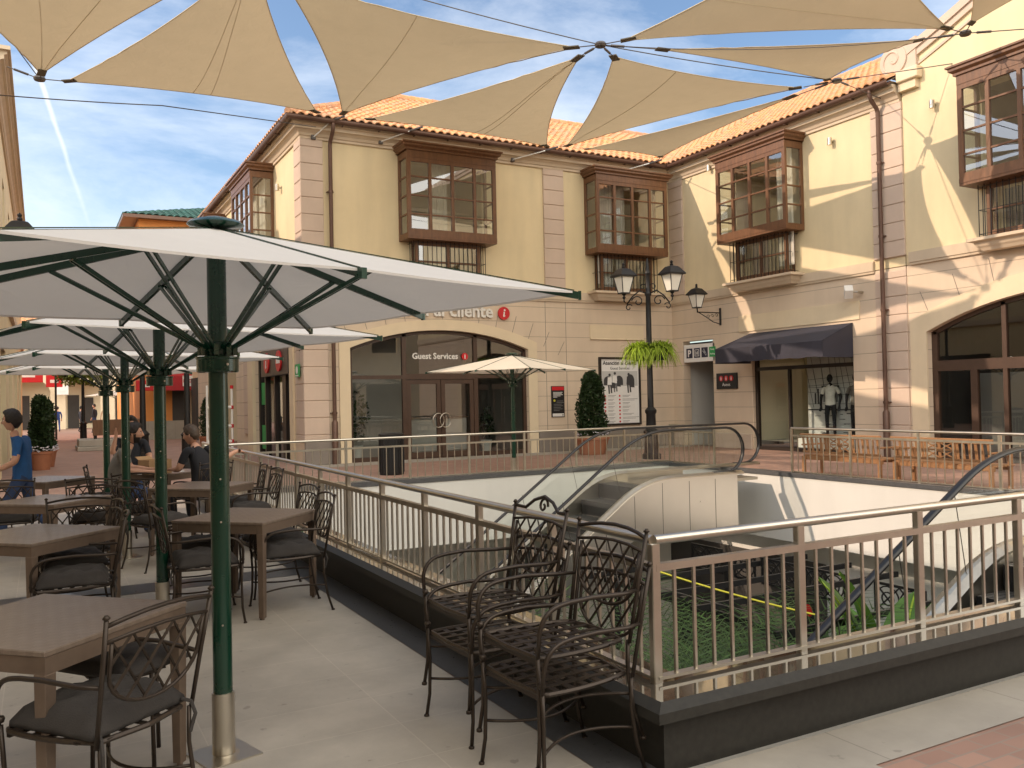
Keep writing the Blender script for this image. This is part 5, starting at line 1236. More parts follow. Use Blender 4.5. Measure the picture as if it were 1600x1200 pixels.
t=empty('napkin',(1.62,12.55,.745),'white paper napkin lying on the table by the man in black','napkin'); mb=MB(); mb.box(1.54,1.70,12.48,12.62,.746,.750); mb.build('sheet','white_plastic',t)
# ================================================================== parasols
def make_umbrella(clothname,scale=1):
    t=empty('parasol',(0,0,0),'','parasol')
    mb=MB(); mb.lathe([(.072,.0),(.072,.012),(.052,.014),(.052,.30),(.05,.30)],(0,0,0),20); mb.add([(-.13,-.13,.002),(.13,-.13,.002),(.13,.13,.002),(-.13,.13,.002),(-.13,-.13,.012),(.13,-.13,.012),(.13,.13,.012),(-.13,.13,.012)],[(0,3,2,1),(4,5,6,7),(0,1,5,4),(1,2,6,5),(2,3,7,6),(3,0,4,7)]); mb.build('ground_sleeve','steel',t,smooth='auto')
    mb=MB(); mb.lathe([(.044,.28),(.044,2.42),(.04,2.46)],(0,0,0),20); 
    for z in (.62,1.10,1.30): mb.tube([(-.02,-.047,z),(-.02,-.05,z)],.005,6,1)
    mb.build('pole',['green_paint','steel'],t,smooth='auto')
    mb=MB(); mb.lathe([(.05,1.80),(.092,1.80),(.096,1.805),(.096,1.86),(.100,1.865),(.100,1.873),(.06,1.876)],(0,0,0),24); mb.lathe([(.060,1.876),(.066,1.90),(.062,1.94),(.05,1.945)],(0,0,0),16)
    for k_ in range(8): a=k_*pi/4+.2; mb.box(cos(a)*.075-.012,cos(a)*.075+.012,sin(a)*.075-.012,sin(a)*.075+.012,1.88,1.93)
    mb.tube([(0,-.096,1.835),(0,-.101,1.835)],.006,8,1); mb.build('collar',['green_paint','steel'],t,smooth='auto')
    A=2.485; Z=2.15; HX=1.215; HY=1.18
    tips=[]
    for k_ in range(8):
        a=k_*pi/4; tips.append(Vector((HX*round(cos(a)*1.2),HY*round(sin(a)*1.2),Z)))
    for k_,tp in enumerate(tips):
        d=Vector((tp.x,tp.y,0)).normalized(); a=Vector((0,0,A-.03))+d*.06; b=tp*1.0; b.z=Z-.022
        mb=MB(); mb.beam(a,b+d*.02,.018,.034); mb.beam(b+d*.018,b+d*.032,.024,.042); rb=mb.build('rib','green_paint',t)
        L=(b-a).length; m_=a+(b-a)*(.50 if k_%2==0 else .44); m_.z-=.018; side=Vector((-d.y,d.x,0))
        mb=MB()
        for s_ in (-1,1): mb.beam(Vector((0,0,1.915))+d*.07+side*.012*s_,m_+side*.016*s_,.008,.018)
        mb.tube([m_-side*.026,m_+side*.026],.006,6); mb.build('strut','green_paint',rb)
    # canopy: slightly sagging panels between the ribs, with a short welt
    mb=MB(); n=8; 
    for k_ in range(8):
        a=tips[k_]; b=tips[(k_+1)%8]; ap=Vector((0,0,A)); vs=[]; m_=8
        for i in range(m_+1):
            for j in range(n+1):
                s_=i/m_; u=j/n; p=ap+(a*(1-u)+b*u-ap)*s_; p.z-=.024*sin(pi*u)*s_*(1-.60*s_); vs.append(p)
        mb.add(vs,[(i*(n+1)+j,i*(n+1)+j+1,(i+1)*(n+1)+j+1,(i+1)*(n+1)+j) for i in range(m_) for j in range(n)])
        vs=[a*(1-j/n)+b*(j/n)-Vector((0,0,.0096*sin(pi*j/n))) for j in range(n+1)]; k0=[v.copy() for v in vs]
        for v in k0: v.z-=.010
        mb.add(vs+k0,[(j,j+1,n+1+j+1,n+1+j) for j in range(n)])
    o=mb.build('canopy',clothname,t,smooth=True,fix=False)
    mb=MB()
    for tp in tips: 
        p0=Vector((0,0,A+.004)); p1=tp+Vector((0,0,.004)); mb.beam(p0,p1,.010,.004)
    mb.build('seam','green_paint',o)
    mb=MB(); mb.lathe([(.02,2.48),(.12,2.49),(.132,2.50),(.115,2.515),(.06,2.53),(.04,2.535),(.0,2.537)],(0,0,0),20); mb.build('cap','green_paint',t,smooth='auto')
    return t
UM=make_umbrella('umbrella_cloth'); UG='green framed parasols in a row over the cafe tables'
for x,y,r,l in ((.735,4.262,15.8,'nearest green parasol with its white canopy over the front tables'),(.80,7.15,15,'second parasol in the row, behind the nearest one'),(.80,10.3,16,'third parasol in the row'),(.80,13.5,15,'farthest parasol in the row')):
    place(UM,USED,(x,y,0),radians(r),l,UG)
UF=make_umbrella('umbrella_cloth_far')
UF['label']='single cream parasol standing in front of the Guest Services doors'; UF.location=(9.25,17.0,0); UF.rotation_euler=(0,0,radians(28)); UF.scale=(1.13,1.13,1.05)
FARU=copy_tree(UF); FARU['label']='small white parasol far down the street'; FARU.location=(4.45,62,0); FARU.scale=(1.25,1.25,1.1)
# ================================================================== shade sails
HUBS={'A':(9.80,14.07,8.60),'B':(.04,20.38,8.50),'C':(16.67,10.96,8.90)}
def sail(v,label,sag=.054,bulge=.35,seams=((0,.5),),nn=14,grp='cream shade sails stretched over the square'):
    """three corners; edges curve inwards, cloth hangs a little"""
    v=[Vector(p) for p in v]; cen=(v[0]+v[1]+v[2])/3; nrm=(v[1]-v[0]).cross(v[2]-v[0]).normalized()
    if nrm.z<0: nrm=-nrm
    t=empty('shade_sail',tuple(cen),label,'shade sail',grp)
    def pt(a,b,c):
        p=v[0]*a+v[1]*b+v[2]*c
        # pull the edges in: each edge bows towards the centroid, fading inwards
        for (x,y,z_),(i,j) in (((a,b,c),(0,1)),((b,c,a),(1,2)),((c,a,b),(2,0))):
            e=(v[i]+v[j])/2; k_=4*x*y; p=p+(cen-e)*sag*2.0*k_*(1-z_)**2.2
        s_=27*a*b*c
        rip=.0
        for w_ in (a,b,c):
            if w_>.5: rip+=.035*(w_-.5)*sin(34*atan2(b+1e-6 if w_!=b else c+1e-6,(c if w_==a else a)+.15))
        return p-nrm*(bulge*.35*s_)+nrm*rip
    idx={};vs=[]
    for i in range(nn+1):
        for j in range(nn+1-i):
            idx[i,j]=len(vs); vs.append(pt(i/nn,j/nn,(nn-i-j)/nn))
    fs=[]
    for i in range(nn):
        for j in range(nn-i):
            fs.append((idx[i,j],idx[i+1,j],idx[i,j+1]))
            if i+j<nn-1: fs.append((idx[i+1,j],idx[i+1,j+1],idx[i,j+1]))
    mb=MB(); mb.add(vs,fs); o=mb.build('cloth','sail_cloth',t,smooth=True,fix=False)
    mb=MB(); k_=22
    for q in range(3):
        line=[]
        for i in range(k_+1):
            w_=[0,0,0]; w_[q]=1-i/k_; w_[(q+1)%3]=i/k_; line.append(pt(*w_))
        mb.tube(line,.010,5)
    mb.build('hem','sail_hem',t,smooth=True)
    for q,f in seams:
        mb=MB(); line=[]
        for i in range(17):
            s_=i/16; w_=[0,0,0]; w_[q]=1-s_; w_[(q+1)%3]=s_*f; w_[(q+2)%3]=s_*(1-f); line.append(pt(*w_)-nrm*.004)
        mb.tube(line,.006,4,flat=(1,1)); mb.build('seam','sail_hem',t)
    for q in range(3):
        mb=MB(); w_=[.0]*3; w_[q]=1; p=pt(*w_); 
        w1=[.02]*3; w1[q]=.96; p1=pt(*w1); mb.beam(p-(p1-p)*.3,p1,.16,.02); mb.build('corner_patch','sail_patch',t)
    return t
mat('sail_hem',(.50,.41,.26),.8,var=.05); mat('sail_patch',(.10,.085,.06),.7,var=.1)
sail([(.07,20.09,8.5),(-2.447,16.227,9.0),(3.919,13.186,9.2)],'leftmost cream shade sail, cut by the top left corner of the picture',seams=((0,.62),(0,.35)))
sail([(.526,20.31,8.5),(3.284,14.915,9.3),(6.30,21.75,9.08)],'cream sail from the left cable hub to the corner of the main building',seams=((1,.45),(1,.52)))
sail([(3.882,15.5,9.3),(9.45,14.43,8.62),(6.92,21.6,9.08)],'big cream sail left of the middle cable hub',seams=((2,.55),))
sail([(9.75,14.75,8.6),(7.60,21.6,9.04),(13.07,21.6,8.98)],'cream sail between the middle hub and the main eave, left of the sky gap',seams=((0,.45),(0,.40)))
sail([(10.37,14.44,8.6),(13.74,21.6,9.07),(15.205,14.03,8.56)],'cream sail between the middle hub and the right hand roof, right of the sky gap',seams=((1,.35),))
sail([(14.42,21.6,9.06),(15.25,14.23,8.44),(16.06,20.13,8.63)],'low narrow sail just above the inner corner of the two roofs',sag=.06,bulge=.15,seams=())
sail([(10.10,13.69,8.6),(16.15,10.97,8.9),(12.83,10.22,10.2)],'uppermost cream sail, right of the middle hub, cut by the top edge',seams=((1,.35),))
sail([(11.0,13.74,8.6),(16.13,11.57,8.9),(15.75,13.68,8.70)],'thin long sail pointing at the scrolled gable',sag=.06,seams=())
sail([(16.35,10.64,8.9),(14.32,9.31,10.0),(18.2,8.82,10.0)],'small sail tip at the top right corner',seams=())
def hub(p,label,arms):
    t=empty('cable_hub',p,label,'cable hub','steel hubs that hold the sail cables'); p=Vector(p); mb=MB(); mb.lathe([(.10,-.04),(.12,0),(.10,.04)],p,12); mb.build('ring','cable',t)
    mb=MB()
    for q in arms:
        q=Vector(q); d=(q-p).normalized(); L=(q-p).length; mb.tube([p,q],.011,5)
        if L>.6: mb.tube([p+d*.22,p+d*.50],.025,6)
    mb.build('turnbuckles','cable',t)
    return t
A_,B_,C_=HUBS['A'],HUBS['B'],HUBS['C']
hub(A_,'steel cable hub in the middle of the picture where five sails meet',[(9.45,14.43,8.62),(9.75,14.75,8.6),(10.37,14.44,8.6),(10.10,13.69,8.6),(11.0,13.74,8.6)])
hub(B_,'steel cable hub at the upper left against the sky',[(.07,20.09,8.5),(.526,20.31,8.5),(-.55,20.5,8.7)])
hub(C_,'steel cable hub in front of the scrolled gable',[(16.15,10.97,8.9),(16.13,11.57,8.9),(16.35,10.64,8.9),(18.15,9.9,8.9)])
D_=(15.97,13.61,8.70)
hub(D_,'steel cable hub in front of the tiled roof edge of the wing',[(15.30,13.97,8.57),(15.33,14.15,8.46),(15.80,13.66,8.70),(18.1,14.1,8.75),(18.2,12.3,9.0)])
def cableo(pts,label,r=.011):
    mb=MB(); mb.tube(pts,r,5); return tag(mb.build('steel_cable','cable'),label,'cable')
def sagl(a,b,s,n=10): a,b=Vector(a),Vector(b); return [a+(b-a)*i/n-Vector((0,0,s*4*(i/n)*(1-i/n))) for i in range(n+1)]
cableo(sagl((5.0,16.5,10.1),A_,.05),'thin steel cable running up left from the middle hub')
cableo(sagl(A_,D_,.05),'thin steel cable from the middle hub to the hub by the wing roof')
cableo(sagl((-.95,18.2,7.35),(2.2,18.6,7.7),.02)+[(6.3,21.9,8.75)],'thin cable under the sails at the upper left')
cableo(sagl(B_,(-.9,19.6,9.6),.02),'short cable from the left hub to the left hand building')
cableo(sagl((16.06,20.13,8.63),(17.3,21.9,9.05),.01),'short cable holding the low narrow sail to the inner corner of the roofs')
cableo(sagl(C_,A_,.2),'long cable between the middle hub and the right hub',.008)
for a,b,l in (((6.75,21.99,9.0),(6.35,22.3,8.60),'first sail anchor rod under the main eave, at the corner pipe'),((8.9,21.9,8.98),(8.2,22.28,8.7),'second sail anchor rod under the main eave'),((13.2,21.9,8.95),(12.3,22.28,8.68),'third sail anchor rod under the main eave'),((17.0,21.85,8.98),(16.0,22.28,8.68),'sail anchor rod under the main eave beside the inner corner')):
    t=empty('anchor_rod',b,l,'anchor rod'); mb=MB(); mb.tube([a,b],.018,7); mb.build('rod','white_plastic',t); mb=MB(); mb.cbox(b[0]-.06,b[0]+.06,b[1]-.02,b[1]+.10,b[2]-.06,b[2]+.06,.01); mb.build('anchor_plate','cable',t)
    mb=MB(); mb.tube([a,(a[0]+.25,a[1]-.3,a[2]+.06)],.03,7); mb.build('turnbuckle','cable',t)
# ================================================================== people
def person(loc,rz,pose,cloth,label,h=1.72,hair='hair_dark',hairlen=0,group=None,name='person',skinm='skin',lod=2):
    """one continuous skinned body; pose gives joint positions (x fwd, y left, z up) for a 1.75 m body, scaled to h"""
    s_=h/1.75; root=empty(name,(0,0,0),label,'person',group)
    J=dict(pelvis=(0,0,.95),waist=(0,0,1.10),chest=(0,0,1.30),neck=(.0,0,1.47),head0=(.01,0,1.53),head=(.02,0,1.64),
        shL=(0,.165,1.40),shR=(0,-.165,1.40),elL=(-.02,.24,1.14),elR=(-.02,-.24,1.14),wrL=(.05,.25,.90),wrR=(.05,-.25,.90),haL=(.08,.25,.82),haR=(.08,-.25,.82),
        hiL=(0,.09,.90),hiR=(0,-.09,.90),knL=(.02,.10,.50),knR=(.02,-.10,.50),anL=(0,.10,.09),anR=(0,-.10,.09),toL=(.15,.11,.04),toR=(.15,-.11,.04))
    J.update({k_:v_ for k_,v_ in pose.items() if k_!='look'})
    Rr=dict(pelvis=.135,waist=.125,chest=.150,neck=.062,head0=.052,shL=.062,shR=.062,elL=.045,elR=.045,wrL=.03,wrR=.03,haL=.034,haR=.034,hiL=.09,hiR=.09,knL=.058,knR=.058,anL=.042,anR=.042,toL=.035,toR=.035)
    Hc=Vector(J.pop('head')); names=list(J); E=[('pelvis','waist'),('waist','chest'),('chest','neck'),('neck','head0')]
    for q in 'LR': E+=[('chest','sh'+q),('sh'+q,'el'+q),('el'+q,'wr'+q),('wr'+q,'ha'+q),('pelvis','hi'+q),('hi'+q,'kn'+q),('kn'+q,'an'+q),('an'+q,'to'+q)]
    vs=[Vector(J[n])*s_ for n in names]; rad=[Rr[n]*s_ for n in names]; es=[(names.index(a),names.index(b)) for a,b in E]
    # short finger chains and thumb at each hand
    for q in 'LR':
        hi_=names.index('ha'+q); wr=Vector(J['wr'+q]); ha=Vector(J['ha'+q]); d=(ha-wr).normalized(); sd=d.cross(Vector((0,0,1)))
        sd=sd.normalized() if sd.length>.1 else Vector((1,0,0)); 
        for f,(o,l) in enumerate(((-.027,.075),(-.009,.085),(.009,.08),(.027,.062))):
            p1=ha+sd*o+d*.03; p2=p1+d*l*.5+Vector((0,0,-.012)); vs+= [p1*s_,p2*s_]; rad+=[.010*s_,.008*s_]; k=len(vs); es+=[(hi_,k-2),(k-2,k-1)]
        p1=ha+sd*-.045; p2=p1+d*.04-sd*.012; vs+=[p1*s_,p2*s_]; rad+=[.012*s_,.009*s_]; k=len(vs); es+=[(names.index('wr'+q),k-2),(k-2,k-1)]
    me=bpy.data.meshes.new('body'); me.from_pydata(vs,es,[]); o=bpy.data.objects.new('body',me); COL.objects.link(o)
    sm=o.modifiers.new('skin','SKIN'); sm.use_smooth_shade=True; sm.branch_smoothing=.6
    for i,v in enumerate(me.skin_vertices[0].data): v.radius=(rad[i],rad[i]); v.use_root=(i==0)
    sub=o.modifiers.new('sub','SUBSURF'); sub.levels=2 if lod>2 else 1; sub.render_levels=sub.levels
    bpy.context.view_layer.update(); dg=bpy.context.evaluated_depsgraph_get(); bm_=bpy.data.meshes.new_from_object(o.evaluated_get(dg)); o.modifiers.clear(); o.data=bm_
    bpy.data.meshes.remove(me); bm_.name='body'
    hc=Hc*s_; hd=Vector(pose.get('look',(1,0,0))).normalized(); sd_=Vector((0,0,1)).cross(hd).normalized(); up_=hd.cross(sd_).normalized()
    # sculpted head, joined to the body mesh
    def g2(a,b,a0,b0,sa,sb): return math.exp(-((a-a0)/sa)**2-((b-b0)/sb)**2)
    def headpt(az,el,off=0.0):
        d=Vector((cos(el)*cos(az),cos(el)*sin(az),sin(el))); A,Bw,Hh=.096,.076,.120
        R_=1/sqrt((d.x/A)**2+(d.y/Bw)**2+(d.z/Hh)**2); e_=math.degrees(el); z_=abs(math.degrees(az)); 
        R_+=.024*g2(z_,e_,0,-13,8,9)+.010*g2(z_,e_,0,2,7,14)+.006*g2(z_,e_,18,17,16,6)-.010*g2(z_,e_,21,6,11,7)+.006*g2(z_,e_,0,-38,17,4)-.004*g2(z_,e_,0,-44,15,3)+.010*g2(z_,e_,0,-60,22,10)+.003*g2(z_,e_,42,-14,14,12)
        q=d*(R_+off)
        if q.z<-.02: k_=min(1,(-q.z-.02)/.09); q.y*=1-.22*k_; q.x*=1-.10*k_ if q.x>0 else 1-.35*k_
        return hc+(hd*q.x+sd_*q.y+up_*q.z)*s_
    def shell(nA,nE,fn,el0=-pi/2+.02,el1=pi/2-.02):
        vs=[fn(-pi+2*pi*i/nA,el0+(el1-el0)*j/nE) for j in range(nE+1) for i in range(nA)]
        return vs,[(j*nA+i,j*nA+(i+1)%nA,(j+1)*nA+(i+1)%nA,(j+1)*nA+i) for j in range(nE) for i in range(nA)]+[tuple(range(nA-1,-1,-1)),tuple(nE*nA+i for i in range(nA))]
    nA,nE=(40,34) if lod>1 else (14,10)
    hv,hf=shell(nA,nE,headpt)
    bmj=bmesh.new(); bmj.from_mesh(bm_); nb0=len(bmj.faces); nv=[bmj.verts.new(v) for v in hv]
    for f in hf: bmj.faces.new([nv[i] for i in f])
    bmj.to_mesh(bm_); bmj.free()
    bm_.materials.clear()
    for m_ in (skinm,cloth.get('top','shirt_grey'),cloth.get('legs','jeans'),cloth.get('shoes','cloth_dark')): bm_.materials.append(MATS[m_])
    segs=[(Vector(J[a])*s_,Vector(J[b])*s_,a,b) for a,b in E]; short=cloth.get('short',True)
    for p in bm_.polygons:
        if p.index>=nb0: p.material_index=0; p.use_smooth=True; continue
        c=p.center; best=None
        for a,b,na,nb_ in segs:
            ab=b-a; t_=max(0,min(1,(c-a).dot(ab)/max(ab.length_squared,1e-9))); d=(c-(a+ab*t_)).length/(Rr[na]*(1-t_)+Rr[nb_]*t_)
            if best is None or d<best[0]: best=(d,na,nb_,t_)
        _,na,nb_,t_=best; mi=1
        if nb_=='head0' or na=='neck': mi=0
        elif na in ('pelvis','waist') and nb_ in ('waist','chest','hiL','hiR') and c.z<(Vector(J['pelvis']).z-.03)*s_: mi=2
        elif na=='pelvis' and nb_[:2]=='hi' and c.z>=(Vector(J['pelvis']).z-.03)*s_: mi=1
        elif na=='chest' and nb_=='neck' and t_>.9: mi=0
        elif na[:2]=='sh': mi=1 if (not short or t_<.75) else 0
        elif na[:2]=='el': mi=1 if (not short and t_<.9) else 0
        elif na[:2]=='wr': mi=0
        elif na[:2]=='hi' or na[:2]=='kn' or na=='pelvis' and nb_[:2]=='hi': mi=2
        elif na[:2]=='an': mi=3
        p.material_index=mi; p.use_smooth=True
    o.parent=root
    rr=random.Random(len(label)); ph_=[rr.uniform(0,6) for _ in range(6)]
    def hairpt(az,el):
        z_=abs(math.degrees(az)); e_=math.degrees(el)
        line=42 if z_<38 else (42-(z_-38)*1.15 if z_<75 else (-0.5 if z_<100 else -0.5-(z_-100)*.9)); line-=hairlen*(35 if z_>60 else -2); line=max(line,-42-hairlen*20)
        m_=max(0,min(1,(e_-line)/7+.3)); no_=.004*sin(9*az+ph_[0])*sin(11*el+ph_[1])+.003*sin(23*az+ph_[2])*cos(19*el+ph_[3])+.002*sin(41*az+ph_[4])
        vol=.012+.012*max(0,sin(el))+hairlen*.018+.010*g2(z_,e_,0,55,40,16)
        return headpt(az,el,-.012+m_*(.012+vol+no_))
    if hair:
        mb=MB(); v_,f_=shell(nA,nE,hairpt); mb.add(v_,f_); mb.build('hair',hair,root,smooth=True)
    if cloth.get('beard'):
        def beardpt(az,el):
            z_=abs(math.degrees(az)); e_=math.degrees(el); m_=1 if (e_<-27-6*math.exp(-(z_/18)**2)*0 and z_<95 and not(z_<13 and -43<e_<-34)) or (z_>70 and z_<92 and e_<0) else 0
            return headpt(az,el,-.006+m_*(.0085+.0015*sin(30*az)*sin(30*el)))
        mb=MB(); v_,f_=shell(nA,nE,beardpt); mb.add(v_,f_); mb.build('beard',hair,root,smooth=True)
    if lod>1 and skinm=='skin':
        mb=MB(); mw=MB(); br=MB()
        for q in (-1,1):
            e=headpt(q*radians(20),radians(5),-.004); f_=headpt(q*radians(20),radians(5),.004)
            mw.lathe([(.002*s_,-.007*s_),(.011*s_,-.004*s_),(.013*s_,0),(.011*s_,.004*s_),(.002*s_,.007*s_)],e,10); mb.lathe([(.001,-.005*s_),(.0055*s_,-.002*s_),(.0055*s_,.002*s_),(.001,.005*s_)],e+hd*.0105*s_,8)
            br.tube([headpt(q*radians(a_),radians(17-abs(a_-20)*.12),.003) for a_ in (9,16,24,33)],.0035*s_,5)
        mw.build('eyes','sign_white',root,smooth=True); mb.build('pupils','hair_dark',root,smooth=True); br.build('eyebrows',hair or 'hair_dark',root)
        mb=MB()
        for q in (-1,1):
            c_=headpt(q*radians(96),radians(-2),.0); mb.tube([c_+(hd*x_+up_*z_)*s_+sd_*q*.006*s_ for x_,z_ in ((.008,.018),(-.008,.030),(-.020,.020),(-.018,0),(-.006,-.022),(.004,-.026))],.0065*s_,6); mb.lathe([(.004*s_,-.018*s_),(.012*s_,0),(.004*s_,.020*s_)],c_-hd*.006*s_,8)
        mb.build('ears',skinm,root,smooth=True)
    root.location=loc; root.rotation_euler=(0,0,rz); return root
SIT=dict(pelvis=(0,0,.55),waist=(.0,0,.72),chest=(.03,0,.92),neck=(.06,0,1.10),head0=(.08,0,1.16),head=(.10,0,1.27),shL=(.04,.18,1.05),shR=(.04,-.18,1.05),
    elL=(.12,.25,.80),elR=(.12,-.25,.80),wrL=(.36,.18,.78),wrR=(.36,-.18,.78),haL=(.44,.15,.78),haR=(.44,-.15,.78),hiL=(.05,.09,.53),hiR=(.05,-.09,.53),knL=(.46,.12,.53),knR=(.46,-.12,.53),anL=(.40,.12,.09),anR=(.40,-.12,.09),toL=(.55,.12,.04),toR=(.55,-.12,.04))
person((.74,12.0,0),radians(-6),dict(SIT,waist=(.05,0,.73),chest=(.14,0,.92),neck=(.23,0,1.09),head0=(.25,0,1.14),head=(.275,0,1.25),shL=(.15,.19,1.05),shR=(.15,-.19,1.05),elL=(.22,.27,.82),elR=(.20,-.28,.82),wrL=(.46,.20,.79),wrR=(.44,-.22,.79),haL=(.53,.16,.79),haR=(.51,-.18,.79)),dict(top='shirt_grey',legs='jeans',beard=True),'bearded man in a grey short sleeved shirt sitting at the table and looking right',h=1.82,lod=3)
person((1.83,11.9,0),radians(118),dict(SIT,chest=(.06,0,.92),neck=(.12,0,1.07),head0=(.15,.01,1.12),head=(.18,.02,1.215),look=(1,.45,-.15),elR=(-.02,-.35,.90),wrR=(.0,-.54,.99),haR=(.0,-.61,.97)),dict(top='shirt_black',legs='cloth_dark'),'man in a black shirt seen from behind, one arm stretched to the railing',h=1.80,hair='hair_brown',lod=3)
person((1.22,14.7,0),radians(-95),dict(SIT,elR=(.16,-.26,.88),wrR=(.12,-.20,1.12),haR=(.12,-.20,1.20),head=(.10,0,1.28)),dict(top='cloth_dark',legs='jeans'),'dark curly haired person with one hand raised, behind the bearded man',h=1.84,hairlen=.6,lod=3)
person((-.20,11.45,0),radians(165),dict(chest=(.05,0,1.28),neck=(.08,0,1.44),head0=(.10,0,1.50),head=(.115,0,1.61),elL=(.0,.27,1.12),elR=(.05,-.26,1.12),wrL=(.26,.24,1.00),wrR=(.28,-.18,1.02),haL=(.34,.22,1.00),haR=(.36,-.14,1.02),knL=(.20,.10,.52),knR=(-.08,-.10,.50),anL=(.18,.10,.09),anR=(-.38,-.10,.18),toL=(.32,.10,.04),toR=(-.28,-.10,.06)),dict(top='shirt_blue',legs='jeans'),'dark haired person in a blue T-shirt walking out of the picture on the left',h=1.64,hairlen=.5,lod=3)
# far walkers
WALK=dict(knL=(.14,.09,.50),anL=(.22,.09,.08),toL=(.36,.09,.04),knR=(-.02,-.09,.5),anR=(-.24,-.09,.14),toR=(-.12,-.09,.04))
k=0
for x,y,rz,top,legs,l,h in ((.30,66,70,'cloth_blue','cloth_blue','far walker in blue, left one of the pair by the hedge planter',1.72),(.95,66,95,'cloth_blue','cloth_blue','far walker in blue, right one of the pair by the hedge planter',1.7),
    (-.25,62,260,'shirt_black','cloth_dark','far person in black beside the tall hedge planter',1.7),(2.25,63,30,'cloth_dark','cloth_dark','far person in dark clothes just left of the street lamp',1.7),
    (2.95,61,150,'cloth_dark','jeans','far man in a dark jacket right of the street lamp',1.82),(3.5,60,80,'cloth_cream','cloth_dark','far person in a cream jacket seen from behind',1.74)):
    person((x,y,0),radians(rz),WALK if k%2 else {},dict(top=top,legs=legs,short=False),l,h=h,lod=1); k+=1
# mannequins in the window
def mann(y,x,l,top,rz=200,name='mannequin'):
    p=person((x,y,.36),radians(rz),dict(elL=(-.04,.27,1.15),elR=(-.04,-.27,1.15)),dict(top=top,legs='shirt_black',short=True,shoes='shirt_black'),l,h=1.74,hair=None,skinm='shirt_black',name=name); p['category']='mannequin'; return p
mann(16.55,WX+.62,'mannequin in a white shirt and black trousers, left one in the window','cloth_white'); mann(15.85,WX+.80,'mannequin in grey behind the white shirted one in the window','shirt_grey')
# ================================================================== planting
def hedge(loc,r,z0,z1,n,label,size=.045,pot=True,grp=None,col='leaf_box',cat='potted tree',taper=.25,flowers=False):
    t=empty('potted_tree',loc,label,cat,grp); x,y,_=loc
    if pot:
        mb=MB(); mb.lathe([(r*.72,0),(r*.74,.02),(r*.98,.42),(r*1.06,.43),(r*1.06,.50),(r*.96,.50),(r*.95,.44)],(x,y,0),24); mb.build('pot','terracotta_pot',t,smooth='auto')
        mb=MB(); mb.lathe([(.001,.44),(r*.93,.45)],(x,y,0),20); mb.build('soil','soil',t)
    mb=MB(); mb.tube([(x,y,.4),(x+.02,y,z0+.2),(x,y,z1-.3)],[.04,.03,.01],8)
    for i in range(14):
        a=random.uniform(0,2*pi); z=random.uniform(z0,z1-.3); mb.tube([(x,y,z),(x+cos(a)*r*.7,y+sin(a)*r*.7,z+.2)],[.012,.004],5)
    mb.build('trunk','bark',t)
    mb=MB()
    for _ in range(n):
        u=random.random(); z=z0+(z1-z0)*u; a=random.uniform(0,2*pi)
        env=r*(1-taper*u**2)*(.86+.16*sin(a*3+z*5)+.08*sin(a*7-z*11)); 
        if u>.85: env*=sqrt(max(0,1-((u-.85)/.15)**2))*.9+.1
        rr_=env*sqrt(random.random())**.55; q=Vector((x+rr_*cos(a),y+rr_*sin(a),z+random.gauss(0,.03)))
        s=size*random.uniform(.6,1.35); d=Vector((random.gauss(cos(a)*.7,.6),random.gauss(sin(a)*.7,.6),random.gauss(.4,.6))).normalized(); b=d.cross(Vector((random.gauss(0,1),random.gauss(0,1),random.gauss(0,1)))).normalized()
        mb.add([q-d*s,q+b*s*.42,q+d*s,q-b*s*.42],[(0,1,2,3)])
    f=mb.build('crown',col,t,fix=False)
    if flowers:
        mb=MB()
        for _ in range(90):
            a=random.uniform(0,2*pi); q=Vector((x+cos(a)*r*random.uniform(.7,1.15),y+sin(a)*r*random.uniform(.7,1.15),.5+random.uniform(-.02,.14))); s=.035
            mb.add([q+Vector((s,0,0)),q+Vector((0,s,.02)),q-Vector((s,0,0)),q-Vector((0,s,.02))],[(0,1,2,3)])
        mb.build('flowers','petal',t,fix=False)
    return t
hedge((-.03,26.3,0),.29,.55,1.95,6500,'tall clipped dark bush in a terracotta pot on the left of the street',flowers=True,size=.05)
hedge((.10,27.5,0),.27,.55,1.85,2500,'second clipped bush in a terracotta pot just behind the first',size=.05,flowers=True)
hedge((13.75,20.6,0),.48,.55,2.32,7500,'dark clipped bush in a terracotta planter right of the cream parasol',taper=.45,flowers=True,size=.05)
hedge((5.35,33.0,0),.35,.5,1.9,2200,'dark potted bush beside the grey lamp column on the street',size=.05)
hedge((4.9,48.0,0),.5,.5,2.1,1800,'potted bush farther down the street by the red canopy',size=.07)
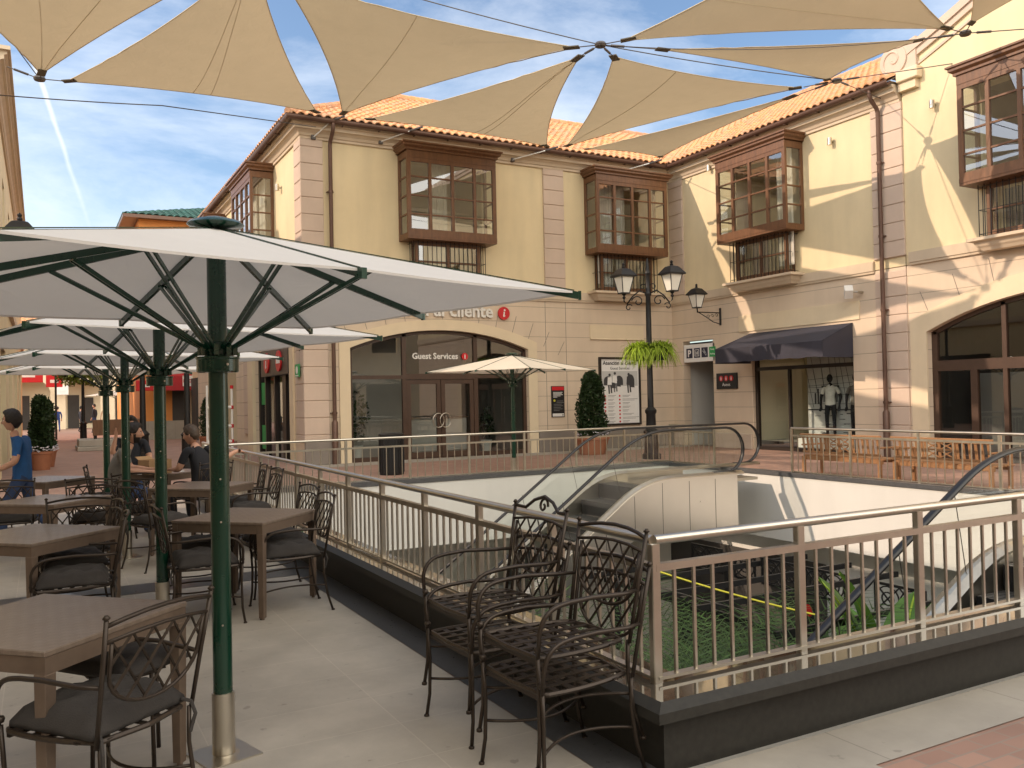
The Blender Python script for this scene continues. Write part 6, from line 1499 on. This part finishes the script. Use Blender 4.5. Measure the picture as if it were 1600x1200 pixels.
# lower level: palms, banana plant, pergola
def palm(loc,h,n,label):
    t=empty('palm_plant',loc,label,'palm','palms planted on the lower level'); x,y,z=loc; mb=MB(); mb.tube([(x,y,z),(x+.05,y,z+h*.2)],[.09,.05],8); mb.build('trunk','bark',t)
    mb=MB()
    for i in range(n):
        a=2*pi*i/n+random.uniform(-.3,.3); L=h*random.uniform(.62,1.0); el=random.uniform(.85,1.48); d=Vector((cos(a)*cos(el),sin(a)*cos(el),sin(el))); p=Vector((x+.05,y,z+h*.16)); pts=[]
        for j in range(13): pts.append(p+d*L*j/12+Vector((cos(a)*.34,sin(a)*.34,-.30))*L*(j/12)**2.4)
        mb.tube(pts,[.012*(1-j/14) for j in range(13)],4)
        for j in range(2,13):
            for q in (-1,1):
                for h2 in (0,.33,.66):
                    jj=min(j+h2,12); b=pts[int(jj)]+(pts[min(int(jj)+1,12)]-pts[int(jj)])*(jj-int(jj)); tg=(pts[min(int(jj)+1,12)]-pts[max(int(jj)-1,0)]).normalized(); sd=tg.cross(Vector((0,0,1))); 
                    if sd.length<.05: continue
                    sd=sd.normalized()*q; l_=L*.22*(1-abs(j/12-.45)*1.1); e=b+(sd*.8+tg*.75+Vector((0,0,-.12))).normalized()*max(l_,.06); w_=tg*.013
                    mb.add([b-w_,b+w_,e],[(0,1,2)])
    mb.build('fronds','leaf_palm',t,fix=False)
for x,y,h,l in ((6.3,9.4,3.7,'palm farthest left on the lower level, right behind the railing corner'),(7.0,9.0,3.6,'palm just right of the railing corner, lower level'),(7.7,8.7,3.5,'palm in the middle of the lower planting'),(8.3,8.1,3.3,'palm right of the middle of the lower planting'),(5.9,7.7,4.0,'tall palm on the left in front of the others on the lower level'),(6.9,7.7,3.8,'tall palm in front of the middle ones on the lower level'),(7.6,7.2,3.6,'palm at the right front of the lower planting'),(5.2,6.6,4.1,'tallest palm, nearest to the railing corner on the lower level'),(6.2,6.4,3.8,'palm nearest to the near railing on the lower level')):
    palm((x,y,ZL),h*1.2,26,l)
t=empty('banana_plant',(9.5,7.5,ZL),'large broad leaved plant rising behind the handrail on the lower level','plant'); mb=MB()
bx,by=9.5,7.5
mb.tube([(bx,by,ZL),(bx,by,ZL+2.2)],[.12,.06],8); mb.build('trunk','bark',t); mb=MB()
rib_=MB()
for a,L,el,w in ((2.6,2.3,1.42,.36),(-.6,2.1,1.30,.34),(2.2,2.2,1.30,.34),(-1.2,1.9,1.15,.32),(.4,2.0,1.05,.30),(3.4,1.7,.95,.30),(-2.3,1.8,.8,.28),(1.3,1.9,1.0,.28)):
    d=Vector((cos(a)*cos(el),sin(a)*cos(el),sin(el))); sd=d.cross(Vector((0,0,1))).normalized(); p=Vector((bx,by,ZL+2.0)); vs=[]; n=12
    for j in range(n+1):
        s_=j/n; q=p+d*L*s_+Vector((cos(a),sin(a),-1))*L*.12*s_**3; wd=w*sin(pi*min(1,max(.02,(s_-.18)/.82)))**.6 if s_>.18 else .02
        vs+=[q-sd*wd+Vector((0,0,.05)),q,q+sd*wd+Vector((0,0,.05))]
    mb.add(vs,[(3*j+k_,3*j+k_+1,3*j+k_+4,3*j+k_+3) for j in range(n) for k_ in (0,1)]); rib_.tube([vs[3*j+1]+Vector((0,0,.012)) for j in range(n+1)],.016,5)
mb.build('leaves','leaf_banana',t,smooth=True,fix=False); rib_.build('leaf_ribs','leaf_basket',t,smooth=True)
t=empty('planter',(5,6,ZL),'long low planter holding the palms on the lower level','planter'); mb=MB(); mb.cbox(4.4,9.0,5.6,10.2,ZL,ZL+.4,.02); mb.build('planter_body','white_plastic',t); mb=MB(); mb.box(4.5,8.9,5.7,10.1,ZL+.38,ZL+.41); mb.build('soil','soil',t)
# pergola with fretwork boards
pg=empty('pergola',(11.3,11,ZL),'black timber pergola with circle fretwork boards on the lower level','pergola'); px=11.3
def fret(y0,y1,z0,z1):
    mb=MB(); th=.03; mb.box(px,px+th,y0,y1,z1-.04,z1); mb.box(px,px+th,y0,y1,z0,z0+.04); mb.box(px,px+th,y0,y0+.03,z0+.04,z1-.04); mb.box(px,px+th,y1-.03,y1,z0+.04,z1-.04)
    h=(z1-z0)/2-.04; n=max(1,round((y1-y0-.06)/(h*2))); w=(y1-y0-.06)/n
    for i in range(n):
        c=(y0+.03+w*(i+.5),(z0+z1)/2)
        for r in (h*.95,h*.5): mb.tube([(px+.015,c[0]+r*cos(a)*w/2/h,c[1]+r*sin(a)) for a in [2*pi*j/16 for j in range(16)]],.013,4,closed=True)
        mb.beam((px+.015,c[0]-w/2,z0+.04),(px+.015,c[0]+w/2,z1-.04),.02,.02); mb.beam((px+.015,c[0]-w/2,z1-.04),(px+.015,c[0]+w/2,z0+.04),.02,.02)
    return mb.build('fretwork_board','black_iron',pg)
for y0,y1 in ((12.6,13.5),(11.75,12.3),(10.7,11.6),(9.75,10.6),(8.3,9.2)): fret(y0,y1,-1.78,-1.30)
for y in (12.45,11.65,10.65,9.7,8.1):
    mb=MB(); mb.beam((px+1.2,y,-1.42),(px-3.2,y,-1.42),.05,.09); mb.build('beam','black_iron',pg)
for y in (12.45,10.65,8.1):
    mb=MB(); mb.box(px-.05,px+.05,y-.05,y+.05,ZL,-1.5); mb.build('post','black_iron',pg)
    mb=MB(); mb.box(px-2.6,px-2.5,y-.05,y+.05,ZL,-1.5); mb.build('post','black_iron',pg)
mb=MB(); mb.beam((px-2.55,7.9,-1.6),(px-2.55,12.8,-1.6),.05,.09); mb.build('beam','black_iron',pg)
t=empty('round_sign',(px-.1,10.55,-2.0),'small dark round sign with a red face hanging from the pergola','sign'); mb=MB(); mb.prism([(10.35+.2*cos(i*pi/10),-2.0+.2*sin(i*pi/10)) for i in range(20)],lambda a,b:(px-.16,a,b),lambda a,b:(px-.10,a,b)); mb.build('disc','black_iron',t); mb=MB(); mb.prism([(10.38+.10*cos(i*pi/10),-1.98+.10*sin(i*pi/10)) for i in range(20)],lambda a,b:(px-.166,a,b),lambda a,b:(px-.16,a,b)); mb.build('red_face','sign_red',t)
t=empty('lower_shopfront',(13.2,14,ZL),'dark shop front of the lower level behind the pergola','shop front'); mb=MB(); mb.box(13.2,13.29,11.9,16.5,ZL,-1.7); mb.build('glazing','shop_dark',t)
cableo(sagl((5.4,7.3,-.10),(7.62,7.0,-.86),.03),'thin yellow tape strung across the lower level',.012).data.materials[0]=MATS['yellow_tape']
cableo(sagl((5.2,7.3,-.18),(7.0,7.0,-.8),.03),'thin pale wire below the yellow tape',.006)
# ================================================================== benches, bins, street
def make_bench():
    t=empty('wooden_bench',(0,0,0),'','bench'); L=.95; mb=MB()      # faces +X, length along Y
    for i in range(5): x=-.02+i*.10; mb.cbox(x,x+.085,-L,L,.37,.395,.004)
    mb.build('seat','bench_wood',t); mb=MB()
    mb.cbox(-.12,-.08,-L,L,.74,.82,.006); mb.cbox(-.08,-.045,-L+.04,L-.04,.44,.48,.004)
    for i in range(17):
        y=-L+.08+i*(2*L-.16)/16
        if abs(y)<.28: continue
        mb.beam((-.065,y,.47),(-.10,y,.75),.045,.014,up=(1,0,0))
    for z0,z1 in ((.49,.61),(.63,.74)):
        for s_ in (-1,1):
            c=s_*.13; mb.beam((-.075,c-.11,z0),(-.09,c+.11,z1),.014,.03,up=(1,0,0)); mb.beam((-.075,c+.11,z0),(-.09,c-.11,z1),.014,.03,up=(1,0,0))
    for y in (-.26,0,.26): mb.beam((-.065,y,.47),(-.10,y,.75),.05,.02,up=(1,0,0))
    mb.box(-.098,-.07,-.26,.26,.605,.635)
    mb.build('backrest','bench_wood',t)
    for s_ in (-1,1):
        for x in (-.07,.44): 
            mb=MB(); mb.cbox(x-.03,x+.03,s_*(L-.06)-.03,s_*(L-.06)+.03,0,.37 if x<0 else .58,.004); mb.build('leg','bench_wood',t)
        mb=MB(); mb.cbox(-.1,.50,s_*(L-.06)-.035,s_*(L-.06)+.035,.58,.61,.006); mb.build('armrest','bench_wood',t)
    mb=MB(); mb.cbox(-.04,.0,-L+.03,L-.03,.30,.37,.004); mb.cbox(.42,.46,-L+.03,L-.03,.30,.37,.004); mb.build('rail','bench_wood',t)
    return t
BN=make_bench()
for y,l in ((11.55,'left one of the two slatted wooden benches behind the right railing'),(9.45,'right one of the two slatted wooden benches behind the right railing')): place(BN,USED,(13.42,y,0),0,l,'slatted wooden benches behind the right railing')
t=empty('litter_bin',(6.85,18.3,0),'black cylindrical litter bin behind the far railing','bin'); mb=MB(); mb.lathe([(.26,0),(.27,.03),(.27,.82),(.25,.86),(.16,.88)],(6.85,18.3,0),20)
for i in range(20): a=2*pi*i/20; mb.box(6.85+.272*cos(a)-.008,6.85+.272*cos(a)+.008,18.3+.272*sin(a)-.008,18.3+.272*sin(a)+.008,.06,.78)
mb.build('bin_body','black_iron',t); mb=MB(); mb.lathe([(.29,.86),(.29,.90),(.20,.93)],(6.85,18.3,0),20); mb.build('lid','black_iron',t)
# barrier frame (red and white) and round tables by the side shop
t=empty('barrier_frame',(4.75,26.5,0),'white and red barrier frame standing before the street side shop','barrier')
mb=MB(); x0,x1,y=4.25,4.95,26.5
for x in (x0,x1): mb.tube([(x,y,0),(x,y,2.2)],.035,8,0)
for z in (.55,1.0,1.55): mb.tube([(x0,y,z),(x1,y,z)],.05,8,0)
for z in (.5,.95,1.5,2.1): mb.tube([(x1,y,z),(x1,y,z+.1)],.05,8,1)
mb.build('frame',['white_plastic','sign_red'],t)
# stone seat block with bench on it, far
t=empty('stone_block',(1.9,36.2,0),'low rectangular stone block in the middle of the street','stone block'); mb=MB(); mb.cbox(1.15,3.6,35.9,38.2,0,.16,.02); mb.cbox(1.2,3.5,36.0,38.0,.16,.42,.02); mb.build('stone','grey_concrete',t)
t=empty('wooden_bench',(2.4,36.8,.42),'brown bench on the stone block in the street','bench'); mb=MB(); mb.cbox(1.7,3.5,36.7,37.2,.72,.80,.01); mb.build('seat','dark_wood',t); mb=MB(); mb.cbox(1.7,3.5,36.6,36.68,.55,1.15,.01); mb.build('backrest','dark_wood',t); mb=MB(); mb.box(1.75,1.85,36.72,37.15,.42,.72); mb.box(3.35,3.45,36.72,37.15,.42,.72); mb.build('leg','black_iron',t)
def streetlamp(x,y,h,label,m='black_iron',basket=True,lant=True):
    t=empty('lamp_post',(x,y,0),label,'street lamp'); mb=MB(); mb.lathe([(.22,0),(.22,.15),(.15,.2),(.14,.85),(.17,.9),(.08,1.0),(.065,2.5),(.055,h)],(x,y,0),14); mb.build('post',m,t,smooth='auto')
    if lant:
        for s_ in (-1,1):
            mb=MB(); mb.tube([(x,y,h-.5),(x+s_*.3,y,h-.35),(x+s_*.55,y,h-.55),(x+s_*.6,y,h-.3)],.025,6); mb.build('bracket_arm','black_iron',t)
            a,g=lantern_mb(Vector((x+s_*.6,y,h-.3)),1.0); o=a.build('lantern','black_iron',t); g.build('lantern_glass','lamp_milk',o,fix=False)
    return t
streetlamp(1.70,45.0,4.4,'black street lamp with flower baskets standing far down the street')
for s_,l in ((-1,'left'),(1,'right')):
    pos=Vector((1.70+s_*.5,45,3.1)); t=empty('hanging_basket',tuple(pos),'%s yellow green flower basket on the far street lamp'%l,'planter'); mb=MB(); mb.lathe([(.2,-.2),(.34,.15)],pos,12); mb.build('basket','black_iron',t); mb=MB(); leafy(mb,pos+Vector((0,0,.1)),.75,.6,700,.10); mb.build('foliage','leaf_far',t,fix=False)
streetlamp(3.25,23.3,5.2,'dark grey lamp column on a round base behind the man in black','black_iron',lant=False)
streetlamp(2.35,24.8,5.2,'slim black column behind the bearded man','black_iron',lant=False)
# left hand building
lb=empty('shop_building',(-.85,34,0),'cream building on the left side of the street with a moulded eave','building')
def TL(u,w,z): return (-.85+w,u,z)
mb=MB(); mb.T=TL; wallpanel(mb,20.9,50,4.6,8.8,[(22+4.5*i,23.4+4.5*i,5.6,7.8,0) for i in range(6)]); wallpanel(mb,20.9,50,0,4.6,[(24,27.5,0,3.2,0),(30,33.5,0,3.2,0),(36,40,0,3.2,0),(43,47,0,3.2,0)]); mb.box(20.9,50,-8,-7.8,0,8.8); mb.box(20.9,21.2,-8,-.3,0,8.8); mb.box(49.7,50,-8,-.3,0,8.8); mb.build('wall','cream_plaster',lb)
cornice(TL,20.9,50,lb,zt=9.2); 
mb=MB(); mb.T=TL; mb.box(20.8,50,.0,.10,4.5,4.75); mb.build('string_course','cornice_stone',lb)
mb=MB(); mb.T=TL; mb.box(20.8,50,-8,.36,9.17,9.25); mb.box(21.1,50,-8,.0,9.25,9.9); mb.box(27,36,-8,.15,9.9,10.5); mb.build('roof','cornice_stone',lb)
for i in range(6):
    mb=MB(); mb.T=TL; u=22+4.5*i; panes(mb,TL,u,u+1.4,-.12,5.6,7.8,2,3); f=mb.build('window','dark_wood',lb); mb=MB(); mb.T=TL; mb.add([(u,-.15,5.6),(u+1.4,-.15,5.6),(u+1.4,-.15,7.8),(u,-.15,7.8)],[(0,1,2,3)]); mb.build('pane','shop_glass',f,fix=False); mb=MB(); mb.T=TL; mb.box(u,u+1.4,-.5,-.45,5.6,7.8); mb.build('blind','shop_dark',f)
for i,(a,b) in enumerate(((24,27.5),(30,33.5),(36,40),(43,47))):
    mb=MB(); mb.T=TL; mb.box(a,b,-.3,-.2,0,3.2); mb.build('shop_front','shop_dark',lb)
# black lantern on the left building
wl=empty('wall_lantern',(-.4,16.6,3.5),'black lantern on the left building above the parasols','wall lamp')
a,g=lantern_mb(Vector((-.30,17.4,4.25)),1.0); o=a.build('lantern','black_iron',wl); g.build('lantern_glass','lamp_milk',o,fix=False)
mb=MB(); mb.tube([(-.30,17.4,4.25),(-.30,17.4,4.0),(-.5,18.5,3.7),(-.85,20.95,3.9)],.03,7); mb.build('bracket_arm','black_iron',wl)
# building with the green roof and orange walls
og=empty('shop_building',(7.5,50,0),'orange walled building with a green tiled roof farther down the street','building')
mb=MB(); mb.box(4.2,4.5,45,60,0,10.75); mb.box(4.5,13,45,45.3,0,10.75); mb.build('wall','orange_plaster',og)
mb=MB(); mb.box(4.12,13,44.9,45,0,.9); mb.build('plinth','grey_concrete',og)
mb=MB(); roofplane(mb,(3.5,44.4,10.75),(13,44.4,10.75),(0,1,.33),lambda s:(0,min(s,4.5)*1.05),tw=.32,cr=.45); roofplane(mb,(3.5,44.4,10.75),(3.5,60,10.75),(1,0,.33),lambda s:(0,min(s,4.5)*1.05),tw=.32,cr=.45); mb.build('roof','green_tile',og,fix=False)
mb=MB(); mb.box(3.55,13,44.45,45,10.65,10.73); mb.box(3.55,4.2,45,60,10.65,10.73); mb.box(3.5,13,44.38,44.46,10.59,10.75); mb.box(3.47,3.55,44.4,60,10.59,10.75); mb.build('eave_board','copper_gutter',og)
mb=MB(); mb.box(5.6,7.0,44.93,45.0,0,2.9); mb.build('shop_front','shop_dark',og)
def box_awning(x0,x1,y,zt,zb,dep,label,m='awning_red'):
    t=empty('awning',(x0,y,zb),label,'awning'); mb=MB(); mb.add([(x0,y,zt),(x1,y,zt),(x1,y-dep,zt-.45),(x0,y-dep,zt-.45),(x0,y-dep,zb),(x1,y-dep,zb),(x0,y,zb),(x1,y,zb)],[(0,1,2,3),(3,2,5,4),(0,3,4,6),(1,7,5,2)]); mb.build('canopy',m,t,fix=False); return t
t=box_awning(4.7,7.3,45,3.5,2.35,1.0,'red canopy with a white sign panel on the orange building')
mb=MB(); mb.box(5.95,6.95,43.96,43.99,2.55,3.05,0); mb.box(5.98,6.62,43.955,43.96,2.72,2.88,1); mb.box(6.68,6.86,43.955,43.96,2.71,2.89,2); mb.build('sign_panel',['sign_white','sign_red','sign_black'],t)
mb=MB(); 
for i in range(7): mb.box(6.01+i*.085,6.065+i*.085,43.95,43.955,2.76,2.84)
mb.build('lettering','sign_white',t)
# far arcade closing the street
ar=empty('shop_building',(5,74,0),'pale arcaded building closing the far end of the street','building')
mb=MB(); mb.T=lambda u,w,z:(u,74-w,z); wallpanel(mb,-14,26,0,7.5,[(-5.2+3.4*i,-2.8+3.4*i,0,2.9,.9) for i in range(8)]); mb.build('wall','cream_trim',ar)
mb=MB(); roofplane(mb,(-14,73.4,7.5),(26,73.4,7.5),(0,1,.35),lambda s:(0,4),tw=.5,cr=.6); mb.build('roof','clay_tile',ar,fix=False)
mb=MB(); mb.box(-14,26,76,76.2,0,7.5); mb.box(-14,26,74.3,76,3.9,4.2); mb.build('rear_wall','interior_wall',ar)
for i in range(8):
    mb=MB(); mb.box(-5.0+3.4*i,-4.2+3.4*i,75.9,75.99,0,2.6); mb.box(-4.0+3.4*i,-3.2+3.4*i,75.9,75.99,.4,2.4); mb.build('shop_front','shop_dark',ar)
def fsign(x,y,z,w,h,label,txt=None,m='sign_red'):
    t=empty('shop_sign',(x,y,z),label,'sign'); mb=MB(); mb.cbox(x,x+w,y-.1,y,z,z+h,.02); mb.build('backing_board',m,t); mb=MB(); mb.box(x+w*.25,x+w*.75,y-.12,y-.1,z+h*.35,z+h*.6); mb.build('lettering','sign_white',t)
fsign(-1.6,60,3.2,1.7,.9,'large red sign board left of the far street lamp'); fsign(.25,59.9,2.9,.9,.75,'smaller red sign right of the large red one'); fsign(3.9,44.2,2.35,.8,.5,'red hanging sign between the parasol poles'); fsign(.9,73.5,2.6,.9,.7,'small white square sign on the far arcade','x','sign_white')
t=empty('shop_canopy',(-1.5,52,2.4),'dark flat canopy on the far left','canopy'); mb=MB(); mb.cbox(-3.4,1.2,50.2,52.5,3.9,4.1,.03); mb.build('slab','black_frame',t); mb=MB(); mb.box(.6,.7,50.3,50.4,0,3.9); mb.build('post','black_frame',t)
# right side frontage between orange building and corner building
rb_=empty('shop_building',(7,42,0),'narrow cream frontage between the corner building and the orange one','building'); mb=MB(); mb.box(6.4,12,40.0,45,0,8.2); mb.build('wall','cream_trim',rb_)
for i,y in enumerate((40.4,42.4)): mb=MB(); mb.box(6.32,6.4,y,y+1.5,0,2.9); mb.build('shop_front','shop_dark',rb_)
# surroundings behind and beside the camera (seen in reflections, and they shade the terrace)
sb=empty('shop_building',(-7,4,0),'cream building west of the terrace, outside the picture','building')
mb=MB(); mb.T=lambda u,w,z:(-6.0+w,u,z); wallpanel(mb,-14,17,0,8.9,[(-12+4*i,-10+4*i,5.2,7.6,0) for i in range(7)]+[(-12.5+4*i,-9.5+4*i,.0,3.0,0) for i in range(7)]); mb.box(-14,17,-6,-5.8,0,8.9); mb.build('wall','cream_plaster',sb)
mb=MB(); mb.T=lambda u,w,z:(-6.0+w,u,z); mb.box(-14,17,-6,.5,8.9,9.1); mb.box(-14,17,-.6,-.5,0,8.8); mb.build('roof','shop_dark',sb)
bb=empty('shop_building',(8,-16,0),'sunlit cream building south of the square, outside the picture','building')
mb=MB(); mb.T=lambda u,w,z:(u,-16+w,z); wallpanel(mb,-12,30,0,9.0,[(-10+4.5*i,-8+4.5*i,5.2,7.6,0) for i in range(9)]+[(-10.5+4.5*i,-7.5+4.5*i,.0,3.0,.3) for i in range(9)]); mb.build('wall','cream_plaster',bb)
mb=MB(); mb.T=lambda u,w,z:(u,-16+w,z); mb.box(-12,30,-6,.5,9.0,9.2); mb.box(-12,30,-.7,-.6,0,8.9); mb.build('roof','shop_dark',bb)
# ------------------------------------------------------------------ tidy
for o in (CH,TB): pass
for o in list(bpy.data.objects):
    if o.parent and o.name not in COL.objects: COL.objects.link(o)
